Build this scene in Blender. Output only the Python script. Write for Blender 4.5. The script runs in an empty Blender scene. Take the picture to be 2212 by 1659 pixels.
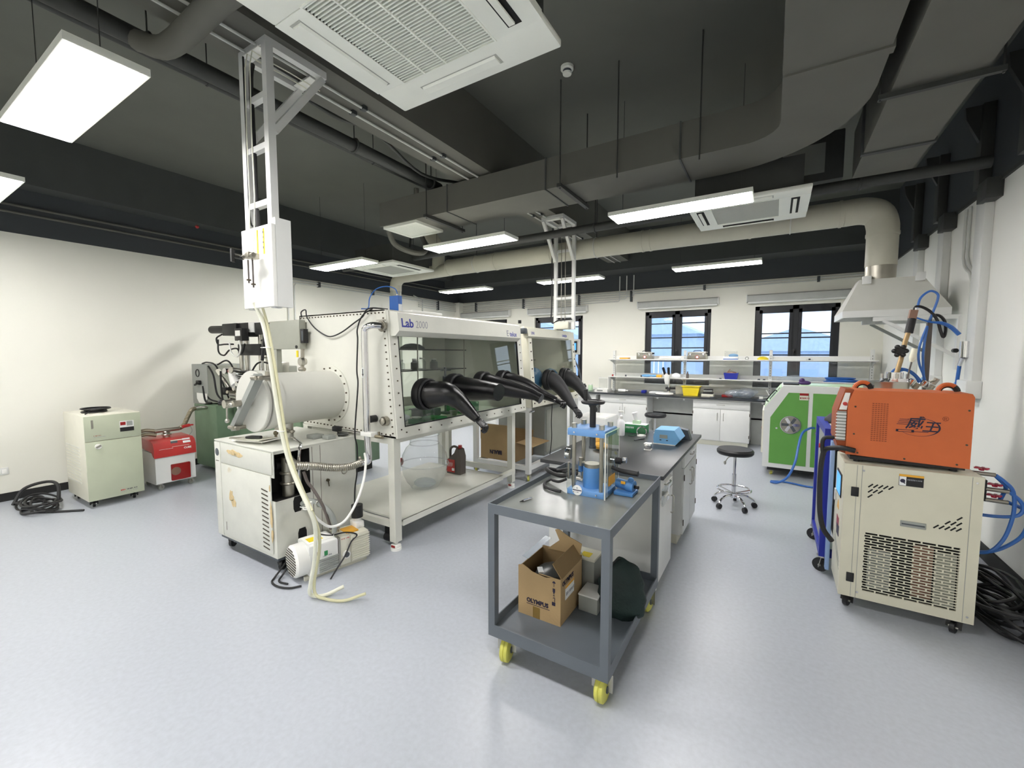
import bpy, bmesh, math, random
from math import pi, sin, cos, radians as R
from mathutils import Vector, Matrix
rnd = random.Random(7)
scn = bpy.context.scene
COL = scn.collection

# ---------------------------------------------------------------- camera
cam_d = bpy.data.cameras.new('camera'); cam = bpy.data.objects.new('camera', cam_d); COL.objects.link(cam)
cam_d.sensor_fit = 'HORIZONTAL'; cam_d.sensor_width = 36.0; cam_d.lens = 918.73 / 2212 * 36.0
cam_d.clip_start = 0.02; cam_d.clip_end = 200
cam.location = (0, 0, 1.65); cam.rotation_euler = (R(90 - 4.05), 0, R(31.608))
scn.camera = cam

# ---------------------------------------------------------------- view + sky
vs = scn.view_settings; vs.view_transform = 'Standard'; vs.look = 'None'; vs.gamma = 1.0; vs.use_curve_mapping = False
vs.exposure = 0.0
PANEL = 45.0          # ceiling panel emission
w = bpy.data.worlds.new('world'); scn.world = w; w.use_nodes = True
nt = w.node_tree; nt.nodes.clear()
tc = nt.nodes.new('ShaderNodeTexCoord'); ns = nt.nodes.new('ShaderNodeTexNoise'); ns.inputs['Scale'].default_value = 2.2
ns.inputs['Detail'].default_value = 4
cr = nt.nodes.new('ShaderNodeValToRGB'); cr.color_ramp.elements[0].position = .35; cr.color_ramp.elements[1].position = .7
cr.color_ramp.elements[0].color = (.58, .76, 1, 1); cr.color_ramp.elements[1].color = (.95, .97, 1, 1)
bg = nt.nodes.new('ShaderNodeBackground'); bg.inputs[1].default_value = 2.5
wo = nt.nodes.new('ShaderNodeOutputWorld')
nt.links.new(tc.outputs['Generated'], ns.inputs['Vector']); nt.links.new(ns.outputs['Fac'], cr.inputs[0])
nt.links.new(cr.outputs[0], bg.inputs[0]); nt.links.new(bg.outputs[0], wo.inputs[0])

# ---------------------------------------------------------------- materials
def lin(c):
    c = c / 255.0
    return c / 12.92 if c <= .04045 else ((c + .055) / 1.055) ** 2.4
def rgb(r, g, b): return (lin(r), lin(g), lin(b), 1)
M = {}
def mat(key, col, rough=.5, metal=0., var=.06, scale=6., bump=0., spec=.5, emit=0., coat=0., stain=None):
    m = bpy.data.materials.new(key); m.use_nodes = True; t = m.node_tree; b = t.nodes['Principled BSDF']
    c = rgb(*col)
    b.inputs['Roughness'].default_value = rough; b.inputs['Metallic'].default_value = metal
    b.inputs['Specular IOR Level'].default_value = spec; b.inputs['Coat Weight'].default_value = coat
    tc = t.nodes.new('ShaderNodeTexCoord'); n = t.nodes.new('ShaderNodeTexNoise'); n.inputs['Scale'].default_value = scale
    n.inputs['Detail'].default_value = 5
    t.links.new(tc.outputs['Object'], n.inputs['Vector'])
    r = t.nodes.new('ShaderNodeValToRGB'); r.color_ramp.elements[0].position = .3; r.color_ramp.elements[1].position = .7
    r.color_ramp.elements[0].color = tuple(max(0, x * (1 - var)) for x in c[:3]) + (1,)
    r.color_ramp.elements[1].color = tuple(min(1, x * (1 + var)) for x in c[:3]) + (1,)
    t.links.new(n.outputs['Fac'], r.inputs[0]); out = r.outputs[0]
    if stain:
        n2 = t.nodes.new('ShaderNodeTexNoise'); n2.inputs['Scale'].default_value = stain[1]; n2.inputs['Detail'].default_value = 8
        t.links.new(tc.outputs['Object'], n2.inputs['Vector'])
        r2 = t.nodes.new('ShaderNodeValToRGB'); r2.color_ramp.elements[0].position = stain[2]; r2.color_ramp.elements[1].position = stain[2] + .04
        t.links.new(n2.outputs['Fac'], r2.inputs[0])
        mx = t.nodes.new('ShaderNodeMix'); mx.data_type = 'RGBA'; mx.inputs[7].default_value = rgb(*stain[0])
        t.links.new(r2.outputs[0], mx.inputs[0]); t.links.new(out, mx.inputs[6]); out = mx.outputs[2]
    t.links.new(out, b.inputs['Base Color'])
    if bump:
        bp = t.nodes.new('ShaderNodeBump'); bp.inputs['Strength'].default_value = bump; bp.inputs['Distance'].default_value = .01
        n3 = t.nodes.new('ShaderNodeTexNoise'); n3.inputs['Scale'].default_value = scale * 12
        t.links.new(tc.outputs['Object'], n3.inputs['Vector']); t.links.new(n3.outputs['Fac'], bp.inputs['Height'])
        t.links.new(bp.outputs[0], b.inputs['Normal'])
    if emit:
        b.inputs['Emission Color'].default_value = c; b.inputs['Emission Strength'].default_value = emit
    M[key] = m; return m
def glass(key, tint=(1, 1, 1), ior=1.45, rough=.0, body=0., bodycol=(200, 210, 210)):
    m = bpy.data.materials.new(key); m.use_nodes = True; t = m.node_tree; t.nodes.clear()
    o = t.nodes.new('ShaderNodeOutputMaterial'); tr = t.nodes.new('ShaderNodeBsdfTransparent'); tr.inputs[0].default_value = tint + (1,)
    g = t.nodes.new('ShaderNodeBsdfGlossy'); g.inputs['Roughness'].default_value = rough
    lw = t.nodes.new('ShaderNodeLayerWeight'); pw = t.nodes.new('ShaderNodeMath'); pw.operation = 'POWER'; pw.inputs[1].default_value = 5
    f = t.nodes.new('ShaderNodeMath'); f.operation = 'MULTIPLY_ADD'; r0 = ((ior - 1) / (ior + 1)) ** 2; f.inputs[1].default_value = 1 - r0; f.inputs[2].default_value = r0
    t.links.new(lw.outputs['Facing'], pw.inputs[0]); t.links.new(pw.outputs[0], f.inputs[0])
    mx = t.nodes.new('ShaderNodeMixShader'); t.links.new(f.outputs[0], mx.inputs[0]); t.links.new(g.outputs[0], mx.inputs[2])
    base = tr.outputs[0]
    if body:
        d = t.nodes.new('ShaderNodeBsdfDiffuse'); d.inputs[0].default_value = rgb(*bodycol)
        n = t.nodes.new('ShaderNodeTexNoise'); n.inputs['Scale'].default_value = 9; n.inputs['Detail'].default_value = 6
        tc = t.nodes.new('ShaderNodeTexCoord'); t.links.new(tc.outputs['Object'], n.inputs['Vector'])
        mm = t.nodes.new('ShaderNodeMath'); mm.operation = 'MULTIPLY'; mm.inputs[1].default_value = body * 2
        t.links.new(n.outputs['Fac'], mm.inputs[0])
        m2 = t.nodes.new('ShaderNodeMixShader'); t.links.new(mm.outputs[0], m2.inputs[0]); t.links.new(tr.outputs[0], m2.inputs[1]); t.links.new(d.outputs[0], m2.inputs[2])
        base = m2.outputs[0]
    t.links.new(base, mx.inputs[1]); t.links.new(mx.outputs[0], o.inputs[0]); M[key] = m; return m

mat('cream', (220, 220, 210), .42, var=.03, bump=.05)
mat('cream_worn', (214, 215, 206), .45, var=.05, stain=((190, 172, 132), 2.6, .66), bump=.06)
mat('white', (228, 229, 226), .4, var=.02)
mat('bright', (245, 245, 240), .45, var=.02)
mat('offwhite', (226, 224, 208), .4, var=.03)
mat('beige', (215, 212, 192), .42, var=.03, bump=.03)
mat('sage', (186, 192, 168), .45, var=.03)
mat('greenmetal', (108, 132, 106), .5, var=.08)
mat('greymetal', (152, 156, 151), .5, var=.06)
mat('boxgrey', (160, 162, 150), .45, var=.04)
mat('green', (100, 162, 74), .5, var=.04, bump=.08)
mat('mint', (196, 226, 190), .4, var=.03)
mat('orange', (206, 104, 52), .5, var=.04, bump=.08)
mat('orangedark', (150, 70, 26), .5)
mat('blue', (76, 130, 190), .45, var=.05)
mat('blueplate', (104, 150, 204), .4, var=.04)
mat('navy', (24, 40, 150), .45, var=.06)
mat('paleblue', (150, 178, 220), .35)
mat('skyblue', (120, 178, 225), .35)
mat('ctrlblue', (28, 92, 172), .5)
mat('cable_blue', (52, 106, 184), .35)
mat('black', (24, 24, 26), .45, var=.1)
mat('blackmatte', (30, 30, 30), .75, var=.1)
mat('gloveblack', (16, 16, 18), .26, var=.15, scale=14, bump=.15)
mat('rubber', (34, 34, 36), .55)
mat('darkgrey', (78, 84, 90), .45, var=.05)
mat('cartgrey', (96, 103, 110), .42, var=.05, bump=.04)
mat('carttop', (122, 126, 122), .2, var=.12, scale=3, bump=.03)
mat('steel', (190, 188, 180), .28, 1., var=.08)
mat('brushed', (170, 166, 155), .38, 1., var=.12)
mat('chrome', (225, 225, 228), .1, 1., var=.02)
mat('brass', (150, 142, 122), .45, .8, var=.1)
mat('copper', (148, 116, 100), .45, .5)
mat('bolt', (80, 72, 58), .4, .6)
mat('red', (190, 48, 46), .35, coat=.3)
mat('darkred', (150, 24, 24), .3)
mat('redtap', (170, 30, 60), .4)
mat('yellow', (238, 214, 36), .4)
mat('ywheel', (206, 204, 96), .5, var=.08)
mat('amber', (230, 170, 50), .45)
mat('cardboard', (172, 146, 106), .8, var=.06, bump=.1)
mat('cardboard_old', (140, 116, 80), .8, var=.08, bump=.1)
mat('tape', (128, 104, 52), .3)
mat('paper', (238, 240, 240), .7)
mat('ink', (40, 36, 60), .6)
mat('inkblue', (44, 52, 150), .5)
mat('inkgrey', (150, 152, 160), .5)
mat('blacktop', (44, 46, 48), .33, var=.08, bump=.02)
mat('epoxy', (38, 42, 48), .28, var=.06)
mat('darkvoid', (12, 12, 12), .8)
mat('ceilpaint', (98, 100, 93), .85, var=.05, scale=2)
mat('ductpaint', (98, 98, 91), .8, var=.05, scale=3)
mat('ductside', (70, 73, 72), .8, var=.05, scale=3)
mat('pipedark', (58, 60, 58), .6, var=.1)
mat('roundduct', (196, 194, 178), .5, var=.05, scale=4)
mat('hood', (206, 206, 198), .45, var=.03)
mat('acwhite', (242, 244, 234), .5, var=.02)
mat('acgrille', (176, 178, 170), .6, var=.05)
mat('conduit', (205, 207, 202), .45)
mat('clamp', (70, 74, 76), .5, .4)
mat('frameblack', (30, 32, 38), .4)
mat('blindgrey', (178, 180, 176), .6)
mat('bag', (215, 222, 228), .3, var=.12, scale=14)
mat('darkbag', (18, 38, 36), .7, var=.3, scale=7, bump=.3)
mat('greyplastic', (92, 84, 80), .45)
mat('irisblue', (70, 110, 190), .5)
mat('purple', (70, 40, 100), .6)
mat('greentop', (50, 140, 84), .5)
mat('tissue', (250, 250, 252), .8)
mat('hosewhite', (236, 236, 218), .35)
mat('hoseclear', (215, 212, 175), .2)
mat('screenblue', (80, 170, 235), .3, emit=.7)
mat('hdbuilding', (168, 188, 212), .9)
mat('outside', (180, 195, 200), .9)
mat('bluefabric', (60, 110, 150), .5)
mat('smoked', (60, 62, 60), .3)
glass('glass', (.93, .95, .93), 1.6)
mat('airlock', (206, 206, 198), .4, var=.02)
mat('peel', (206, 184, 140), .7, var=.15, scale=30)
mat('torchbrass', (178, 152, 112), .4, .6)
glass('winglass', (.97, .98, 1.0), 1.4)
glass('acrylic', (.95, .97, .96), 1.42, body=.02)
glass('clearplastic', (.93, .94, .94), 1.35, .03, body=.09, bodycol=(232, 234, 234))
glass('rackpane', (.985, .99, .99), 1.3, .02, body=.05, bodycol=(235, 238, 238))
glass('bagclear', (.9, .93, .95), 1.35, .12, body=.16, bodycol=(225, 230, 238))
mat('lamp', (255, 252, 250), .5, var=0, emit=PANEL)

def wallmat(key, top, bottom, zc):
    m = mat(key, bottom, .6, var=.015, scale=1.2); t = m.node_tree; b = t.nodes['Principled BSDF']
    src = b.inputs['Base Color'].links[0].from_socket
    tc = t.nodes.new('ShaderNodeTexCoord'); sp = t.nodes.new('ShaderNodeSeparateXYZ'); g = t.nodes.new('ShaderNodeMath')
    g.operation = 'GREATER_THAN'; g.inputs[1].default_value = zc
    t.links.new(tc.outputs['Object'], sp.inputs[0]); t.links.new(sp.outputs[2], g.inputs[0])
    mx = t.nodes.new('ShaderNodeMix'); mx.data_type = 'RGBA'; mx.inputs[7].default_value = rgb(*top)
    t.links.new(g.outputs[0], mx.inputs[0]); t.links.new(src, mx.inputs[6]); t.links.new(mx.outputs[2], b.inputs['Base Color'])
    return m
wallmat('wallpaint', (62, 66, 70), (236, 235, 224), 3.0)
wallmat('wallpaint_r', (62, 66, 70), (238, 238, 232), 3.04)
m = mat('floorvinyl', (180, 185, 193), .32, var=.05, scale=40, bump=.03)
# ---------------------------------------------------------------- geometry helpers
def catmull(pts, k=6):
    if len(pts) < 3 or k < 2: return [Vector(p) for p in pts]
    P = [Vector(p) for p in pts]; P = [2 * P[0] - P[1]] + P + [2 * P[-1] - P[-2]]; o = []
    for i in range(1, len(P) - 2):
        a, b, c, d = P[i - 1:i + 3]
        for j in range(k):
            t = j / k
            o.append(.5 * ((2 * b) + (c - a) * t + (2 * a - 5 * b + 4 * c - d) * t * t + (3 * b - a - 3 * c + d) * t ** 3))
    o.append(P[-2]); return o
def interp(vals, n):
    if not isinstance(vals, (list, tuple)): return [vals] * n
    o = []
    for i in range(n):
        f = i / max(1, n - 1) * (len(vals) - 1); a = min(int(f), len(vals) - 2); o.append(vals[a] + (vals[a + 1] - vals[a]) * (f - a))
    return o
class MB:
    def __init__(s): s.bm = bmesh.new()
    def box(s, x0, x1, y0, y1, z0, z1, b=0, rz=0, c=None):
        r = bmesh.ops.create_cube(s.bm, size=1); vs = r['verts']
        cx, cy, cz = (x0 + x1) / 2, (y0 + y1) / 2, (z0 + z1) / 2
        for v in vs: v.co = Vector((v.co.x * abs(x1 - x0), v.co.y * abs(y1 - y0), v.co.z * abs(z1 - z0)))
        if rz: bmesh.ops.rotate(s.bm, verts=vs, cent=(0, 0, 0), matrix=Matrix.Rotation(rz, 3, 'Z'))
        for v in vs: v.co += Vector((cx, cy, cz))
        if b:
            es = list({e for v in vs for e in v.link_edges})
            bmesh.ops.bevel(s.bm, geom=es, offset=b, segments=2, affect='EDGES', profile=.5)
        return s
    def bar(s, p0, p1, wd, ht=None, up=(0, 0, 1)):
        p0, p1 = Vector(p0), Vector(p1); ht = ht or wd; d = (p1 - p0).normalized(); u = Vector(up)
        if abs(d.dot(u)) > .98: u = Vector((1, 0, 0))
        r = d.cross(u).normalized() * wd / 2; u = r.normalized().cross(d).normalized() * ht / 2
        vs = [s.bm.verts.new(p + a * r + b * u) for p in (p0, p1) for a, b in ((-1, -1), (1, -1), (1, 1), (-1, 1))]
        for f in ((0, 3, 2, 1), (4, 5, 6, 7), (0, 1, 5, 4), (1, 2, 6, 5), (2, 3, 7, 6), (3, 0, 4, 7)): s.bm.faces.new([vs[i] for i in f])
        return s
    def tube(s, pts, r, n=8, k=6, flat=1., caps=True):
        P = catmull(pts, k); rr = interp(r, len(P)); rings = []; prev = None
        for i, p in enumerate(P):
            d = (P[min(i + 1, len(P) - 1)] - P[max(i - 1, 0)]).normalized()
            if prev is None:
                a = Vector((0, 0, 1)) if abs(d.z) < .9 else Vector((1, 0, 0)); u = d.cross(a).normalized()
            else:
                u = prev - d * prev.dot(d)
                u = u.normalized() if u.length > 1e-6 else d.orthogonal().normalized()
            prev = u; v = d.cross(u)
            rings.append([s.bm.verts.new(p + (u * cos(2 * pi * j / n) + v * sin(2 * pi * j / n) * flat) * rr[i]) for j in range(n)])
        for a, b in zip(rings, rings[1:]):
            for j in range(n): s.bm.faces.new((a[j], a[(j + 1) % n], b[(j + 1) % n], b[j]))
        if caps: s.bm.faces.new(rings[0][::-1]); s.bm.faces.new(rings[-1])
        return s
    def cyl(s, p0, p1, r, n=16, r2=None): return s.tube([p0, p1], [r, r if r2 is None else r2], n, 1)
    def lathe(s, prof, c=(0, 0, 0), n=24, ax='z', caps=True):
        rings = []
        for r, h in prof:
            ring = []
            for j in range(n):
                a = 2 * pi * j / n; p = {'z': (r * cos(a), r * sin(a), h), 'y': (r * cos(a), h, r * sin(a)), 'x': (h, r * cos(a), r * sin(a))}[ax]
                ring.append(s.bm.verts.new(Vector(p) + Vector(c)))
            rings.append(ring)
        for a, b in zip(rings, rings[1:]):
            for j in range(n): s.bm.faces.new((a[j], a[(j + 1) % n], b[(j + 1) % n], b[j]))
        if caps: s.bm.faces.new(rings[0][::-1]); s.bm.faces.new(rings[-1])
        return s
    def prism(s, poly, ax, a0, a1):
        def P(u, v, w): return {'x': (w, u, v), 'y': (u, w, v), 'z': (u, v, w)}[ax]
        A = [s.bm.verts.new(P(u, v, a0)) for u, v in poly]; B = [s.bm.verts.new(P(u, v, a1)) for u, v in poly]; n = len(poly)
        s.bm.faces.new(A[::-1]); s.bm.faces.new(B)
        for i in range(n): s.bm.faces.new((A[i], A[(i + 1) % n], B[(i + 1) % n], B[i]))
        return s
    def ball(s, c, r, n=12, sc=(1, 1, 1)):
        q = bmesh.ops.create_uvsphere(s.bm, u_segments=n, v_segments=max(6, n // 2), radius=r)
        for v in q['verts']: v.co = Vector((v.co.x * sc[0], v.co.y * sc[1], v.co.z * sc[2])) + Vector(c)
        return s
    def torus(s, c, R_, r, ax='z', n=24, m=8, a0=0, a1=2 * pi):
        pts = []
        full = abs(a1 - a0 - 2 * pi) < 1e-3
        for i in range(n + (0 if full else 1)):
            a = a0 + (a1 - a0) * i / n; u, v = R_ * cos(a), R_ * sin(a)
            pts.append(Vector({'z': (u, v, 0), 'y': (u, 0, v), 'x': (0, u, v)}[ax]) + Vector(c))
        if not full: return s.tube(pts, r, m, 1)
        N = {'z': Vector((0, 0, 1)), 'y': Vector((0, 1, 0)), 'x': Vector((1, 0, 0))}[ax]; rings = []
        for p in pts:
            d = (p - Vector(c)).normalized()
            rings.append([s.bm.verts.new(p + (d * cos(2 * pi * j / m) + N * sin(2 * pi * j / m)) * r) for j in range(m)])
        for i in range(n):
            a, b = rings[i], rings[(i + 1) % n]
            for j in range(m): s.bm.faces.new((a[j], a[(j + 1) % m], b[(j + 1) % m], b[j]))
        return s
    def mesh(s, name, mt, o=(0, 0, 0), ang=.6):
        o = Vector(o)
        for v in s.bm.verts: v.co -= o
        bmesh.ops.recalc_face_normals(s.bm, faces=s.bm.faces)
        me = bpy.data.meshes.new(name); s.bm.to_mesh(me); s.bm.free()
        for p in me.polygons: p.use_smooth = True
        me.set_sharp_from_angle(angle=ang)
        for k in ([mt] if isinstance(mt, str) else mt): me.materials.append(M[k])
        return me
def B_(*a, **k): return MB().box(*a, **k)

class T:
    """a thing: Empty at its base; parts get world coordinates minus the base"""
    def __init__(s, name, label, cat, o, group=None, rz=0, kind=None):
        s.e = bpy.data.objects.new(name, None); COL.objects.link(s.e); s.o = Vector(o); s.e.location = s.o; s.e.rotation_euler = (0, 0, rz)
        s.e.empty_display_size = .05; s.loc = rz != 0
        if label: s.e['label'] = label
        if cat: s.e['category'] = cat
        if group: s.e['group'] = group
        if kind: s.e['kind'] = kind
    def p(s, name, mb, mt, par=None, label=None, kind=None):
        me = mb.mesh(name, mt, (0, 0, 0) if s.loc else s.o)
        ob = bpy.data.objects.new(name, me); COL.objects.link(ob); ob.parent = par or s.e
        if label: ob['label'] = label
        if kind: ob['kind'] = kind
        return ob
    def txt(s, body, size, at, x, up, mt, par=None, name='lettering', d=.0008, bold=0, shear=0, align='LEFT', sx=1.):
        ob = txtobj(body, size, at if s.loc else Vector(at) - s.o, x, up, mt, name, d, bold, shear, align, sx); ob.parent = par or s.e; return ob
def _scrib(self, at, x, up, n, h, mt, w=None, name='small_print'):
    X = Vector(x).normalized(); U = Vector(up).normalized(); N = X.cross(U); rg = random.Random(n * 7 + int(h * 1e4)); mb = MB(); p = Vector(at); w = w or h * .7
    for k in range(n):
        c = p + X * (w * .4) + U * h / 2
        if rg.random() > .12: mb.bar(c - U * h * rg.uniform(.35, .5), c + U * h * rg.uniform(.35, .5), w * rg.uniform(.3, .8), .0006, N)
        p += X * w
    return self.p(name, mb, mt)
T.scrib = _scrib
def txtobj(body, size, at, x, up, mt, name='lettering', d=.0008, bold=0, shear=0, align='LEFT', sx=1.):
    cu = bpy.data.curves.new(name, 'FONT'); cu.body = body; cu.size = size; cu.extrude = d; cu.offset = bold; cu.shear = shear; cu.align_x = align; cu.resolution_u = 2
    tmp = bpy.data.objects.new('tmp', cu); COL.objects.link(tmp); bpy.context.view_layer.update()
    me = bpy.data.meshes.new_from_object(tmp.evaluated_get(bpy.context.evaluated_depsgraph_get())); bpy.data.objects.remove(tmp); bpy.data.curves.remove(cu)
    X = Vector(x).normalized(); U = Vector(up).normalized(); N = X.cross(U)
    mx = Matrix(((X.x * sx, U.x, N.x), (X.y * sx, U.y, N.y), (X.z * sx, U.z, N.z)))
    for v in me.vertices: v.co = mx @ v.co + Vector(at)
    me.materials.clear(); me.materials.append(M[mt]); me.name = name
    ob = bpy.data.objects.new(name, me); COL.objects.link(ob); return ob
def one(name, label, cat, mb, mt, o, group=None, kind=None):
    ob = bpy.data.objects.new(name, mb.mesh(name, mt, o)); COL.objects.link(ob); ob.location = o
    if label: ob['label'] = label
    if cat: ob['category'] = cat
    if group: ob['group'] = group
    if kind: ob['kind'] = kind
    return ob
def struct(name, mb, mt, label=None):
    ob = bpy.data.objects.new(name, mb.mesh(name, mt)); COL.objects.link(ob); ob['kind'] = 'structure'
    if label: ob['label'] = label
    return ob
def sub(name, mb, mt, par, label=None, kind=None):
    """part of a structure object standing at the origin"""
    ob = bpy.data.objects.new(name, mb.mesh(name, mt)); COL.objects.link(ob); ob.parent = par
    if label: ob['label'] = label
    if kind: ob['kind'] = kind
    return ob
def copy_tree(o, par=None):
    c = o.copy(); COL.objects.link(c)
    if par: c.parent = par
    for ch in list(o.children): copy_tree(ch, c)
    return c
def caster(t, x, y, zt, r=.03, wm='rubber', yaw=0., w=.022, fork='steel'):
    c, s_ = cos(yaw), sin(yaw)
    def q(a, b, z): return (x + a * c - b * s_, y + a * s_ + b * c, z)
    mb = MB().cyl((x, y, zt - .012), (x, y, zt), r * .8, 12)
    mb.bar(q(-w * .9, .0, zt - .012), q(-w * .9, r * .3, r * .8), .004, r * .9, (c, s_, 0)).bar(q(w * .9, 0, zt - .012), q(w * .9, r * .3, r * .8), .004, r * .9, (c, s_, 0))
    f = t.p('caster', mb, fork)
    t.p('wheel', MB().tube([q(-w / 2, r * .3, r), q(w / 2, r * .3, r)], r, 20, 1), wm, f)
    t.p('axle', MB().tube([q(-w, r * .3, r), q(w, r * .3, r)], r * .2, 8, 1), 'steel', f)
# ================================================================ ROOM
X0, X1, Y0, Y1, ZC = -7.3, 1.5, -3.6, 9.1, 4.1
struct('floor', B_(X0 - .2, X1 + .2, Y0 - .2, Y1 + .2, -.12, 0), 'floorvinyl', 'pale blue-grey vinyl floor')
struct('ceiling', B_(X0 - .2, X1 + .2, Y0 - .2, Y1 + .2, ZC, ZC + .15), 'ceilpaint', 'dark painted slab ceiling')
struct('wall_left', B_(X0 - .2, X0, Y0 - .2, Y1 + .25, 0, ZC), 'wallpaint')
struct('wall_right', B_(X1, X1 + .2, Y0 - .2, Y1 + .25, 0, ZC), 'wallpaint_r')
struct('wall_front', B_(X0, X1, Y0 - .2, Y0, 0, ZC), 'wallpaint')
WIN = [(-7.05, -5.75), (-4.96, -3.72), (-2.33, -1.07), (-.33, .93)]
ZB, ZT = 1.02, 2.52
mb = MB(); e = X0
for a, b in WIN:
    mb.box(e, a, Y1, Y1 + .25, ZB, ZT); e = b
mb.box(e, X1, Y1, Y1 + .25, ZB, ZT)
mb.box(X0, X1, Y1, Y1 + .25, 0, ZB).box(X0, X1, Y1, Y1 + .25, ZT, ZC)
struct('wall_back', mb, 'wallpaint')
struct('baseboard_left', B_(X0, X0 + .015, Y0, Y1, 0, .09), 'blackmatte', 'dark skirting along the left wall')
struct('baseboard_right', B_(X1 - .015, X1, Y0, Y1, 0, .12), 'blackmatte')
struct('baseboard_back', B_(X0, X1, Y1 - .015, Y1, 0, .09), 'blackmatte')
# beams and corner column
struct('trim_1', B_(-2.96, -2.54, Y0, Y1, 3.5, ZC), 'ductpaint', 'dark concrete ceiling beam running away above the glove boxes')
struct('trim_2', B_(X0, X1, 8.55, Y1, 3.35, ZC), 'ductside', 'dark ceiling beam over the window wall')
struct('trim_3', B_(X0, X0 + .16, Y1 - .16, Y1, 0, 3.0), 'wallpaint', 'white boxed column in the far left corner')
struct('trim_4', B_(X0, X0 + .28, Y0, 8.55, 3.5, ZC), 'ductside', 'dark ceiling beam along the left wall')
struct('trim_5', B_(X1 - .02, X1, Y0, Y1, 3.03, 3.06), 'pipedark', 'thin dark trim strip high on the right wall')
# windows
BARS = {0: (2.27, 1.98, 1.77), 1: (2.27, 1.98, 1.77), 2: (2.27, 1.98, 1.77, 1.5), 3: (2.02, 1.94, 1.63)}
for i, (a, b) in enumerate(WIN):
    o = bpy.data.objects.new('window_%d' % (i + 1), None); COL.objects.link(o); o['kind'] = 'structure'
    y = Y1 + .06; m_ = (a + b) / 2
    fr = MB().box(a, b, y, y + .08, ZT - .07, ZT).box(a, b, y, y + .08, ZB, ZB + .06).box(a, a + .07, y, y + .08, ZB, ZT).box(b - .07, b, y, y + .08, ZB, ZT).box(m_ - .045, m_ + .045, y, y + .08, ZB, ZT)
    fo = sub('window_frame', fr, 'frameblack', o)
    for s0, s1 in ((a + .07, m_ - .045), (m_ + .045, b - .07)):
        f2 = MB().box(s0, s1, y - .02, y + .03, ZT - .13, ZT - .07).box(s0, s1, y - .02, y + .03, ZB + .06, ZB + .13).box(s0, s0 + .05, y - .02, y + .03, ZB + .06, ZT - .07).box(s1 - .05, s1, y - .02, y + .03, ZB + .06, ZT - .07)
        so = sub('sash', f2, 'frameblack', o)
        for zb in BARS[i]: sub('glazing_bar', B_(s0 + .05, s1 - .05, y - .005, y + .02, zb - .011, zb + .011), 'frameblack', so)
        sub('pane', B_(s0 + .05, s1 - .05, y + .004, y + .010, ZB + .13, ZT - .13), 'winglass', so)
    sub('latch', MB().box(m_ - .02, m_ + .02, y - .035, y - .02, 1.62, 1.74, .003).bar((m_, y - .035, 1.7), (m_, y - .07, 1.66), .015), 'black', o)
    sub('window_sill', B_(a, b, Y1 + .0, Y1 + .06, ZB - .0, ZB + .012), 'white', o)
    wz = ['behind the large glove box', 'behind the far hanging ladder rack', 'with bars in front of the microscope', 'beside the extractor hood']
    bl = T('roller_blind', ['grey rolled-up blind box over the window nearest the left corner', 'grey rolled-up blind box over the window behind the far hanging ladder', 'grey rolled-up blind box over the window behind the microscope', 'grey rolled-up blind box over the window by the extractor hood'][i], 'blind', (m_, Y1 - .06, 2.62), 'roller blinds above the windows')
    bl.p('cassette', MB().prism([(Y1, 2.6), (Y1 - .1, 2.6), (Y1 - .12, 2.64), (Y1 - .12, 2.71), (Y1 - .08, 2.73), (Y1, 2.73)], 'x', a - .13, b + .12), 'blindgrey')
    bl.p('bottom_rail', B_(a - .12, b + .11, Y1 - .105, Y1 - .045, 2.57, 2.6, .006), 'white')
    bl.p('end_cap', B_(b + .12, b + .135, Y1 - .122, Y1, 2.59, 2.735, .004), 'white'); bl.p('end_cap', B_(a - .145, a - .13, Y1 - .122, Y1, 2.59, 2.735, .004), 'white')
# outside
one('ground', 'pale ground outside the windows', 'ground', B_(-40, 40, 9.6, 80, -3.2, -3.1), 'outside', (0, 40, -3.2), kind='structure')
def shed(x, y, wd, dp, h, rh, label):
    t = T('building', label, 'building', (x, y, -3.1))
    t.p('wall', B_(x - wd / 2, x + wd / 2, y, y + dp, -3.1, -3.1 + h), 'hdbuilding')
    t.p('roof', MB().prism([(x - wd / 2 - .3, -3.1 + h), (x + wd / 2 + .3, -3.1 + h), (x, -3.1 + h + rh)], 'y', y - .3, y + dp), 'hdbuilding')
    n = int(wd / 1.6)
    for k in range(n): t.p('window', B_(x - wd / 2 + .5 + k * 1.6, x - wd / 2 + 1.3 + k * 1.6, y - .05, y, -3.1 + h * .45, -3.1 + h * .8), 'paleblue')
shed(1.0, 28, 7, 8, 4.9, 1.3, 'pale gabled building seen through the window by the extractor hood')
shed(-6.5, 24, 6, 8, 5.8, 1.5, 'pale house seen through the window behind the microscope')
shed(-14.5, 27, 8, 8, 5.6, 1.6, 'pale house seen through the window behind the glove boxes')
fe = T('fence', 'white railing fence outside the windows', 'fence', (-5, 20, -3.1))
fe.p('rail', MB().box(-6.5, -4.1, 20, 20.05, 1.35, 1.42).box(-6.5, -4.1, 20, 20.05, -.3, -.22), 'bright')
fe.p('picket', (lambda q: [q.box(-6.5 + k * .2, -6.46 + k * .2, 20.0, 20.03, -3.1, 1.5) for k in range(12)] and q)(MB()), 'bright', kind='stuff')

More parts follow.
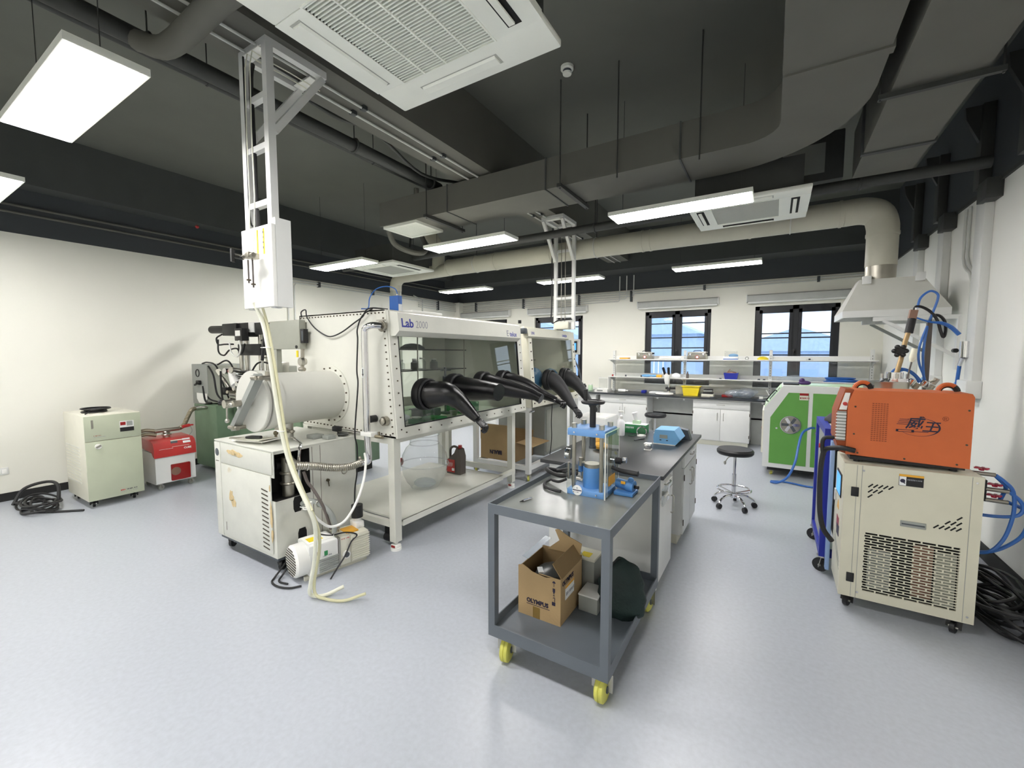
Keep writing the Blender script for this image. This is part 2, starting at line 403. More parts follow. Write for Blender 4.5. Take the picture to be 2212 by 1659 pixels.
# ================================================================ CEILING LIGHTS
LX = {0: (-1.43, -.2), 1: (-3.85, -2.62), 2: (-6.25, -5.02)}
LY = {0: .62, 1: 4.1, 2: 7.12, 3: -2.75}
def lamp(i, j, label, dz=0):
    x0, x1 = LX[i]; y = LY[j]; z = 2.985 + dz; t = T('panel_light', label, 'ceiling light', ((x0 + x1) / 2, y + .15, z), 'hanging panel lights')
    t.p('frame', MB().box(x0, x1, y, y + .012, z, z + .03).box(x0, x1, y + .29, y + .302, z, z + .03).box(x0, x0 + .012, y + .012, y + .29, z, z + .03).box(x1 - .012, x1, y + .012, y + .29, z, z + .03).box(x0, x1, y, y + .302, z + .03, z + .036), 'acwhite')
    t.p('diffuser', B_(x0 + .012, x1 - .012, y + .012, y + .29, z - .002, z + .01), 'lamp')
    t.p('driver', B_(x0 + .45, x0 + .75, y + .1, y + .2, z + .036, z + .07, .004), 'pipedark')
    for a in (x0 + .1, x1 - .1): t.p('hanger', MB().cyl((a, y + .15, z + .036), (a, y + .15, ZC), .0025, 6), 'pipedark')
lamp(1, 0, 'square-looking bright panel light at top left, nearest the camera')
lamp(2, 0, 'bright panel light cut off by the left edge of the photo')
lamp(0, 1, 'bright panel light overlapping the ceiling air unit at right')
lamp(1, 1, 'bright panel light beside the small square air vent')
lamp(2, 1, 'bright panel light above the far left, touching the corner air unit')
lamp(0, 2, 'far bright panel light over the window wall, rightmost of the far row')
lamp(1, 2, 'far bright panel light crossed by the hanging ladder')
lamp(2, 2, 'far bright panel light nearest the left corner, smallest of all')
lamp(0, 0, 'bright panel light over the camera, right of the big air unit')
for k in (0, 1, 2): lamp(k, 3, 'unseen panel light added behind the camera for lighting, ' + ['right', 'middle', 'left'][k])  # unseen row added for lighting, carrying on the spacing of the ceiling grid

# ================================================================ CEILING AIR UNITS
def cassette(x0, y0, label, z=3.0, detail=True, lou=()):
    x1, y1 = x0 + .96, y0 + .9; t = T('ceiling_air_unit', label, 'air conditioner', ((x0 + x1) / 2, (y0 + y1) / 2, z))
    t.p('casing', B_(x0 + .06, x1 - .06, y0 + .06, y1 - .06, z + .03, z + .3), 'pipedark')
    gx0, gx1, gy0, gy1 = x0 + .19, x1 - .23, y0 + .17, y1 - .19
    P = MB()
    P.box(x0, x1, y0, gy0, z, z + .035, .008).box(x0, x1, gy1, y1, z, z + .035, .008).box(x0, gx0, gy0, gy1, z, z + .035).box(gx1, x1, gy0, gy1, z, z + .035)
    t.p('panel', P, 'acwhite')
    t.p('grille_recess', B_(gx0, gx1, gy0, gy1, z + .03, z + .035), 'darkvoid' if detail else 'darkgrey')
    n = 36 if detail else 14
    base = None
    for k in range(n):
        yy = gy0 + (gy1 - gy0) * (k + .5) / n
        if base is None:
            base = t.p('slat', B_(gx0, gx1, yy - (gy1 - gy0) / n * (.2 if detail else .47), yy + (gy1 - gy0) / n * (.2 if detail else .47), z, z + .012), 'acwhite' if detail else 'acgrille'); b0 = yy
        else:
            c = base.copy(); COL.objects.link(c); c.location.y = yy - b0
    for f in (.25, .5, .75) if detail else (): t.p('grille_rib', B_(gx0 + (gx1 - gx0) * f - .004, gx0 + (gx1 - gx0) * f + .004, gy0, gy1, z - .003, z + .012), 'acwhite')
    gm = MB().box(gx0 - .008, gx1 + .008, gy0 - .008, gy0, z - .004, z + .01).box(gx0 - .008, gx1 + .008, gy1, gy1 + .008, z - .004, z + .01).box(gx0 - .008, gx0, gy0, gy1, z - .004, z + .01).box(gx1, gx1 + .008, gy0, gy1, z - .004, z + .01)
    t.p('grille_frame', gm, 'acwhite')
    for k, (a0, a1, b0_, b1_) in enumerate(((gx0 + .04, gx1 - .04, y0 + .05, y0 + .115), (gx0 + .04, gx1 - .04, y1 - .12, y1 - .055), (x0 + .055, x0 + .12, gy0 + .03, gy1 - .03), (x1 - .14, x1 - .075, gy0 + .03, gy1 - .03))):
        t.p('outlet_slot', B_(a0, a1, b0_, b1_, z - .0015, z + .002), 'darkvoid' if k in lou else 'acgrille')
        f = MB()
        if k < 2: f.prism([(b0_ + .004, z - .002), (b1_ - .004, z - .002), (b1_ - .012, z - .011), (b0_ + .012, z - .011)], 'x', a0 + .01, a1 - .01) if k not in lou else f.bar((a0 + .01, b1_ - .02, z - .01), (a1 - .01, b1_ - .02, z - .01), .03, .006)
        else: f.prism([(a0 + .004, z - .002), (a1 - .004, z - .002), (a1 - .012, z - .011), (a0 + .012, z - .011)], 'y', b0_ + .01, b1_ - .01) if k not in lou else f.bar((a0 + .03, b0_ + .02, z - .012), (a0 + .03, b1_ - .02, z - .012), .028, .008)
        t.p('louver', f, 'acwhite')
    t.p('drain_pipe', MB().tube([(x0 + .2, y1 - .06, z + .2), (x0 + .2, y1 + .15, z + .22), (x0 + .2, y1 + .3, ZC)], .02, 8), 'pipedark')
cassette(-1.81, .9, 'big white square ceiling air unit, nearest, cut off by the top edge', lou=(3,))
cassette(-.745, 4.3, 'white ceiling air unit beside the white round duct, behind the panel light', detail=False, lou=(2, 3, 1))
cassette(-5.79, 4.5, 'white ceiling air unit in the far left, above the glove box', detail=False, lou=(3,))
# small square vent on the rectangular duct
t = T('air_vent', 'small white square air vent under the end of the dark duct', 'vent', (-3.86, 3.95, 3.18))
t.p('frame', MB().box(-4.13, -3.59, 3.71, 3.76, 3.17, 3.2).box(-4.13, -3.59, 4.14, 4.19, 3.17, 3.2).box(-4.13, -4.08, 3.76, 4.14, 3.17, 3.2).box(-3.64, -3.59, 3.76, 4.14, 3.17, 3.2), 'acwhite')
for k in range(14): t.p('slat', MB().bar((-4.08, 3.775 + k * .0268, 3.178), (-3.64, 3.775 + k * .0268, 3.178), .023, .004), 'acwhite')
t.p('back_plate', B_(-4.08, -3.64, 3.76, 4.14, 3.19, 3.199), 'darkgrey')
# smoke detector
t = T('smoke_detector', 'round white smoke detector on the dark ceiling', 'smoke detector', (-1.6, 3.5, 4.1))
t.p('base', MB().lathe([(.055, 4.1), (.055, 4.075), (.05, 4.07)], (-1.6, 3.5, 0), 20), 'acwhite')
t.p('chamber', MB().lathe([(.036, 4.07), (.036, 4.05), (.03, 4.04)], (-1.6, 3.5, 0), 20), 'darkgrey'); t.p('cap', MB().lathe([(.04, 4.05), (.036, 4.035), (.01, 4.03)], (-1.6, 3.5, 0), 20), 'acwhite')
t = T('alarm_light', 'small red indicator on the dark wall above the left wall', 'indicator', (-7.0, 2.9, 3.45)); t.p('lens', MB().ball((-7.0, 2.9, 3.44), .025, 12), 'red'); t.p('base', MB().cyl((-7.0, 2.9, 3.445), (-7.0, 2.9, 3.45), .03), 'pipedark')

# ================================================================ DUCTS, PIPES
def arc(cx, cy, r, a0, a1, n=8): return [(cx + r * cos(R(a0 + (a1 - a0) * k / n)), cy + r * sin(R(a0 + (a1 - a0) * k / n))) for k in range(n + 1)]
t = T('air_duct', 'dark L-shaped rectangular air duct crossing the ceiling', 'duct', (-1, 3.9, 3.2))
# plan: leg along X from -3.75 to 0, rounded corner, leg towards -Y
poly = [(-4.17, 3.69), (-.22, 3.69)] + arc(-.25, 3.46, .23, 90, 0, 5)[1:] + [(0, Y0), (.45, Y0), (.45, 3.3)] + arc(-.45, 3.3, .9, 0, 90, 10)[1:] + [(-4.17, 4.2)]
t.p('sheet_metal', MB().prism(poly, 'z', 3.2, 3.48), 'ductpaint')
for x in (-3.1, -1.9, -.7): t.p('seam', B_(x - .006, x + .006, 3.682, 4.208, 3.192, 3.488), 'ductside')
for y in (2.95, 1.6): t.p('flange', B_(-.012, .462, y - .03, y + .03, 3.19, 3.49), 'ductpaint')
for x in (-3.35, -1.72): t.p('hanger_rail', B_(x - .02, x + .02, 3.6, 4.3, 3.16, 3.192), 'pipedark')
for x, y in ((-3.35, 3.63), (-3.35, 4.27), (-1.72, 3.63), (-1.72, 4.27), (-1.2, 3.66), (-.55, 3.66)): t.p('hanger_rod', MB().cyl((x, y, 3.15), (x, y, ZC), .006, 6), 'pipedark')
t = T('air_duct', 'wide dark rectangular duct running along the right side of the ceiling', 'duct', (.75, 2, 3.18))
t.p('sheet_metal', B_(.53, .93, Y0, 4.9, 3.2, 3.6), 'ductpaint')
for y in (2.6, 4.35, 1.2): t.p('flange', B_(.515, .945, y - .022, y + .022, 3.188, 3.61), 'ductside')
t.p('hanger_rail', B_(.47, 1.0, 3.4, 3.43, 3.16, 3.188), 'pipedark')
for x in (.48, .99): t.p('hanger_rod', MB().cyl((x, 3.415, 3.15), (x, 3.415, ZC), .006, 6), 'pipedark')
t = T('air_handler', 'dark box-shaped air unit above the ceiling panel at right', 'air unit', (.2, 5.6, 3.4))
t.p('case', B_(-.15, .5, 5.25, 5.65, 3.34, 3.8, .01), 'ductside'); t.p('access_panel', B_(.0, .35, 5.24, 5.25, 3.42, 3.7), 'greymetal')
# long round white exhaust duct
t = T('exhaust_duct', 'long round white exhaust duct from the left corner to the hood', 'duct', (-2.5, 5.85, 3.0)); y = 5.86
t.p('tube', MB().tube([(-4.9, y, 3.15), (.58, y, 3.15)], .135, 28, 1), 'roundduct')
t.p('elbow', MB().tube([(.58, y, 3.15), (.74, y, 3.15), (.86, y, 3.10), (.905, y, 2.98), (.91, y, 2.86)], .135, 28, 5), 'roundduct')
t.p('drop', MB().cyl((.91, y, 2.86), (.91, y, 2.56), .132, 28), 'roundduct'); t.p('collar', MB().lathe([(.14, 2.9), (.14, 2.87)], (.91, y, 0), 28), 'roundduct')
t.p('metal_collar', MB().cyl((.91, y, 2.6), (.91, y, 2.42), .128, 28), 'brushed')
for x in (-3.9, -2.9, -1.55, -1.45, -.3, .55, -4.88): t.p('joint_ring', MB().cyl((x - .012, y, 3.15), (x + .012, y, 3.15), .141, 28), 'roundduct')
t.p('narrow_tube', MB().tube([(-4.9, y, 3.12), (-5.9, y, 3.1)], .11, 24, 1), 'roundduct')
t.p('left_elbow', MB().tube([(-5.9, y, 3.1), (-6.08, y, 3.09), (-6.2, y, 3.0), (-6.22, y, 2.85)], .11, 24, 5), 'roundduct')
t.p('left_drop', MB().cyl((-6.22, y, 2.85), (-6.22, y, .9), .105, 24), 'boxgrey')
t.p('branch', MB().tube([(-5.15, y, 3.12), (-5.15, y, 3.5), (-5.35, y, 3.8), (-5.6, y, ZC)], .11, 20), 'roundduct')
for x in (-4.3, -2.2, .1):
    t.p('strap', MB().torus((x, y, 3.15), .139, .006, 'x', 28, 6), 'conduit'); t.p('hanger_rod', MB().cyl((x, y, 3.28), (x, y, ZC), .005, 6), 'pipedark')
one('flexible_hose', 'grey flexible hose dropping behind the panel light by the small vent', 'hose', MB().tube([(-4.16, 3.95, 3.34), (-4.32, 3.97, 3.3), (-4.40, 4.15, 3.12), (-4.3, 4.45, 3.05), (-4.4, 4.75, 3.2), (-4.62, 4.8, 3.6), (-4.62, 4.8, 4.1)], .035, 10), 'ductpaint', (-3.9, 4.2, 3.2))
def pipe(name, label, pts, r, mt, cat='pipe', n=12, rings=(), ax='y', group=None, k=1):
    t = T(name, label, cat, pts[0], group); t.p('tube', MB().tube(pts, r, n, k), mt)
    for c in rings:
        t.p('clamp', MB().torus(c, r * 1.05, r * .18 + .002, ax, 16, 6), 'pipedark'); t.p('hanger_rod', MB().cyl((c[0], c[1], c[2] + r), (c[0], c[1], ZC), .005, 6), 'pipedark')
    return t
pipe('insulated_pipe', 'thick dark insulated pipe running away left of the beam', [(-3.42, Y0, 3.6), (-3.44, 3.95, 3.6)], .055, 'pipedark', rings=[(-3.43, 2.75, 3.6), (-3.43, 1.2, 3.6), (-3.43, 3.8, 3.6)])
pipe('insulated_pipe', 'thick dark insulated pipe branching across the top left to the big air unit', [(-1.9, 1.12, 3.3), (-2.3, 1.12, 3.36), (-3.0, 1.15, 3.4), (-3.42, 1.15, 3.58)], .06, 'ductpaint', k=5)
pipe('dark_pipe', 'dark pipe beside the light at top left, nearest the wall side', [(-3.8, Y0, 3.75), (-3.82, 4.2, 3.75)], .03, 'pipedark', rings=[(-3.81, 1.7, 3.75), (-3.81, 3.3, 3.75)])
pipe('dark_cable', 'sagging dark cable bundle between the insulated pipe and the beam', [(-3.2, .9, 3.75), (-3.2, 1.6, 3.72), (-3.15, 2.3, 3.6), (-3.2, 2.8, 3.68), (-3.3, 3.5, 3.58), (-3.2, 4.1, 3.65)], .016, 'pipedark', 'cable', k=6)
pipe('dark_pipe', 'long dark pipe crossing the room in front of the white round duct', [(-6.6, 5.0, 3.155), (1.42, 5.0, 3.185)], .05, 'pipedark', rings=[(-4.9, 5.0, 3.16), (-1.9, 5.0, 3.17), (.6, 5.0, 3.18)], ax='x')
for k, z in enumerate((3.3, 3.22)): pipe('wall_conduit', ['upper', 'lower'][k] + ' dark conduit along the left wall above the white paint', [(-7.26, Y0, z), (-7.26, 8.5, z)], .014, 'ductpaint', 'conduit', 8)
for k, x in enumerate((-2.81, -2.69)):
    t = T('beam_conduit', ['left', 'right'][k] + ' thin pale conduit under the ceiling beam', 'conduit', (x, 3, 3.48), 'conduits under the beam')
    t.p('tube', MB().cyl((x, Y0, 3.482), (x, 8.5, 3.482), .009, 8), 'conduit')
    for y in (.9, 2.25, 3.15, 4.6, 5.1, 6.5): t.p('saddle', MB().box(x - .022, x + .022, y - .02, y + .02, 3.47, 3.5, .003), 'clamp')
# conduits on far wall (five) and left wall
LVL = [2.955, 2.91, 2.865, 2.82, 2.775]
for k, z in enumerate(LVL):
    xr = [1.35, 1.35, -2.6, -2.75, -2.9][k]
    t = T('wall_conduit', ['topmost', 'second', 'middle', 'fourth', 'lowest'][k] + ' of the five thin conduits high on the window wall', 'conduit', (-7, 9.06, z), 'conduits high on the window wall')
    t.p('tube', MB().cyl((-7.1, 9.06, z), (xr, 9.06, z), .011, 8), 'conduit')
    if k > 1: t.p('riser', MB().tube([(xr, 9.06, z), (xr + .03, 9.06, z + .02), (xr + .03, 9.06, 3.3)], .011, 8, 1), 'conduit')
    t2 = T('wall_conduit', ['topmost', 'second', 'middle', 'fourth', 'lowest'][k] + ' of the five thin conduits on the left wall near the far corner', 'conduit', (-7.26, 8, z), 'conduits high on the left wall')
    t2.p('tube', MB().cyl((-7.26, 7.55 if k > 1 else 4.35, z), (-7.26, 8.95, z), .011, 8), 'conduit')
for i, x in enumerate((-6.68, -5.25, -3.80, -2.62, -1.2, .6)):
    n = 5 if x < -2.6 else 2
    one('pipe_clamp', 'dark clamp strip holding the far wall conduits, number %s from the left corner' % ['one', 'two', 'three', 'four', 'five', 'six'][i], 'clamp', B_(x - .02, x + .02, 9.035, 9.1, LVL[n - 1] - .025, 2.98, .003), 'clamp', (x, 9.07, 2.85), 'clamps on the far wall conduits')
for y in (8.24, 4.95, 6.2):
    n = 5 if y > 7.5 else 2
    one('pipe_clamp', 'dark clamp strip on the left wall conduits, ' + {8.24: 'nearest the far corner', 4.95: 'nearest the camera', 6.2: 'above the round duct drop'}[y], 'clamp', B_(-7.3, -7.235, y - .02, y + .02, LVL[n - 1] - .025, 2.98, .003), 'clamp', (-7.27, y, 2.85), 'clamps on the left wall conduits')
for k, y in enumerate((4.35, 4.47)): pipe('drop_conduit', ['left', 'right'][k] + ' of the pair of conduits bending down the left wall behind the glove box', [(-7.27, 5.0, 2.955 - k * .05), (-7.27, y + .04, 2.955 - k * .05), (-7.27, y, 2.9 - k * .05), (-7.27, y, 1.9)], .011, 'conduit', 'conduit', 8)
pipe('drop_conduit', 'single conduit dropping down the left wall beside the blue control box', [(-7.27, 7.7, 2.2), (-7.27, 7.7, 2.95), (-7.27, 7.4, 3.02)], .012, 'conduit', 'conduit', 8)

# ================================================================ RIGHT WALL TRUNKING
for k, (y, z0, lab) in enumerate(((5.23, 1.42, 'wide white trunking strip on the right wall nearest the camera'), (6.24, 1.42, 'wide white trunking strip on the right wall behind the hood arm'), (7.15, 1.4, 'wide white trunking strip on the right wall farthest from the camera'))):
    t = T('cable_trunking', lab, 'trunking', (1.48, y, z0), 'white trunking strips on the right wall')
    t.p('cover', B_(1.44, 1.5, y - .09, y + .09, z0, 3.03, .004), 'white'); t.p('bottom_box', B_(1.40, 1.5, y - .12, y + .11, z0 - .15, z0 + .0, .008), 'white')
    t.p('top_bracket', B_(1.40, 1.5, y - .24, y - .05, 2.9, 3.06, .004), 'pipedark')
    t.p('bulb_cap', MB().ball((1.44, y + .19, z0 - .08), .055, 14, (.8, 1, 1.3)), 'skyblue', label='pale blue plastic cap')
for k, y in enumerate((5.72, 5.62)): pipe('thin_conduit', ['left', 'right'][k] + ' of two thin white conduits running down to the wall valve', [(1.485, y, 3.0), (1.485, y, 2.55), (1.485, y - .12, 2.42), (1.485, y - .25, 2.3), (1.485, y - .25, 1.75)], .011, 'conduit', 'conduit', 8, k=2)
for k, (y, z) in enumerate(((6.4, 3.1), (5.3, 3.1), (4.5, 3.1), (7.3, 3.1))):
    t = T('wall_bracket', 'dark steel bracket above the right wall, ' + ['behind the hood duct', 'over the near trunking', 'nearest the camera', 'farthest away'][k], 'bracket', (1.46, y, z), 'dark brackets high on the right wall')
    t.p('plate', B_(1.42, 1.5, y - .06, y + .06, 3.06, 3.75, .004), 'pipedark'); t.p('gusset', MB().prism([(1.5, 3.75), (1.32, 3.75), (1.33, 3.65), (1.42, 3.45), (1.5, 3.4)], 'y', y - .02, y + .02), 'pipedark')
t = T('gas_valve', 'chrome gas outlet valve on the right wall', 'valve', (1.45, 5.3, 1.65))
t.p('plate', B_(1.48, 1.5, 5.15, 5.38, 1.58, 1.78, .003), 'yellow', label='yellow-green backing label'); t.p('body', MB().cyl((1.43, 5.28, 1.62), (1.43, 5.28, 1.76), .04, 16), 'chrome')
t.p('knob', MB().cyl((1.40, 5.40, 1.68), (1.40, 5.45, 1.68), .02, 10).cyl((1.4, 5.44, 1.68), (1.4, 5.49, 1.68), .007), 'black'); t.p('outlet', MB().cyl((1.42, 5.3, 1.62), (1.42, 5.36, 1.55), .016), 'chrome')
t.p('hose', MB().tube([(1.42, 5.36, 1.56), (1.42, 5.40, 1.35), (1.42, 5.45, .9)], .014, 8), 'cable_blue', label='blue air hose')
t = T('wall_socket', 'white double socket plate low on the left wall', 'socket', (-7.29, .97, .36)); t.p('plate', B_(-7.3, -7.288, .93, 1.04, .3, .38, .003), 'white'); t.p('switch', B_(-7.288, -7.284, .945, .98, .315, .365, .002), 'bright'); t.p('switch', B_(-7.288, -7.284, .99, 1.025, .315, .365, .002), 'bright')
# ================================================================ HANGING LADDER RACKS
def rack(x0, x1, y, sgn, zb, label, rungs, cat='service rack'):
    t = T('hanging_rack', label, cat, ((x0 + x1) / 2, y, zb)); s_ = .045
    t.p('upright', B_(x0, x0 + s_, y, y + s_, zb, 3.5), 'white'); t.p('upright', B_(x1 - s_, x1, y, y + s_, zb, 3.5), 'white')
    for z in rungs: t.p('rung', B_(x0 + s_, x1 - s_, y + .005, y + .04, z, z + .035), 'white')
    ye = y + sgn * .4
    a, b = sorted((y + (.045 if sgn > 0 else 0), ye))
    for x in (x0, x1 - s_): t.p('arm', B_(x, x + s_, a, b, 3.455, 3.5), 'white')
    for yy in (y, ye - s_ * (sgn > 0)): t.p('crosspiece', B_(x0 + s_, x1 - s_, yy, yy + s_, 3.46, 3.5), 'white'); 
    for yy in (y + .02, ye - sgn * .05): t.p('bolt_plate', B_(x0 + .06, x1 - .06, yy - .03, yy + .03, 3.45, 3.456), 'bright')
    for x in (x0 + s_ / 2, x1 - s_ / 2): t.p('brace', MB().bar((x, ye - sgn * .02, 3.45), (x, y + (s_ if sgn > 0 else 0), 2.98), .04), 'white')
    return t
t = rack(-2.885, -2.585, 1.465, 1, 1.93, 'near white hanging ladder rack with service box at its foot', (3.17, 2.88, 2.55))
t.p('service_panel', B_(-2.89, -2.552, 1.44, 1.464, 1.935, 2.42, .003), 'bright', label='bright white valve panel')
t.p('panel_box', B_(-2.583, -2.55, 1.4645, 1.56, 1.935, 2.46), 'white')
for k in (0, 1): t.p('sticker', B_(-2.64 - k * .07, -2.628 - k * .07, 1.437, 1.44, 2.25, 2.40), 'yellow', label='yellow strip sticker')
t.scrib((-2.640, 1.4365, 2.39), (0, 0, -1), (1, 0, 0), 4, .008, 'ink', .03)
v = t.p('valve_block', MB().box(-2.71, -2.65, 1.35, 1.42, 2.215, 2.25, .004).cyl((-2.73, 1.37, 2.23), (-2.62, 1.37, 2.23), .014), 'brushed')
t.p('valve_knob', MB().cyl((-2.76, 1.38, 2.23), (-2.75, 1.32, 2.23), .014).bar((-2.75, 1.315, 2.195), (-2.75, 1.315, 2.27), .016), 'black', v)
t.p('valve_knob', MB().bar((-2.79, 1.34, 2.20), (-2.79, 1.34, 2.26), .014).cyl((-2.73, 1.36, 2.225), (-2.79, 1.34, 2.23), .007), 'black', v)
for x, z0 in ((-2.745, 2.08), (-2.695, 2.05)):
    t.p('copper_line', MB().tube([(x, 1.40, 2.22), (x, 1.40, z0)], .005, 8, 1), 'greyplastic'); t.p('fitting', MB().cyl((x, 1.40, z0 + .015), (x, 1.40, z0 + .023), .014, 6), 'bolt')
for x in (-2.755, -2.70): t.p('steel_line', MB().tube([(x, 1.41, 2.25), (x, 1.43, 2.6), (x - .01, 1.44, 3.36), (x - .01, 1.52, 3.44), (x - .01, 1.9, 3.44)], .0035, 8, 2), 'hosewhite')
one('black_cable', 'thick black cable running down inside the near hanging ladder', 'cable', MB().tube([(-2.79, 1.50, 3.42), (-2.78, 1.48, 3.3), (-2.775, 1.48, 2.9), (-2.775, 1.48, 2.6), (-2.77, 1.49, 2.3), (-2.73, 1.50, 1.95)], .013, 8), 'black', (-2.8, 1.49, 2.8))
one('black_cable', 'thin black cable hanging along the left rail of the near ladder', 'cable', MB().tube([(-2.80, 1.45, 3.44), (-2.80, 1.45, 3.0), (-2.80, 1.45, 2.5), (-2.79, 1.475, 2.44)], .006, 6), 'black', (-2.84, 1.43, 3))
t = rack(-2.765, -2.44, 5.65, -1, 2.0, 'far white hanging ladder rack above the second glove box', (3.1, 2.70, 2.43, 2.17))
t.p('socket_box', B_(-2.745, -2.52, 5.62, 5.65, 2.01, 2.11, .004), 'offwhite'); t.p('back_panel', B_(-2.765, -2.44, 5.695, 5.70, 2.0, 2.15), 'white')
for x in (-2.64, -2.58): t.p('steel_line', MB().cyl((x, 5.64, 2.1), (x, 5.64, 3.4), .005, 6), 'brushed')
one('black_cable', 'black cable looped along the far hanging ladder', 'cable', MB().tube([(-2.775, 5.63, 3.45), (-2.785, 5.63, 3.0), (-2.785, 5.63, 2.4), (-2.785, 5.63, 2.11), (-2.67, 5.62, 2.13), (-2.46, 5.62, 2.14)], .009, 6), 'black', (-2.785, 5.63, 2.8))
# hoses from the near rack
one('white_hose', 'cream hose bundle falling from the near hanging rack to the floor', 'hose', MB().tube([(-2.774,1.44,1.97),(-2.760,1.482,1.838),(-2.722,1.493,1.634),(-2.696,1.505,1.399),(-2.660,1.516,1.162),(-2.619,1.528,0.986),(-2.532,1.539,0.816),(-2.446,1.551,0.679),(-2.45,1.59,0.54),(-2.50,1.61,0.32),(-2.57,1.62,0.12),(-2.60,1.64,.03),(-2.54,1.70,.015),(-2.47,1.80,.05)], .0125, 10), 'hosewhite', (-2.77, 1.47, 1.9))
one('clear_hose', 'yellowish clear hose curling on the floor by the pump', 'hose', MB().tube([(-2.798,1.47,1.935),(-2.766,1.512,1.811),(-2.747,1.525,1.634),(-2.722,1.537,1.395),(-2.691,1.549,1.154),(-2.645,1.562,0.975),(-2.564,1.574,0.801),(-2.482,1.586,0.661),(-2.46,1.62,0.50),(-2.51,1.65,0.34),(-2.57,1.65,0.14),(-2.58,1.66,.03),(-2.50,1.68,.012),(-2.38,1.73,.012),(-2.27,1.82,.05)], .010, 10), 'hoseclear', (-2.79, 1.5, 1.9))
one('clear_hose', 'second clear hose in the bundle hanging beside the white one', 'hose', MB().tube([(-2.745,1.47,1.96),(-2.74,1.50,1.83),(-2.705,1.51,1.63),(-2.672,1.52,1.40),(-2.642,1.53,1.16),(-2.603,1.54,.98),(-2.52,1.55,.80),(-2.43,1.56,.67)], .008, 8), 'hoseclear', (-2.74, 1.5, 1.9))
one('white_hose', 'white hose looping from the bundle up to the bent steel pipe', 'hose', MB().tube([(-2.505,1.600,0.70),(-2.535,1.63,.61),(-2.560,1.693,0.532),(-2.571,1.786,0.456),(-2.545,1.879,0.472),(-2.534,1.971,0.580),(-2.568,2.064,0.704),(-2.651,2.157,0.812),(-2.775,2.250,0.85)], .009, 10), 'bright', (-2.5, 1.6, .6))
for k, p in enumerate(((-2.735, 1.49, 1.69), (-2.66, 1.516, 1.16), (-2.47, 1.553, .68))): one('cable_tie', 'white cable tie on the hanging hose bundle, ' + ['topmost', 'middle', 'lowest'][k], 'cable tie', MB().torus(p, .024, .003, 'z', 14, 5).bar(p, (p[0] - .06, p[1] - .01, p[2]), .004), 'bright', p, 'cable ties on the hose bundle')
# ================================================================ EXTRACTOR HOOD
t = T('extractor_hood', 'large white extractor hood on the right wall', 'hood', (1.0, 6.0, 2.03))
a = dict(x0=.60, x1=1.435, y0=5.72, y1=6.45)
bm = MB(); xs = [(a['x0'], a['y0'], 2.1), (a['x1'], a['y0'], 2.1), (a['x1'], a['y1'], 2.1), (a['x0'], a['y1'], 2.1), (.73, 5.74, 2.42), (1.22, 5.74, 2.42), (1.22, 6.0, 2.42), (.73, 6.0, 2.42)]
v = [bm.bm.verts.new(p) for p in xs]
for f in ((0, 1, 5, 4), (1, 2, 6, 5), (2, 3, 7, 6), (3, 0, 4, 7), (4, 5, 6, 7)): bm.bm.faces.new([v[i] for i in f])
t.p('canopy', bm, 'hood')
t.p('rim', MB().box(.6, 1.435, 5.72, 5.735, 2.03, 2.1).box(.6, 1.435, 6.435, 6.45, 2.03, 2.1).box(.6, .615, 5.735, 6.435, 2.03, 2.1).box(1.42, 1.435, 5.735, 6.435, 2.03, 2.1), 'white')
t.p('baffle', B_(.615, 1.42, 5.735, 6.435, 2.09, 2.098), 'greymetal')
for x in (.75, 1.16): t.p('corner_block', B_(x, x + .07, 5.70, 5.76, 2.37, 2.45, .003), 'white')
for yy in (5.68, 6.35):
    t.p('support_rail', B_(.85, 1.5, yy, yy + .035, 1.985, 2.025), 'white'); t.p('strut', MB().bar((.93, yy + .018, 1.99), (1.49, yy + .018, 1.62), .03), 'greymetal' if yy > 6 else 'white')
    t.p('wall_plate', B_(1.47, 1.5, yy - .01, yy + .045, 1.5, 2.0), 'white')
t.p('spring_clip', MB().torus((1.2, 5.69, 2.0), .02, .004, 'y', 12, 6), 'steel')
# ================================================================ GLOVE BOXES
def row(p0, p1, n): return [Vector(p0).lerp(Vector(p1), k / (n - 1)) for k in range(n)]
def bolts(mb, pts, ax, r=.0065, h=.007):
    d = {'x': Vector((h, 0, 0)), 'y': Vector((0, -h, 0)), 'z': Vector((0, 0, h))}[ax]
    for p in pts: mb.cyl(p, p + d, r, 6)
    return mb
# slanted front plane: x at height z
def fx(z): return -2.585 - (z - .98) * .085
def slab(mb, y0, y1, z0, z1, d0, d1):   # piece lying in the slanted front plane, d = offset outwards
    P = [(fx(z0) + d0, z0), (fx(z0) + d1, z0), (fx(z1) + d1, z1), (fx(z1) + d0, z1)]
    return mb.prism([(a, b) for a, b in P], 'y', y0, y1)
t = T('glove_box', 'large cream glove box with a long slanted window, four black gloves and blue lettering', 'glove box', (-3.2, 3.5, .96))
YA, YB = 2.42, 4.52
side = [(-3.87, .98), (-2.60, .96), (-2.69, 2.01), (-3.87, 2.01)]
t.p('side_plate', MB().prism([(a, b) for a, b in side], 'y', YA, YA + .012), 'cream', label='cream bolted end plate facing the camera')
t.p('side_plate', MB().prism([(a, b) for a, b in side], 'y', YB - .012, YB), 'cream')
bm = MB()
bolts(bm, row((-3.84, YA, 1.985), (-2.72, YA, 1.985), 26) + row((-2.715, YA, 1.94), (-2.63, YA, 1.0), 18) + row((-3.84, YA, 1.005), (-2.66, YA, .985), 24) + row((-3.85, YA, 1.94), (-3.85, YA, 1.05), 16), 'y')
t.p('bolts', bm, 'bolt', kind='stuff')
t.p('top_plate', B_(-3.87, -2.70, YA, YB, 2.0, 2.012), 'cream'); t.p('floor_plate', B_(-3.87, -2.60, YA, YB, .96, .975), 'cream')
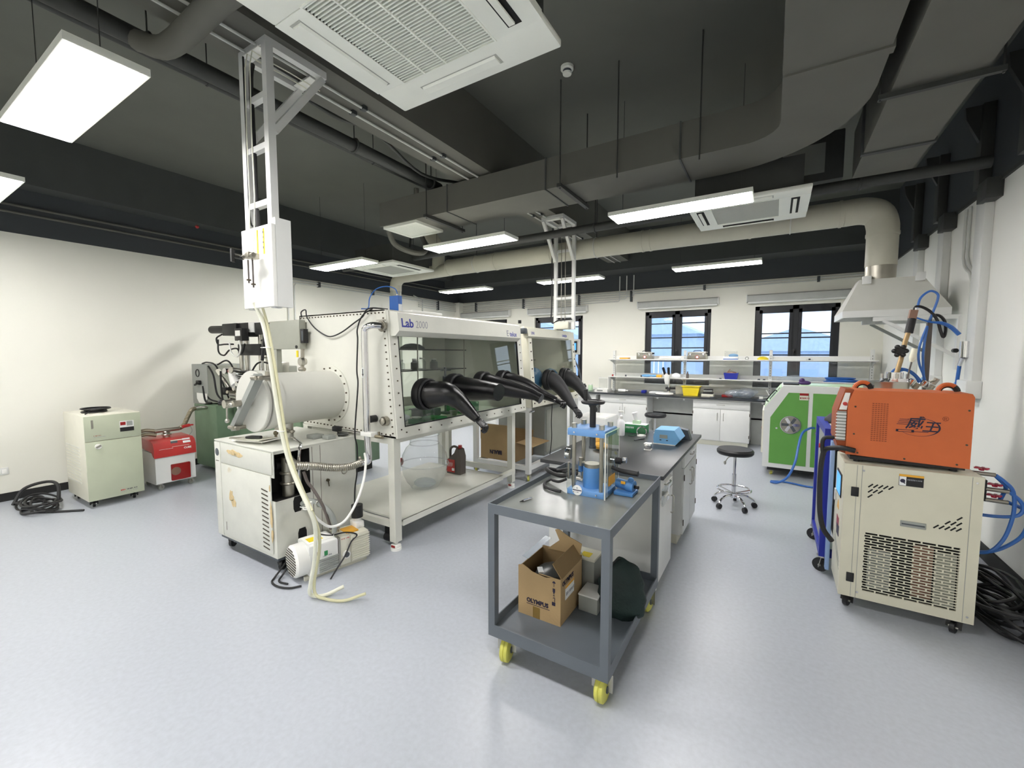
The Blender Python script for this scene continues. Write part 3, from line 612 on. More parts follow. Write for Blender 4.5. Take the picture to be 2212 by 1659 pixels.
bp = MB().box(-3.87, -3.855, YA, YB, .975, 1.12).box(-3.87, -3.855, YA, YB, 1.86, 2.0).box(-3.87, -3.855, YA, 3.55, 1.12, 1.86).box(-3.87, -3.855, 4.08, YB, 1.12, 1.86)
t.p('back_frame', bp, 'cream'); t.p('back_window', B_(-3.866, -3.858, 3.55, 4.08, 1.12, 1.86), 'glass')
fr = MB(); slab(fr, YA, YB, .96, 1.045, -.012, .006); slab(fr, YA, YB, 1.83, 2.0, -.012, .006); slab(fr, YA, YA + .085, 1.045, 1.83, -.012, .006); slab(fr, YB - .10, YB, 1.045, 1.83, -.012, .006)
t.p('front_frame', fr, 'cream')
gl = MB(); slab(gl, YA + .085, YB - .10, 1.045, 1.83, -.008, -.001); t.p('front_window', gl, 'glass')
gk = MB(); slab(gk, YA + .085, YA + .095, 1.045, 1.83, -.012, .007); slab(gk, YB - .11, YB - .10, 1.045, 1.83, -.012, .007); slab(gk, YA + .085, YB - .1, 1.045, 1.053, -.012, .007); t.p('window_seal', gk, 'black')
bm = MB(); bolts(bm, [Vector((fx(z) + .006, YA + .045, z)) for z in [1.03 + .1 * k for k in range(8)]] + [Vector((fx(z) + .006, YB - .05, z)) for z in [1.0 + .095 * k for k in range(9)]] + [Vector((fx(1.0) + .006, y, 1.0)) for y in [YA + .1 + .145 * k for k in range(14)]], 'x')
t.p('bolts', bm, 'bolt', kind='stuff')
# rear end flange to second box
# light housing
lh = [(-2.69, 2.0), (-2.60, 1.99), (-2.572, 1.978), (-2.555, 1.835), (-2.60, 1.795), (-2.668, 1.795)]
t.p('light_housing', MB().prism(lh, 'y', 2.435, 4.35), 'cream', label='long cream lamp housing over the window')
up = Vector((-.017, 0, .143)).normalized()
t.txt('Lab', .098, (-2.5585, 2.465, 1.868), (0, 1, 0), up, 'inkblue', bold=.0025); t.txt('2000', .09, (-2.5585, 2.625, 1.866), (0, 1, 0), up, 'inkgrey', bold=-.0005, shear=.1, sx=.82)
t.txt('telux', .074, (-2.5565, 4.11, 1.85), (0, 1, 0), up, 'inkblue', bold=.0015, sx=1.0); t.txt('E', .092, (-2.5565, 4.045, 1.85), (0, 1, 0), up, 'inkgrey', bold=.001)
t.p('top_tray', MB().box(-3.0, -2.72, 2.75, 3.15, 2.012, 2.035, .004), 'bright', label='white flat lid on the roof')
# fittings on end plate
f = t.p('port_flange', MB().cyl((-2.70, 2.415, 1.875), (-2.70, 2.37, 1.875), .035, 16).torus((-2.70, 2.385, 1.875), .04, .008, 'y', 16, 6), 'brushed', label='steel vacuum clamp flange')
t.p('clamp_screw', MB().bar((-2.75, 2.38, 1.92), (-2.65, 2.38, 1.92), .01), 'steel', f)
t.p('port_flange', MB().cyl((-2.70, 2.415, 1.10), (-2.70, 2.38, 1.10), .04, 16).ball((-2.70, 2.37, 1.10), .03, 10, (1, .5, 1)), 'brushed')
t.p('port_flange', MB().cyl((-2.83, 2.415, 1.11), (-2.83, 2.36, 1.11), .03, 12), 'black')
pp = t.p('bent_pipe', MB().tube([(-2.70, 2.37, 1.875), (-2.73, 2.31, 1.875), (-2.79, 2.30, 1.85), (-2.805, 2.30, 1.79), (-2.803, 2.30, 1.5), (-2.80, 2.30, 1.0), (-2.79, 2.30, .80), (-2.82, 2.29, .765), (-2.86, 2.28, .76)], .027, 18, 6), 'chrome', label='polished bent steel vacuum pipe')
t.p('arrow_label', B_(-2.815, -2.79, 2.2735, 2.2745, 1.46, 1.54), 'paper', pp); t.p('arrow', MB().prism([(-2.8075, 1.53), (-2.8075, 1.49), (-2.813, 1.49), (-2.8025, 1.465), (-2.792, 1.49), (-2.7975, 1.49), (-2.7975, 1.53)], 'y', 2.2725, 2.2735), 'black', pp)
t.p('pipe_clamp', MB().box(-2.85, -2.72, 2.27, 2.34, .985, 1.02, .005), 'bright'); t.p('drain_cock', MB().cyl((-2.7, 2.3, .99), (-2.62, 2.3, .99), .014).cyl((-2.66, 2.3, .99), (-2.66, 2.3, 1.03), .008), 'brass')
# corrugated hose
pts = catmull([(-2.86,2.28,.76),(-2.865,2.19,.748),(-2.885,2.10,.755),(-2.90,2.015,0.774),(-2.915,1.927,0.80),(-2.92,1.85,0.82),(-2.925,1.76,0.84)], 12)
t.p('corrugated_hose', MB().tube(pts, [.030 if k % 2 else .0255 for k in range(len(pts))], 14, 1), 'brushed', label='ribbed stainless steel vacuum hose')
t.p('hose_clamp', MB().torus((-2.86, 2.275, .76), .028, .008, 'y', 16, 8).ball((-2.86, 2.27, .80), .014), 'brushed'); t.p('hose_clamp', MB().torus((-2.92, 1.84, .82), .028, .006, 'y', 16, 8), 'steel')
for k in range(2): t.p('roof_knob', MB().cyl((-3.5 + k * .9, 4.4, 2.012), (-3.5 + k * .9, 4.4, 2.05), .02), 'black')
# antechamber
c = (-3.425, 0, 1.285)
an = t.p('antechamber', MB().lathe([(.213, 1.80), (.213, YA)], c, 48, 'y', False), 'airlock', label='large cream cylindrical airlock chamber')
t.p('flange_ring', MB().lathe([(.212, YA - .012), (.262, YA - .012), (.262, YA), (.212, YA)], c, 48, 'y', False), 'cream', an)
bm = MB()
for k in range(18):
    a = 2 * pi * k / 18 + .1; p = Vector((c[0] + .238 * cos(a), YA - .012, c[2] + .238 * sin(a))); bm.cyl(p, p + Vector((0, -.009, 0)), .0075, 6)
t.p('bolts', bm, 'bolt', an, kind='stuff')
t.p('end_collar', MB().lathe([(.2, 1.86), (.232, 1.86), (.236, 1.80), (.236, 1.775), (.2, 1.775)], c, 48, 'y', False), 'airlock', an)
dr = t.p('chamber_door', MB().lathe([(.02, 1.765), (.235, 1.765), (.24, 1.755), (.24, 1.742), (.235, 1.735), (.02, 1.735)], (-3.44, 0, 1.28), 48, 'y'), 'airlock', label='round cream airlock door with a slanted clamp bar')
A, Bq = Vector((-3.235, 1.685, 1.475)), Vector((-3.60, 1.685, 1.075)); dv = (Bq - A).normalized()
t.p('clamp_bar', MB().bar(A - dv * .02, Bq + dv * .02, .045, .06, (0, 1, 0)), 'greymetal', dr)
for p, s_ in ((A, 1), (Bq, 1)): t.p('clamp_bolt', MB().cyl((p.x + .05, 1.64, p.z - .0), (p.x + .05, 1.74, p.z), .016, 12).cyl((p.x - .035, 1.66, p.z), (p.x + .09, 1.66, p.z), .016, 12), 'brushed', dr)
t.p('screw_hub', MB().cyl((-3.44, 1.735, 1.28), (-3.44, 1.60, 1.275), .024, 14).ball((-3.54, 1.63, 1.27), .0), 'brushed', dr)
t.p('handle_boss', MB().cyl((-3.53, 1.64, 1.27), (-3.53, 1.58, 1.27), .032, 14), 'steel', dr)
for k, (dx, dz) in enumerate(((-.10, .01), (.07, 0.0), (-.005, -.13))):
    t.p('handle_bar', MB().cyl((-3.53, 1.60, 1.27), (-3.53 + dx, 1.60, 1.27 + dz), .007, 8).ball((-3.53 + dx, 1.60, 1.27 + dz), .017, 10), 'steel' if k else 'black', dr)
t.p('hinge', MB().cyl((-3.20, 1.74, 1.45), (-3.20, 1.74, 1.52), .02).bar((-3.2, 1.74, 1.48), (-3.26, 1.80, 1.46), .03), 'brushed', dr)
gs = t.p('gas_spring', MB().cyl((-3.385, 1.80, 1.60), (-3.335, 1.80, 1.80), .012, 12), 'black', label='black gas spring of the airlock door'); t.p('piston_rod', MB().cyl((-3.41, 1.80, 1.50), (-3.385, 1.80, 1.60), .005, 8), 'chrome', gs)
t.p('chamber_port', MB().cyl((-3.40, 2.0, 1.08), (-3.40, 2.0, .96), .035, 16).torus((-3.40, 2.0, 1.01), .04, .008, 'z', 16, 6), 'steel'); t.p('port_valve', MB().cyl((-3.50, 1.95, 1.03), (-3.30, 1.95, 1.03), .012).ball((-3.27, 1.95, 1.03), .018), 'brushed')
# interior
for z in (1.69, 1.465): t.p('inner_shelf', MB().box(-3.6, -3.25, 2.55, 4.2, z, z + .012), 'smoked')
for y in (2.6, 3.35, 4.15): t.p('shelf_post', MB().cyl((-3.245, y, 1.3), (-3.245, y, 1.98), .007, 6), 'brushed')
rg = random.Random(3)
def bottle(x, y, z, r, h, m_='clearplastic', cap='white', lab='', grp='jars inside the glove box'):
    q = T('jar', lab, 'jar', (x, y, z), grp); q.p('body', MB().lathe([(r * .9, z), (r, z + .01), (r, z + h * .75), (r * .6, z + h * .88), (r * .6, z + h)], (x, y, 0), 14), m_); q.p('cap', MB().cyl((x, y, z + h), (x, y, z + h + .018), r * .66, 14), cap)
for k, y in enumerate((2.80, 2.95, 3.10, 3.24, 3.42, 3.58, 3.75)): bottle(-3.38 + rg.uniform(-.03, .03), y, 1.477, rg.uniform(.035, .05), rg.uniform(.07, .12), 'clearplastic' if k % 2 else 'greymetal', 'bright', 'jar on the lower inner shelf of the large glove box, %s from the airlock end' % ['first', 'second', 'third', 'fourth', 'fifth', 'sixth', 'seventh'][k])
def inner(name, label, cat, mb, mt, o): one(name, label, cat, mb, mt, o, 'things inside the glove box')
inner('hot_plate', 'dark stirring hot plate on the floor inside the large glove box', 'hot plate', MB().box(-3.35, -3.1, 3.3, 3.55, .976, 1.06, .01).cyl((-3.22, 3.42, 1.06), (-3.22, 3.42, 1.075), .08, 20), 'darkgrey', (-3.2, 3.4, .976))
inner('box', 'green box on the floor inside the large glove box', 'box', MB().box(-3.2, -2.95, 3.75, 4.05, .976, 1.09, .006), 'greentop', (-3.1, 3.9, .976))
inner('box', 'flat green tray on the floor inside the glove box near the front pane', 'tray', MB().box(-3.0, -2.8, 2.95, 3.3, .976, 1.02, .006), 'greentop', (-2.9, 3.1, .976))
inner('box', 'white instrument box inside the large glove box under the shelf', 'box', MB().box(-3.75, -3.45, 2.65, 2.95, .976, 1.2, .008), 'white', (-3.6, 2.8, .976))
inner('bowl', 'upturned dark bowl on the upper inner shelf of the glove box', 'bowl', MB().lathe([(.14, 1.703), (.13, 1.725), (.08, 1.755), (.02, 1.765)], (-3.42, 3.45, 0), 20), 'darkgrey', (-3.42, 3.45, 1.703))
inner('press', 'small dark hand press inside the glove box', 'press', MB().box(-3.2, -3.08, 3.62, 3.72, .976, 1.0, .004).cyl((-3.14, 3.67, 1.0), (-3.14, 3.67, 1.5), .012).bar((-3.14, 3.6, 1.47), (-3.14, 3.76, 1.47), .02).cyl((-3.14, 3.67, 1.28), (-3.14, 3.67, 1.4), .03), 'darkgrey', (-3.14, 3.67, .976))
for k, (y_, r_, m_) in enumerate(((3.05, .05, 'bright'), (3.3, .045, 'clearplastic'), (3.62, .05, 'greymetal'), (3.86, .04, 'bright'))): inner('bowl', 'small %s bowl on the glove box floor behind the gloves' % ['white, leftmost', 'clear, second', 'grey, third', 'white, rightmost'][k], 'bowl', MB().lathe([(r_ * .6, .976), (r_, 1.03), (r_ * .95, 1.03), (r_ * .5, .982)], (-2.98 - .05 * (k % 2), y_, 0), 18), m_, (-3, y_, .976))
inner('box', 'flat pale green box at the back of the glove box floor', 'box', MB().box(-3.6, -3.3, 3.2, 3.6, .976, 1.05, .006), 'mint', (-3.4, 3.4, .976))
inner('stack', 'stack of white sheets on the upper inner shelf', 'stack', MB().box(-3.55, -3.3, 2.75, 3.1, 1.703, 1.74, .004), 'bright', (-3.4, 2.9, 1.703))
inner('canister', 'grey canister standing at the airlock end inside the glove box', 'canister', MB().cyl((-3.25, 2.62, .976), (-3.25, 2.62, 1.2), .06, 20), 'greymetal', (-3.25, 2.62, .976))
inner('crumpled_bag', 'crumpled clear plastic bags inside the glove box by the first glove', 'bag', MB().ball((-3.0, 2.75, 1.03), .1, 12, (1.1, 1.4, .5)).ball((-3.1, 2.95, 1.02), .09, 12, (1, 1.2, .45)), 'bag', (-3, 2.8, .976))
# gloves
def glove(name, label, port, pts, radii, hand, mt='gloveblack', ring=.125, grp='black rubber gloves on the glove boxes', box_=None):
    t_ = box_; py, pz = port; x = fx(pz)
    rg_ = t_.p('glove_port', MB().lathe([(ring - .01, x - .01), (ring + .012, x - .01), (ring + .016, x + .02), (ring + .004, x + .05), (ring + .012, x + .075), (ring, x + .085), (ring - .01, x + .08)], (0, py, pz), 32, 'x', False), 'black')
    mb = MB().tube([(x + .03, py, pz)] + pts, radii, 18, 6)
    P = [Vector(p) for p in pts]; tip = P[-1]; d = (P[-1] - P[-2]).normalized()
    upv = Vector((0, 0, 1)); s_ = d.cross(upv).normalized(); n_ = s_.cross(d)
    if hand:
        mb.tube([tip - d * .02, tip + d * .03, tip + d * .085], [.032, .05, .05], 12, 3, .5)
        for k, ln in enumerate((.045, .056, .05, .038)):
            o_ = s_ * ((k - 1.5) * .024); b_ = tip + d * .072 + o_
            mb.tube([b_, b_ + d * ln * .6, b_ + d * ln * .9 - n_ * ln * .45, b_ + d * ln * .75 - n_ * ln * .95], [.0135, .0125, .011, .009], 8, 3)
        b_ = tip + d * .025 - s_ * .034; mb.tube([b_, b_ + d * .02 - s_ * .022 - n_ * .01, b_ + d * .05 - s_ * .026 - n_ * .03], [.013, .012, .009], 8, 3)
    return t_.p('glove', mb, mt, rg_)
G = 'black'
glove('glove', '', (2.755, 1.30), [(-2.50, 2.76, 1.30), (-2.38, 2.79, 1.31), (-2.30, 2.84, 1.26), (-2.20, 2.87, 1.17), (-2.12, 2.885, 1.10)], [.12, .118, .102, .078, .055, .036], True, box_=t)
glove('glove', '', (3.16, 1.325), [(-2.50, 3.16, 1.325), (-2.30, 3.15, 1.32), (-2.15, 3.14, 1.318), (-2.06, 3.13, 1.31)], [.12, .113, .097, .080, .078], False, box_=t)
glove('glove', '', (3.62, 1.33), [(-2.50, 3.62, 1.33), (-2.30, 3.70, 1.29), (-2.12, 3.76, 1.25), (-2.03, 3.76, 1.225), (-1.97, 3.76, 1.20)], [.12, .112, .085, .062, .048, .05], False, box_=t)
glove('glove', '', (4.02, 1.33), [(-2.50, 4.05, 1.33), (-2.34, 4.10, 1.29), (-2.18, 4.12, 1.22), (-2.05, 4.10, 1.185), (-1.97, 4.09, 1.16)], [.12, .11, .085, .06, .042, .034], True, box_=t)
# control head on the left: grey electrical box on a post
t = T('electrical_box', 'grey electrical box on a post above the airlock cylinder', 'box', (-4.0, 2.37, 0))
t.p('case', B_(-4.24, -3.745, 2.335, 2.40, 1.695, 1.965, .006), 'boxgrey'); t.p('post', B_(-4.235, -4.145, 2.345, 2.395, 0.0, 1.695), 'boxgrey')
t.p('power_socket', B_(-3.742, -3.69, 2.342, 2.39, 1.75, 1.88, .004), 'black'); t.p('slot', B_(-3.72, -3.70, 2.340, 2.342, 1.77, 1.86), 'darkgrey'); t.p('grommet', MB().cyl((-3.79, 2.334, 1.715), (-3.79, 2.327, 1.715), .015), 'black')
t = T('pressure_gauge', 'round steel gauge on a stem under the grey electrical box', 'gauge', (-3.76, 2.4, 1.5)); t.p('stem', MB().cyl((-3.66, 2.3, 1.50), (-3.645, 2.3, 1.69), .016), 'brushed'); t.p('bulb', MB().lathe([(.0, 2.27), (.035, 2.275), (.042, 2.30), (.03, 2.33), (.0, 2.34)], (-3.655, 0, 1.58), 18, 'y', False), 'steel'); t.p('tee', MB().cyl((-3.70, 2.3, 1.51), (-3.63, 2.3, 1.51), .018), 'brushed'); t.p('tag', B_(-3.73, -3.71, 2.29, 2.30, 1.62, 1.68), 'yellow')
# stand 1
t = T('glove_box_stand', 'cream steel frame carrying the large glove box, with a low shelf', 'stand', (-3.2, 3.4, 0))
LG = {'front left': (-2.665, 2.46), 'front right': (-2.72, 4.40), 'back left': (-3.84, 2.46), 'back right': (-3.84, 4.40)}
for n, (x, y) in LG.items():
    g = t.p('leg', B_(x - .035, x + .035, y - .035, y + .035, .075, .96), 'cream')
    t.p('foot', MB().cyl((x, y, .0), (x, y, .022), .045, 16).cyl((x, y, .02), (x, y, .08), .012, 10).box(x - .035, x + .035, y - .03, y + .03, .02, .05, .008), 'bright', g); t.p('foot_lock', B_(x - .02, x + .02, y - .037, y - .03, .028, .045, .002), 'darkred', g)
t.p('rail', B_(-3.765, -2.70, 2.44, 2.48, .90, .95), 'cream'); t.p('rail', B_(-3.765, -2.755, 4.38, 4.42, .90, .95), 'cream'); t.p('rail', MB().bar((-2.68, 2.495, .93), (-2.70, 4.365, .93), .04, .05), 'cream'); t.p('rail', B_(-3.82, -3.78, 2.495, 4.365, .90, .95), 'cream')
t.p('low_rail', B_(-3.765, -2.70, 2.42, 2.46, .20, .25), 'cream'); t.p('low_rail', B_(-3.765, -2.755, 4.40, 4.44, .17, .235), 'cream'); t.p('low_rail', B_(-2.70, -2.64, 2.495, 4.365, .20, .24), 'cream')
t.p('shelf', MB().box(-3.76, -2.62, 2.50, 4.06, .235, .25).box(-2.63, -2.615, 2.50, 4.06, .20, .25).box(-3.76, -2.62, 4.05, 4.065, .2, .25), 'cream', label='flat cream low shelf')
for k, (x, y) in enumerate(((-3.66, 4.33),)): t.p('post', B_(x - .03, x + .03, y - .03, y + .03, .25, .9), 'cream')
t.p('castor', MB().cyl((-2.82, 2.50, .07), (-2.76, 2.50, .07), .04, 16).box(-2.82, -2.76, 2.48, 2.52, .1, .2), 'black')
# blue controller box
t = T('control_box', 'small bright blue control box on top of the glove box', 'box', (-2.88, 2.72, 2.012)); t.p('case', B_(-2.95, -2.84, 2.70, 2.75, 2.013, 2.165, .004), 'ctrlblue'); t.p('connector', MB().cyl((-2.87, 2.725, 2.165), (-2.87, 2.725, 2.18), .012), 'brushed'); t.p('label', B_(-2.84, -2.8385, 2.705, 2.745, 2.03, 2.09), 'paper')
one('blue_cable', 'thin blue cable arching from the blue control box to the end plate', 'cable', MB().tube([(-2.87,2.725,2.18),(-2.90,2.72,2.23),(-2.97,2.68,2.25),(-3.03,2.62,2.22),(-3.04,2.56,2.14),(-2.99,2.50,2.045),(-2.98,2.42,2.03)], .005, 6), 'cable_blue', (-2.86, 2.7, 2.17))
one('black_cable', 'black cable draped across the bolted end plate from the grey box', 'cable', MB().tube([(-3.80,2.40,1.99),(-3.789,2.390,2.040),(-3.720,2.390,2.056),(-3.701,2.390,1.988),(-3.595,2.390,1.890),(-3.447,2.390,1.820),(-3.343,2.390,1.805),(-3.201,2.390,1.840),(-3.043,2.390,1.910),(-2.930,2.390,1.960),(-2.892,2.390,2.006),(-2.820,2.40,2.025),(-2.75,2.5,2.02)], .006, 6), 'black', (-3.8, 2.39, 2))
one('black_cable', 'black cable hanging down beside the bent steel pipe', 'cable', MB().tube([(-2.82,2.4,2.02),(-2.86,2.33,1.96),(-2.85,2.27,1.85),(-2.85,2.27,1.766),(-2.86,2.270,1.650),(-2.87,2.270,1.509),(-2.86,2.270,1.415),(-2.88,2.270,1.259),(-2.90,2.270,1.125),(-2.915,2.270,0.978),(-2.93,2.30,.872),(-2.938,2.300,0.669),(-2.97,2.300,0.524),(-2.98,2.300,0.368),(-2.985,2.300,0.2)], .006, 6), 'black', (-2.8, 2.3, 1.9))
one('black_plug', 'black plug and lead hanging below the end plate at the cabinet corner', 'plug', MB().box(-3.22, -3.14, 2.27, 2.32, .985, 1.03, .01).tube([(-3.18,2.30,0.99),(-3.147,2.300,0.897),(-3.12,2.300,0.799),(-3.14,2.28,.717),(-3.15,2.28,.6)], .006, 6), 'black', (-3.18, 2.3, .99))
one('black_cable', 'black cable dangling from a plug under the lower steel flange', 'cable', MB().tube([(-2.83, 2.34, 1.10), (-2.86, 2.33, 1.02), (-2.85, 2.33, .92), (-2.80, 2.33, .86)], .008, 6), 'black', (-2.83, 2.34, 1.1))

# second glove box
t = T('glove_box', 'smaller white glove box behind the large one, with two dark gloves', 'glove box', (-3.1, 5.4, .96))
YA2, YB2 = 4.70, 6.15
side2 = [(-3.6, .98), (-2.585, .98), (-2.69, 1.98), (-3.6, 2.0)]
for y in (YA2, YB2 - .02): t.p('side_plate', MB().prism(side2, 'y', y, y + .02), 'offwhite')
t.p('top_plate', B_(-3.6, -2.71, YA2, YB2, 1.98, 1.995), 'offwhite'); t.p('floor_plate', B_(-3.6, -2.60, YA2, YB2, .965, .98), 'offwhite')
t.p('back_panel', B_(-3.61, -3.6, YA2, YB2, .98, 2.0), 'offwhite')
fr = MB(); slab(fr, YA2, YB2, .97, 1.07, -.012, .006); slab(fr, YA2, YB2, 1.86, 1.98, -.012, .006); slab(fr, YA2, YA2 + .09, 1.07, 1.86, -.012, .006); slab(fr, YB2 - .1, YB2, 1.07, 1.86, -.012, .006)
t.p('front_frame', fr, 'offwhite'); gl = MB(); slab(gl, YA2 + .09, YB2 - .10, 1.07, 1.86, -.008, -.001); t.p('front_window', gl, 'glass')
bm = MB(); bolts(bm, [Vector((fx(z) + .006, YA2 + .045, z)) for z in [1.02 + .11 * k for k in range(8)]] + [Vector((fx(z) + .006, YB2 - .05, z)) for z in [1.02 + .11 * k for k in range(8)]] + [Vector((fx(1.0) + .006, y, 1.015)) for y in [YA2 + .15 + .17 * k for k in range(8)]], 'x', .009, .01); t.p('bolts', bm, 'bolt', kind='stuff')
t.p('light_housing', MB().prism([(-2.70, 1.975), (-2.63, 1.967), (-2.617, 1.872), (-2.655, 1.85), (-2.68, 1.85)], 'y', 4.64, 5.88), 'offwhite')
t.txt('UNI', .05, (-2.6205, 4.72, 1.895), (0, 1, 0), up, 'inkblue', bold=.001); t.scrib((-2.6195, 5.64, 1.89), (0, 1, 0), up, 6, .04, 'inkblue')
t.p('lamp_shell', B_(-2.70, -2.63, 4.57, 4.638, 1.9, 1.97, .01), 'darkgrey')
t.p('inner_shelf', B_(-3.55, -3.25, 4.8, 6.0, 1.55, 1.56), 'smoked')
t.p('hanging_handle', MB().cyl((-2.56, 4.58, .93), (-2.56, 4.68, .93), .014), 'chrome')
glove('glove', '', (5.15, 1.30), [(-2.50, 5.14, 1.28), (-2.36, 5.10, 1.17), (-2.24, 5.06, 1.04), (-2.13, 5.0, .95)], [.12, .11, .085, .06, .036], True, 'rubber', box_=t)
glove('glove', '', (5.66, 1.31), [(-2.50, 5.66, 1.29), (-2.36, 5.64, 1.19), (-2.24, 5.60, 1.07), (-2.12, 5.52, .96)], [.12, .11, .08, .058, .036], True, 'rubber', box_=t)
t.p('inner_sleeve', MB().ball((-2.80, 5.1, 1.30), .17, 14, (.8, 1, 1)), 'bluefabric', label='blue cloth sleeve behind the glass'); t.p('inner_sleeve', MB().ball((-2.80, 5.62, 1.28), .16, 14, (.8, 1, 1)), 'bluefabric')
t = T('glove_box_stand', 'white square-tube frame under the second glove box, with a bottom rail', 'stand', (-3.1, 5.4, 0))
for x, y in ((-2.655, 4.72), (-2.66, 6.12), (-3.49, 4.72), (-3.49, 6.12)): t.p('leg', B_(x - .03, x + .03, y - .03, y + .03, .1, .96), 'white')
for a in ((-3.46, -2.685, 4.69, 4.75), (-3.46, -2.69, 6.09, 6.15)): t.p('bottom_rail', B_(*a, .145, .205), 'white'); t.p('top_rail', B_(*a, .90, .965), 'white')
for x in (-3.49, -2.66): t.p('bottom_rail', B_(x - .03, x + .03, 4.75, 6.09, .145, .205), 'white')
for x, y in ((-2.655, 4.72), (-2.66, 6.12), (-3.49, 4.72), (-3.49, 6.12)): caster(t, x, y, .1, .042, 'ywheel', .4)
t = T('purifier_cabinet', 'light grey panelled cabinet under the second glove box', 'cabinet', (-3.0, 5.75, .2)); t.p('body', B_(-3.5, -2.72, 5.3, 6.06, .206, .90, .004), 'greymetal'); t.p('panel', B_(-2.718, -2.712, 5.34, 6.02, .25, .86), 'boxgrey')
one('black_cable', 'thin black cable hanging in front of the light grey cabinet', 'cable', MB().tube([(-2.63, 5.35, .95), (-2.63, 5.33, .7), (-2.64, 5.36, .45), (-2.63, 5.28, .21)], .006, 6), 'black', (-2.63, 5.35, .9))
# box with raised flap, cardboard
t = T('cardboard_box', 'open brown cardboard box with a raised flap and upside-down print, behind the shelf frame', 'box', (-3.05, 5.0, .206))
a0, a1, b0, b1, h0, h1 = -3.455, -2.89, 4.78, 5.28, .206, .47
for q in ((a0, a1, b0, b0 + .006), (a0, a1, b1 - .006, b1), (a1 - .006, a1, b0 + .006, b1 - .006), (a0, a0 + .006, b0 + .006, b1 - .006)): t.p('wall', B_(*q, h0, h1), 'cardboard')
t.p('bottom', B_(a0 + .006, a1 - .006, b0 + .006, b1 - .006, h0, h0 + .006), 'cardboard')
t.p('raised_flap', B_(a0, a1, b0 - .006, b0, h1, .69), 'cardboard'); t.p('open_flap', MB().bar((a1, 5.03, h1 - .002), (a1 + .26, 5.03, h1 - .03), .48, .006), 'cardboard'); t.p('back_flap', MB().bar(((a0 + a1) / 2, b1, h1), ((a0 + a1) / 2, b1 + .01, h1 + .10), .55, .006, (0, 1, 0)), 'cardboard')
t.txt('BRAUN', .075, (-3.10, b0 - .0075, .335), (-1, 0, 0), (0, 0, -1), 'ink', bold=.003, sx=.8)
# glass globe
t = T('plastic_globe', 'large clear round vessel with a rimmed neck on the low shelf', 'vessel', (-3.1, 3.28, .25))
prof = [(.13, .252), (.15, .262), (.155, .28), (.19, .32), (.225, .40), (.24, .48), (.246, .495), (.246, .51), (.24, .525), (.228, .60), (.19, .675), (.15, .71), (.148, .80), (.155, .806)]
t.p('vessel', MB().lathe(prof, (-3.1, 3.28, 0), 40, 'z', False), 'clearplastic'); t.p('seam_ring', MB().torus((-3.1, 3.28, .502), .25, .006, 'z', 40, 6), 'clearplastic'); t.p('collar', MB().torus((-3.1, 3.28, .715), .152, .006, 'z', 36, 6).torus((-3.1, 3.28, .805), .155, .005, 'z', 36, 6), 'clearplastic')
t.p('liner', MB().ball((-3.06, 3.24, .31), .11, 14, (1.1, 1, .42)), 'bagclear', label='crumpled clear bag inside'); t.p('spigot', MB().cyl((-2.86, 3.37, .50), (-2.82, 3.39, .50), .02, 10), 'clearplastic'); t.p('side_grip', MB().ball((-3.36, 3.2, .50), .03, 10, (.7, .8, 1.4)), 'redtap')
# jug
t = T('oil_jug', 'dark grey oil jug with red label and cap on the low shelf', 'jug', (-3.12, 3.85, .25))
t.p('body', MB().prism([(-3.24, .252), (-3.04, .252), (-3.035, .46), (-3.06, .545), (-3.10, .56), (-3.13, .50), (-3.2, .44), (-3.245, .40)], 'y', 3.80, 3.90), 'greyplastic'); t.p('handle', MB().tube([(-3.10, 3.85, .55), (-3.17, 3.85, .565), (-3.22, 3.85, .53), (-3.225, 3.85, .45), (-3.215, 3.85, .40)], .014, 10), 'greyplastic')
t.p('cap', MB().cyl((-3.08, 3.85, .555), (-3.08, 3.85, .59), .022, 14), 'red'); t.p('label', B_(-3.235, -3.12, 3.796, 3.80, .27, .42), 'red'); t.p('sticker', B_(-3.16, -3.125, 3.793, 3.796, .29, .32), 'paper')
# small HMI screen at the second glove box right end
t = T('touch_panel', 'small touch screen on a white arm beside the far window', 'screen', (-2.72, 6.3, 1.0)); t.p('housing', B_(-2.82, -2.62, 6.28, 6.33, 1.64, 1.88, .01), 'white'); t.p('bezel', B_(-2.775, -2.655, 6.27, 6.28, 1.67, 1.85, .004), 'frameblack'); t.p('screen', B_(-2.76, -2.67, 6.266, 6.27, 1.71, 1.82), 'screenblue')
t.p('post', MB().cyl((-2.78, 6.31, 0.98), (-2.78, 6.31, 1.64), .015), 'white'); t.p('conduit_hose', MB().tube([(-2.70, 6.30, 1.64), (-2.70, 6.30, 1.55), (-2.63, 6.30, 1.4), (-2.59, 6.30, 1.2), (-2.60, 6.28, 1.05)], .014, 8), 'darkgrey')
t.p('foot_rail', B_(-2.82, -2.52, 6.27, 6.33, 0.94, 0.98), 'white'); t.p('leg', B_(-2.70, -2.65, 6.28, 6.33, 0, .94), 'white')
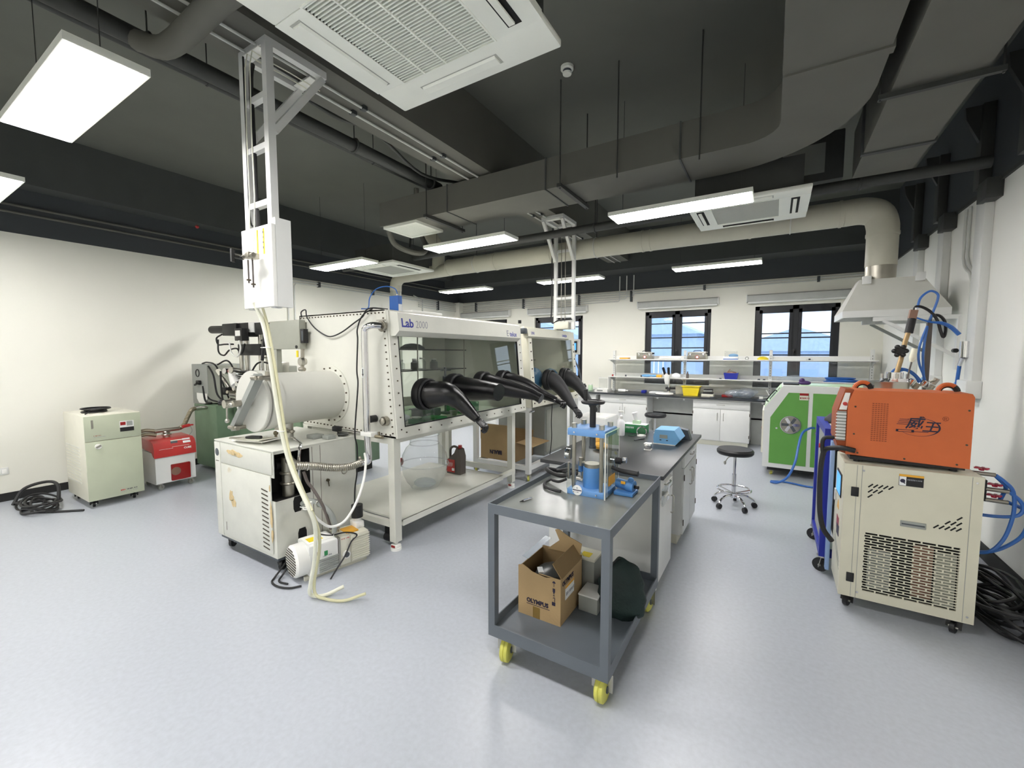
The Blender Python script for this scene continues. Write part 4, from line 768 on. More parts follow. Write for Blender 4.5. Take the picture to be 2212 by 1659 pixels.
# ================================================================ LEFT SIDE EQUIPMENT
# worn cream cabinet under the airlock
t = T('pump_cabinet', 'worn cream steel cabinet on castors with an open corner and peeling paint', 'cabinet', (-3.5, 2.05, 0))
a = dict(x0=-3.95, x1=-3.08, y0=1.69, y1=2.40)
bd = MB().box(-3.95, -3.32, 1.69, 2.40, .13, .93).box(-3.32, -3.08, 1.97, 2.40, .13, .93).box(-3.32, -3.08, 1.69, 1.97, .13, .56).box(-3.32, -3.08, 1.69, 1.97, .915, .93)
t.p('body', bd, 'cream_worn')
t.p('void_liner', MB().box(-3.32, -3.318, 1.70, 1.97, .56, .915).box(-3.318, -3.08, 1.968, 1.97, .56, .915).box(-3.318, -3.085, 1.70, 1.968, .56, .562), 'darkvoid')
t.p('corner_post', B_(-3.32, -3.085, 1.688, 1.695, .74, .93), 'cream_worn')
t.p('corner_post', B_(-3.32, -3.15, 1.688, 1.695, .56, .74), 'cream_worn')
t.p('lid', B_(-3.955, -3.075, 1.683, 2.405, .93, .942, .003), 'cream_worn')
t.p('front_panel', B_(-3.85, -3.10, 1.682, 1.689, .76, .925, .002), 'cream_worn'); t.p('front_panel', B_(-3.85, -3.12, 1.680, 1.689, .16, .752, .002), 'cream_worn')
t.p('edge_strip', B_(-3.95, -3.86, 1.680, 1.689, .14, .925, .003), 'cream_worn')
for k in range(14): t.p('vent_slot', MB().bar((-3.245, 1.679, .64 - k * .034), (-3.16, 1.679, .63 - k * .034), .002, .009, (0, 0, 1)), 'bolt')
t.p('recess_handle', MB().lathe([(.0, 1.6785), (.03, 1.6785), (.032, 1.6795)], (-3.905, 0, .84), 20, 'y'), 'darkgrey'); t.p('slot', B_(-3.93, -3.88, 1.6785, 1.6795, .765, .77), 'bolt')
for k, z in enumerate((.24,)): t.p('slot', B_(-3.80, -3.795, 1.6785, 1.6795, .2, .27), 'bolt')
def blob(cx, cz, rx, rz, sd):
    rr = random.Random(sd); return [(cx + rx * cos(a) * rr.uniform(.6, 1.2), cz + rz * sin(a) * rr.uniform(.6, 1.2)) for a in [2 * pi * j / 13 for j in range(13)]]
for k, q in enumerate(((-3.66, .865, .085, .024, 1), (-3.56, .855, .06, .02, 6), (-3.70, .50, .035, .055, 2), (-3.66, .45, .04, .035, 3), (-3.125, .46, .014, .10, 4), (-3.12, .30, .012, .05, 5), (-3.13, .66, .01, .03, 7))): t.p('peeled_paint', MB().prism(blob(*q), 'y', 1.6785 if q[0] < -3.2 and q[1] > .8 else 1.6780, 1.683), 'peel')
for k, (y, z0, z1) in enumerate(((1.86, .44, .56), (1.89, .16, .30))): t.p('cable_hole', MB().prism([(y - .035, z0 + .03), (y - .025, z0), (y + .025, z0), (y + .035, z0 + .03), (y + .035, z1 - .03), (y + .025, z1), (y - .025, z1), (y - .035, z1 - .03)], 'x', -3.0795, -3.0785), 'darkvoid')
t.p('lock', MB().cyl((-3.08, 2.12, .62), (-3.065, 2.12, .62), .012).bar((-3.066, 2.12, .61), (-3.062, 2.122, .57), .006), 'bolt'); t.p('gauge', MB().torus((-3.075, 2.28, .66), .026, .004, 'x', 18, 6), 'brushed')
for y in (1.99, 2.06): t.p('side_seam', B_(-3.0798, -3.0788, y, y + .003, .15, .92), 'bolt')
t.p('base_channel', B_(-3.94, -3.09, 1.70, 2.39, .105, .13), 'darkgrey')
for x, y in ((-3.9, 1.76), (-3.15, 1.76), (-3.9, 2.33), (-3.15, 2.33)): caster(t, x, y, .105, .042, 'black', .5, fork='black')
v = t.p('valve_stack', MB().cyl((-3.16, 1.84, .56), (-3.16, 1.84, .86), .045, 16).torus((-3.16, 1.84, .66), .05, .01, 'z', 18, 6).torus((-3.16, 1.84, .74), .05, .01, 'z', 18, 6), 'brushed', label='dark steel valve stack inside the opening')
t.p('elbow', MB().tube([(-3.16, 1.84, .84), (-3.08, 1.82, .84), (-2.92, 1.765, .84)], .03, 14, 4), 'brushed', v)
t.p('motor', MB().cyl((-3.25, 1.78, .8), (-3.25, 1.88, .8), .05, 14), 'black', v)
one('steel_tube', 'bent steel tube from the airlock port down the cabinet corner', 'pipe', MB().tube([(-3.36, 2.0, .965), (-3.2, 1.95, .962), (-3.08, 1.90, .958), (-3.045, 1.87, .93), (-3.045, 1.86, .84), (-3.045, 1.86, .62)], .012, 10), 'chrome', (-3.2, 1.9, .96))
t = T('tool_tray', 'white folded sheets with a black tool lying on the worn cabinet', 'tray', (-3.5, 1.85, .942)); t.p('sheet', MB().bar((-3.72, 1.80, .955), (-3.38, 1.86, .965), .20, .008), 'bright'); t.p('sheet', MB().bar((-3.66, 1.76, .968), (-3.36, 1.80, .985), .14, .006), 'offwhite'); t.p('tool', MB().tube([(-3.57, 1.75, .985), (-3.5, 1.755, .993), (-3.38, 1.765, 1.003)], [.01, .014, .012], 10), 'black')
one('flat_bar', 'flat steel hinge bar on the left of the worn cabinet top', 'bar', MB().bar((-3.86, 1.76, .948), (-3.66, 1.96, .948), .03, .006), 'brushed', (-3.76, 1.86, .945))
one('junction_box', 'grey bundle of connectors behind the airlock port on the cabinet', 'connectors', MB().box(-3.32, -3.22, 2.1, 2.2, .943, .975, .006).box(-3.18, -3.1, 2.15, 2.23, .943, .975, .006), 'greymetal', (-3.2, 2.15, .943))
one('grey_bag', 'dark crumpled sheet on the right end of the worn cabinet', 'bag', MB().ball((-3.15, 2.33, .962), .05, 12, (1.2, .9, .35)), 'smoked', (-3.15, 2.33, .943))
one('brass_cock', 'small brass tap by the airlock port', 'valve', MB().ball((-3.47, 1.93, 1.0), .02, 8).cyl((-3.47, 1.93, .943), (-3.47, 1.93, 1.0), .01), 'brass', (-3.47, 1.93, .943))
one('black_hose', 'dark hose from the cabinet opening down to the pump', 'hose', MB().tube([(-2.94,1.83,.78),(-2.93,1.85,.70),(-2.90,1.87,0.649),(-2.84,1.88,0.58),(-2.81,1.90,0.50),(-2.80,1.92,.42),(-2.81,1.95,0.33)], .012, 8), 'greyplastic', (-2.9, 1.83, .7))
one('grey_hose', 'ribbed grey suction hose from the cabinet hole to the pump inlet', 'hose', MB().tube([(-3.05,1.88,.50),(-2.96,1.88,.54),(-2.87,1.90,.53),(-2.79,1.93,.47),(-2.78,1.96,.38),(-2.80,1.97,.30)], .019, 12), 'greymetal', (-2.9, 1.85, .5))
t = T('clear_tube', 'hose clamp joining hoses above the pump', 'clamp', (-2.87, 1.9, .53)); t.p('band', MB().torus((-2.87, 1.90, .53), .024, .005, 'x', 14, 6), 'steel')
# rotary pump on floor (front, rotated)
t = T('vacuum_pump', 'white and cream rotary vacuum pump on the floor in front of the worn cabinet', 'pump', (-2.87, 1.98, 0), rz=R(78))
# local: x along length from fan (-) to oil case (+); y across
t.p('base_rail', MB().box(-.22, .26, -.075, -.05, .0, .03).box(-.22, .26, .05, .075, 0, .03), 'offwhite')
t.p('motor_cowl', MB().lathe([(.06, -.285), (.105, -.285), (.118, -.27), (.12, -.19)], (0, 0, .142), 32, 'x'), 'bright')
t.p('fan_grille', (lambda q: [q.box(-.288, -.2855, -(.1**2 - (k * .02 - .09)**2)**.5, (.1**2 - (k * .02 - .09)**2)**.5, .142 + k * .02 - .094, .142 + k * .02 - .085) for k in range(10)] and q)(MB()), 'bolt', kind='stuff')
t.p('motor_body', MB().box(-.2, .02, -.112, .112, .03, .262, .018), 'white'); t.p('terminal_box', MB().box(-.19, -.0, -.075, .075, .262, .268, .003), 'bright')
for k in range(7): t.p('motor_rib', B_(-.13, .015, -.119, -.112, .045 + k * .015, .051 + k * .015), 'greymetal')
t.p('label', B_(-.15, -.12, -.114, -.112, .18, .205), 'black'); t.p('sticker', B_(-.09, -.065, -.114, -.112, .16, .195), 'greentop', label='small green sticker')
t.scrib((-.11, -.1135, .152), (1, 0, 0), (0, 0, 1), 9, .012, 'inkgrey')
t.p('middle_block', MB().box(.02, .035, -.11, .11, .03, .26, .004), 'steel'); t.p('pump_head', MB().box(.035, .12, -.1, .1, .03, .255, .01), 'offwhite'); t.p('gas_ballast_knob', MB().cyl((.08, -.1, .11), (.08, -.115, .11), .03, 20), 'bright'); t.p('sight_glass', MB().cyl((.08, -.115, .11), (.08, -.117, .11), .02, 20), 'darkgrey')
t.scrib((.045, -.1012, .232), (1, 0, 0), (0, 0, 1), 9, .010, 'red')
t.p('oil_case', MB().box(.12, .27, -.105, .105, .03, .25, .012), 'offwhite')
for k in range(11): t.p('cooling_fin', B_(.125, .27, -.112, -.105, .05 + k * .0175, .058 + k * .0175), 'offwhite')
t.p('yellow_cover', MB().box(.10, .20, -.07, .05, .25, .262, .004), 'amber'); t.p('inlet', MB().cyl((.06, .02, .255), (.06, .02, .31), .02, 16).torus((.06, .02, .285), .024, .006, 'z', 16, 6), 'steel')
t.p('lifting_eye', MB().torus((.0, -.06, .275), .014, .004, 'x', 14, 6), 'chrome'); t.p('warning_label', B_(-.17, -.07, -.05, .03, .268, .269), 'yellow')
t.p('mist_filter', MB().box(.20, .27, -.03, .08, .25, .30, .006).cyl((.235, .02, .3), (.235, .02, .33), .03), 'bright'); t.p('filter_can', MB().cyl((.235, .02, .33), (.235, .02, .43), .045, 18), 'black')
one('black_cable', 'black power cord looping on the floor left of the white pump', 'cable', MB().tube([(-3.085,1.88,.22),(-3.06,1.84,.2),(-3.06,1.75,.1),(-3.07,1.66,.012),(-3.02,1.61,.01),(-2.93,1.60,.01),(-2.84,1.63,.01),(-2.79,1.69,.012)], .007, 8), 'black', (-3, 1.65, .01))
one('black_cable', 'second black cord behind the pump cowl', 'cable', MB().tube([(-3.085,1.90,.2),(-3.04,1.82,.14),(-3.03,1.70,.03),(-2.99,1.645,.01),(-2.90,1.655,.01)], .007, 8), 'black', (-3, 1.7, .01))
one('black_cable', 'black cord lying over the top of the white pump', 'cable', MB().tube([(-2.92,1.92,.275),(-2.83,1.96,.27),(-2.76,2.04,.28),(-2.73,2.12,.24),(-2.735,2.07,.20),(-2.72,2.0,.12),(-2.715,1.92,.05),(-2.70,1.86,.01)], .006, 8), 'black', (-2.8, 2, .28))
# white chiller by the left wall
t = T('chiller', 'tall pale box chiller against the left wall with a small display', 'chiller', (-6.45, 1.63, 0))
t.p('body', B_(-6.81, -6.12, 1.40, 1.87, .08, 1.0, .008), 'offwhite'); t.p('front_panel', B_(-6.12, -6.106, 1.402, 1.868, .725, .992, .004), 'sage'); t.p('front_panel', B_(-6.12, -6.106, 1.402, 1.868, .085, .718, .004), 'sage')
for k in range(12): t.p('louver', MB().prism([(-6.76, .25 + k * .035), (-6.3, .25 + k * .035), (-6.3, .268 + k * .035), (-6.76, .268 + k * .035)], 'y', 1.394, 1.401), 'cream')
t.p('level_window', B_(-6.106, -6.103, 1.455, 1.473, .86, .95), 'steel'); d = t.p('display', B_(-6.106, -6.102, 1.685, 1.805, .795, .91), 'white'); t.p('screen', B_(-6.102, -6.1, 1.69, 1.735, .865, .90), 'darkred', d); t.p('keypad', B_(-6.102, -6.1, 1.745, 1.795, .855, .905), 'greymetal', d); t.p('control_strip', B_(-6.102, -6.1, 1.685, 1.805, .795, .84), 'black', d)
t.p('gauge', MB().cyl((-6.106, 1.50, .665), (-6.09, 1.50, .665), .027, 22), 'bright'); t.p('knob', MB().bar((-6.089, 1.48, .655), (-6.089, 1.52, .675), .006, .02), 'steel')
t.scrib((-6.1055, 1.47, .775), (0, 1, 0), (0, 0, 1), 8, .011, 'darkred'); t.scrib((-6.1055, 1.47, .762), (0, 1, 0), (0, 0, 1), 16, .007, 'inkgrey', .006)
t.scrib((-6.1055, 1.66, .137), (0, 1, 0), (0, 0, 1), 4, .016, 'red'); t.scrib((-6.1055, 1.71, .137), (0, 1, 0), (0, 0, 1), 11, .015, 'ink', .0095); t.scrib((-6.1055, 1.66, .122), (0, 1, 0), (0, 0, 1), 24, .006, 'inkgrey', .0062)
for x, y in ((-6.2, 1.46), (-6.2, 1.8), (-6.72, 1.46), (-6.72, 1.8)): caster(t, x, y, .08, .032, 'black', 1.4, fork='black')
bm = MB()
for k in range(7): bm.torus((-6.42 + rnd.uniform(-.02, .02), 1.58 + rnd.uniform(-.02, .02), 1.012 + k * .006), rnd.uniform(.07, .12), .007, 'z', 24, 6)
bm.tube([(-6.33, 1.5, 1.02), (-6.25, 1.46, 1.012), (-6.2, 1.44, 1.012)], .006, 6)
one('black_cable', 'coil of black cable lying on top of the pale chiller', 'cable', bm, 'black', (-6.42, 1.58, 1.0))
bm = MB()
for k in range(9):
    cx, cy, r_ = -6.66 + rnd.uniform(-.2, .2), 1.15 + rnd.uniform(-.05, .05), rnd.uniform(.12, .2)
    pts = [(cx + r_ * 1.45 * cos(a), cy + r_ * sin(a) * .75, .012 + .03 * k * .3 + .02 * sin(a * 2 + k)) for a in [2 * pi * j / 16 for j in range(17)]]
    bm.tube(pts, .0105, 7, 3)
bm.tube([(-6.95, 1.0, .02), (-7.02, 1.1, .16), (-6.9, 1.25, .22), (-6.72, 1.3, .2), (-6.62, 1.28, .05)], .016, 8)
bm.tube([(-6.5, 1.05, .012), (-6.3, 1.2, .012), (-6.12, 1.36, .012)], .011, 7)
one('black_hose', 'heap of coiled black cable and hose on the floor at the left wall', 'cable', bm, 'rubber', (-6.7, 1.15, 0))
# red white pump station
t = T('vacuum_pump', 'white pump station with a shiny red top on castors, beside the pale chiller', 'pump', (-6.45, 2.22, 0))
t.p('body', MB().prism([(-6.25, .08), (-6.235, .09), (-6.235, .42), (-6.27, .46), (-6.72, .46), (-6.72, .08)], 'y', 2.02, 2.43), 'white')
t.p('red_hood', MB().prism([(-6.22, .405), (-6.222, .52), (-6.25, .58), (-6.30, .605), (-6.62, .62), (-6.70, .59), (-6.72, .50), (-6.30, .47), (-6.26, .42)], 'y', 2.01, 2.44), 'red')
t.p('side_recess', B_(-6.232, -6.228, 2.17, 2.37, .10, .30, .01), 'darkred', label='dark red window in the front'); t.p('motor_behind_window', MB().cyl((-6.228, 2.22, .21), (-6.225, 2.22, .21), .05, 20), 'copper')
t.p('control_plate', MB().bar((-6.262, 2.28, .592), (-6.222, 2.28, .515), .18, .004, (1, 0, 1)), 'offwhite'); t.p('screen', MB().bar((-6.25, 2.22, .583), (-6.238, 2.22, .558), .07, .005, (1, 0, 1)), 'darkgrey'); t.p('paper_note', MB().bar((-6.262, 2.35, .596), (-6.235, 2.35, .543), .08, .006, (1, 0, 1)), 'paper')
t.txt('CUBE', .032, (-6.2195, 2.31, .475), (0, 1, 0), (0, 0, 1), 'bright', bold=.001); t.p('trim_line', B_(-6.2205, -6.2185, 2.06, 2.2, .50, .503), 'bright')
for x, y in ((-6.28, 2.07), (-6.28, 2.38), (-6.66, 2.07), (-6.66, 2.38)): caster(t, x, y, .08, .034, 'steel', .3)
fl = t.p('flange', MB().cyl((-6.45, 2.22, .60), (-6.45, 2.22, .68), .035, 18).torus((-6.45, 2.22, .645), .045, .01, 'z', 20, 6).torus((-6.45, 2.22, .68), .036, .008, 'z', 20, 6), 'steel'); t.p('tee', MB().cyl((-6.45, 2.10, .70), (-6.45, 2.36, .70), .024, 14), 'brushed', fl)
t.p('red_connector', MB().cyl((-6.42, 2.38, .72), (-6.42, 2.46, .73), .02, 14).cyl((-6.42, 2.46, .73), (-6.42, 2.50, .73), .01), 'red'); t.p('wire', MB().tube([(-6.42, 2.47, .72), (-6.41, 2.48, .65), (-6.42, 2.44, .59)], .003, 5), 'greymetal')
bm = MB(); 
for zz in (0, .05): bm.tube([(-6.45, 2.12, .70 - zz), (-6.48, 2.02, .72 - zz), (-6.5, 1.92, .69 - zz), (-6.52, 1.885, .64 - zz)], .022, 12)
one('metal_hose', 'pair of ribbed metal hoses leaving the red pump towards the chiller', 'hose', bm, 'brass', (-6.5, 2, .7))
pts = catmull([(-6.45, 2.36, .70), (-6.48, 2.42, .73), (-6.52, 2.48, .82), (-6.56, 2.54, .90), (-6.60, 2.60, .92)], 12)
t = T('metal_hose', 'ribbed metal hose rising from the red pump to the green machine', 'hose', (-6.5, 2.5, .8)); t.p('hose', MB().tube(pts, [.027 if k % 2 else .023 for k in range(len(pts))], 14, 1), 'brass'); t.p('nipple', MB().cyl((-6.60, 2.60, .92), (-6.66, 2.76, .91), .026, 16).torus((-6.62, 2.64, .918), .03, .006, 'x', 14, 6), 'steel')
# green machine with vacuum chamber
t = T('coating_machine', 'dark green vacuum machine with a grey riser cabinet and black-capped columns', 'machine', (-6.2, 3.3, 0))
t.p('base_cabinet', B_(-7.1, -6.45, 2.79, 4.2, .06, .94, .008), 'greenmetal'); t.p('base_cabinet', B_(-6.44, -4.85, 3.0, 4.2, .12, .93, .008), 'greenmetal'); t.p('plinth', B_(-7.05, -4.9, 3.05, 4.1, 0, .12), 'blackmatte')
t.p('riser_cabinet', B_(-7.12, -6.80, 2.79, 3.3, .94, 1.505, .006), 'greymetal'); t.p('riser_face', B_(-6.80, -6.70, 2.80, 3.2, .96, 1.49), 'boxgrey')
t.p('riser_panel', B_(-7.05, -6.64, 2.783, 2.789, 1.10, 1.49), 'greymetal'); t.p('cut_out', MB().prism([(-6.98, 1.10), (-6.68, 1.10), (-6.68, 1.02), (-6.74, .96), (-6.92, .96), (-6.98, 1.02)], 'y', 2.782, 2.788), 'bright')
t.p('round_port', MB().torus((-6.92, 2.78, 1.38), .05, .007, 'y', 22, 6), 'black'); t.p('pump_knob', MB().box(-6.90, -6.82, 2.74, 2.785, 1.22, 1.28, .01).bar((-6.95, 2.75, 1.21), (-6.8, 2.75, 1.26), .02), 'black')
bx = -6.3
for x, y in ((-6.25, 3.05), (-6.10, 3.05), (-5.85, 3.10), (-5.72, 3.12)): t.p('column', MB().cyl((x, y, .94), (x, y, 1.93), .03, 14), 'steel')
t.p('thin_column', MB().cyl((-5.62, 3.0, 1.4), (-5.62, 3.0, 1.9), .008, 8), 'steel')
t.p('head_plate', B_(-6.2, -5.65, 2.98, 3.2, 1.63, 1.78, .004), 'black', label='black carriage plate between the columns'); t.p('guide_plate', B_(-6.35, -5.35, 2.92, 3.2, 1.40, 1.42, .004), 'black')
hd = t.p('drive_head', MB().box(-6.50, -6.12, 2.93, 3.13, 1.90, 2.06, .01).box(-6.12, -5.85, 2.96, 3.13, 1.88, 2.06, .006).box(-5.72, -5.5, 2.96, 3.12, 1.90, 2.05, .006), 'black', label='black horizontal drive head with motor'); t.p('motor', MB().cyl((-6.98, 3.02, 2.0), (-6.50, 3.02, 1.99), .055, 18), 'black', hd); t.p('label_plate', B_(-5.85, -5.72, 2.95, 3.12, 1.93, 2.06, .004), 'bright', hd); t.p('end_motor', MB().cyl((-5.5, 3.04, 1.98), (-5.38, 3.04, 1.98), .05, 16), 'brushed', hd); t.p('servo', MB().box(-5.98, -5.80, 2.84, 2.93, 1.82, 1.98, .006), 'black', hd); t.p('servo_label', B_(-5.95, -5.83, 2.835, 2.84, 1.88, 1.95), 'bright', hd)
for pts in ([(-6.55, 2.95, 1.92), (-6.66, 2.93, 1.87), (-6.62, 2.93, 1.78), (-6.45, 2.93, 1.78), (-6.25, 2.95, 1.78)], [(-6.62, 2.93, 1.85), (-6.6, 2.92, 1.68), (-6.45, 2.92, 1.63), (-6.3, 2.92, 1.70), (-6.1, 2.92, 1.72), (-5.95, 2.9, 1.65), (-5.85, 2.9, 1.78)], [(-7.05, 2.9, 1.51), (-6.8, 2.86, 1.53), (-6.55, 2.86, 1.48), (-6.40, 2.88, 1.2), (-6.3, 2.9, 1.0)], [(-6.6, 2.9, 1.5), (-6.35, 2.9, 1.56), (-6.2, 2.9, 1.48), (-6.15, 2.9, 1.3)], [(-6.0, 2.9, 1.0), (-5.9, 2.95, 1.3), (-5.75, 3, 1.53), (-5.5, 3.05, 1.5), (-5.4, 3.05, 1.35)], [(-6.74, 2.8, 1.25), (-6.7, 2.8, 1.05), (-6.5, 2.85, .99), (-6.2, 2.9, 1.0)], [(-5.4, 2.98, 1.93), (-5.42, 2.95, 1.84), (-5.55, 2.95, 1.82)]):
    t.p('cable', MB().tube(pts, .011, 7), 'black')
ch = t.p('chamber', MB().cyl((-5.95, 3.15, .94), (-5.95, 3.15, 1.36), .22, 28).torus((-5.95, 3.15, 1.36), .22, .02, 'z', 28, 8), 'steel', label='stainless steel chamber with fittings')
for k, (x, z, r_) in enumerate(((-6.05, 1.27, .05), (-5.88, 1.16, .055), (-6.0, 1.06, .04), (-6.12, 1.18, .035), (-5.8, 1.28, .04))): t.p('port', MB().cyl((x, 2.95, z), (x + .02, 2.86, z + .02), r_, 16).torus((x + .02, 2.87, z + .02), r_ * 1.15, .007, 'y', 16, 6), 'steel', ch)
t.p('feedthrough', MB().cyl((-6.22, 2.86, 1.20), (-6.38, 2.84, 1.36), .022, 12), 'steel', ch); t.p('feedthrough_cap', MB().cyl((-6.38, 2.84, 1.36), (-6.44, 2.83, 1.43), .03, 12), 'offwhite', ch)
t.p('cone_port', MB().tube([(-6.0, 2.85, 1.25), (-6.07, 2.83, 1.36), (-6.09, 2.83, 1.41)], [.07, .04, .035], 16, 1), 'bright', ch); t.p('red_cap', MB().cyl((-6.09, 2.83, 1.41), (-6.095, 2.83, 1.44), .036, 16), 'red', ch)
t.p('clamp_ring', MB().box(-6.35, -6.2, 2.8, 2.9, 1.1, 1.2, .02), 'black', ch)
t.p('tools', MB().bar((-6.5, 2.85, .96), (-6.15, 2.9, .965), .03).bar((-6.35, 2.85, .98), (-6.2, 2.86, .98), .02), 'black'); t.p('pliers', MB().bar((-6.2, 2.85, .965), (-6.1, 2.86, 1.02), .014), 'red')
t.p('frame', MB().bar((-5.45, 3.1, 1.0), (-5.45, 3.1, 1.60), .02).bar((-5.85, 3.1, 1.60), (-5.45, 3.1, 1.60), .02).box(-5.44, -5.2, 3.0, 3.2, 1.2, 1.5, .01), 'boxgrey')
for x, y in ((-7.0, 2.9), (-6.55, 2.9)): caster(t, x, y, .06, .026, 'black', .3, fork='black')
rg = random.Random(11)
for k in range(10):
    x, z = -6.25 + rg.uniform(0, .62), 1.0 + rg.uniform(0, .42); r_ = rg.uniform(.02, .04)
    t.p('fitting', MB().cyl((x, 2.93, z), (x + rg.uniform(-.06, .06), 2.80, z + rg.uniform(-.05, .05)), r_, 12).torus((x, 2.86, z), r_ * 1.2, .006, 'y', 14, 6), ('chrome', 'steel', 'brushed')[k % 3])
for pts in ([(-6.68, 2.82, 1.48), (-6.5, 2.80, 1.35), (-6.42, 2.80, 1.1), (-6.25, 2.82, 1.02), (-6.05, 2.80, 1.05)], [(-6.3, 2.80, 1.42), (-6.26, 2.78, 1.2), (-6.22, 2.78, 1.02), (-6.1, 2.80, .97), (-6.0, 2.8, 1.0)], [(-6.78, 2.78, 1.2), (-6.7, 2.77, 1.0), (-6.55, 2.78, .98)]): t.p('cable', MB().tube(pts, .012, 7), 'black')
t.p('white_cable', MB().tube([(-6.1, 2.83, 1.8), (-6.05, 2.83, 1.66), (-5.9, 2.83, 1.62), (-5.82, 2.83, 1.72), (-5.85, 2.83, 1.82)], .01, 7), 'bright')
t.p('valve_box', MB().box(-5.42, -5.2, 2.95, 3.1, 1.35, 1.55, .01), 'steel')
# ================================================================ CART
t = T('tool_cart', 'grey two-shelf steel cart with four yellow wheels', 'cart', (-.92, 2.28, 0)); x0, x1, y0, y1 = -1.25, -.59, 1.79, 2.77; s_ = .04
for x, y in ((x0, y0), (x1 - s_, y0), (x0, y1 - s_), (x1 - s_, y1 - s_)):
    t.p('upright', B_(x, x + s_, y, y + s_, .215, .82), 'cartgrey')
for z, h, nm in ((.82, .87, 'top'), (.15, .215, 'bottom')):
    t.p('edge_rail', B_(x0, x1, y0, y0 + .006, z, h), 'cartgrey'); t.p('edge_rail', B_(x0, x1, y1 - .006, y1, z, h), 'cartgrey'); t.p('edge_rail', B_(x0, x0 + .006, y0 + .006, y1 - .006, z, h), 'cartgrey'); t.p('edge_rail', B_(x1 - .006, x1, y0 + .006, y1 - .006, z, h), 'cartgrey')
    zz = h - .03 if z > .5 else h - .045
    t.p('shelf', B_(x0 + .006, x1 - .006, y0 + .006, y1 - .006, zz - .004, zz), 'carttop' if z > .5 else 'cartgrey')
def bigwheel(x, y, yaw, brake=False):
    c, s2 = cos(yaw), sin(yaw)
    def q(a, b, z): return (x + a * c - b * s2, y + a * s2 + b * c, z)
    mb = MB().box(x - .04, x + .04, y - .04, y + .04, .142, .15)
    for k in (-1, 1): mb.bar(q(k * .032, 0, .145), q(k * .032, .0, .055), .004, .04, (c, s2, 0))
    f = t.p('caster', mb, 'steel'); r = .066
    t.p('tyre', MB().tube([q(-.024, 0, r), q(-.018, 0, r), q(-.004, 0, r), q(0, 0, r), q(.004, 0, r), q(.018, 0, r), q(.024, 0, r)], [.055, .064, .066, .062, .066, .064, .055], 28, 1), 'ywheel', f)
    t.p('hub', MB().tube([q(-.030, 0, r), q(.030, 0, r)], .018, 16, 1), 'darkgrey', f)
    if brake: t.p('brake_pedal', MB().bar(q(.0, .03, .13), q(.0, .09, .11), .05, .012), 'bright', f)
bigwheel(-1.17, 1.85, .2); bigwheel(-.64, 1.86, .0); bigwheel(-1.18, 2.70, .3); bigwheel(-.64, 2.70, -.15, True)
# pen on cart
t = T('pen', 'silver and black pen lying on the top of the grey cart', 'pen', (-1.13, 2.0, .84)); t.p('barrel', MB().cyl((-1.145, 1.975, .847), (-1.125, 2.035, .847), .006, 10), 'chrome'); t.p('grip', MB().tube([(-1.152, 1.953, .846), (-1.145, 1.975, .847)], [.002, .006], 10, 1), 'black')
one('paper_scrap', 'tiny white scrap on the far end of the cart top', 'scrap', B_(-1.17, -1.15, 2.52, 2.535, .841, .843), 'paper', (-1.16, 2.53, .84))
# hydraulic press
t = T('hydraulic_press', 'bright blue lab press with four steel columns, clear guards and a black handwheel', 'press', (-.87, 2.34, .84)); px0, px1, py0, py1, zb = -1.0, -.775, 2.235, 2.44, .84
t.p('base', MB().box(px0, px1, py0, py1, zb, zb + .032, .003), 'blueplate'); t.p('top_plate', MB().box(px0, px1, py0, py1, 1.185, 1.225, .003), 'blueplate')
for x in (px0 + .03, px1 - .03):
    for y in (py0 + .03, py1 - .03): t.p('column', MB().cyl((x, y, zb + .032), (x, y, 1.185), .0115, 16), 'brushed'); t.p('nut', MB().cyl((x, y, 1.225), (x, y, 1.252), .016, 6), 'steel')
t.p('ram', MB().lathe([(.052, zb + .032), (.052, .985), (.050, .99)], (-.885, 2.335, 0), 32), 'blue', label='blue cylinder ram'); t.p('ram_plate', MB().cyl((-.885, 2.335, .99), (-.885, 2.335, 1.012), .046, 32), 'brushed')
t.p('screw', MB().cyl((-.885, 2.335, 1.10), (-.885, 2.335, 1.185), .018, 18).cyl((-.885, 2.335, 1.10), (-.885, 2.335, 1.115), .021, 18), 'darkgrey'); t.p('screw_sleeve', MB().cyl((-.885, 2.335, 1.225), (-.885, 2.335, 1.36), .018, 18), 'black')
hw = t.p('handwheel', MB().torus((-.885, 2.335, 1.372), .058, .011, 'z', 32, 10).bar((-.94, 2.335, 1.372), (-.83, 2.335, 1.372), .02, .012).cyl((-.885, 2.335, 1.35), (-.885, 2.335, 1.38), .022), 'black', label='black handwheel with an upright grip'); t.p('wheel_grip', MB().cyl((-.925, 2.32, 1.375), (-.925, 2.32, 1.445), .011, 12, .013), 'black', hw)
for x in (px0 + .045, px1 - .045):
    t.p('screw_head', MB().cyl((x, py0 - .004, 1.205), (x, py0 - .010, 1.205), .005, 8).cyl((x, py0 - .004, .86), (x, py0 - .010, .86), .005, 8), 'chrome')
t.p('round_label', MB().cyl((-.935, py0, .870), (-.935, py0 - .004, .870), .029, 28), 'paper'); t.p('label_bar', B_(-.962, -.908, py0 - .0055, py0 - .004, .868, .873), 'ink')
t.txt('A', .014, (-.9395, py0 - .0045, .879), (1, 0, 0), (0, 0, 1), 'ink'); t.scrib((-.945, py0 - .0045, .856), (1, 0, 0), (0, 0, 1), 4, .007, 'inkgrey')
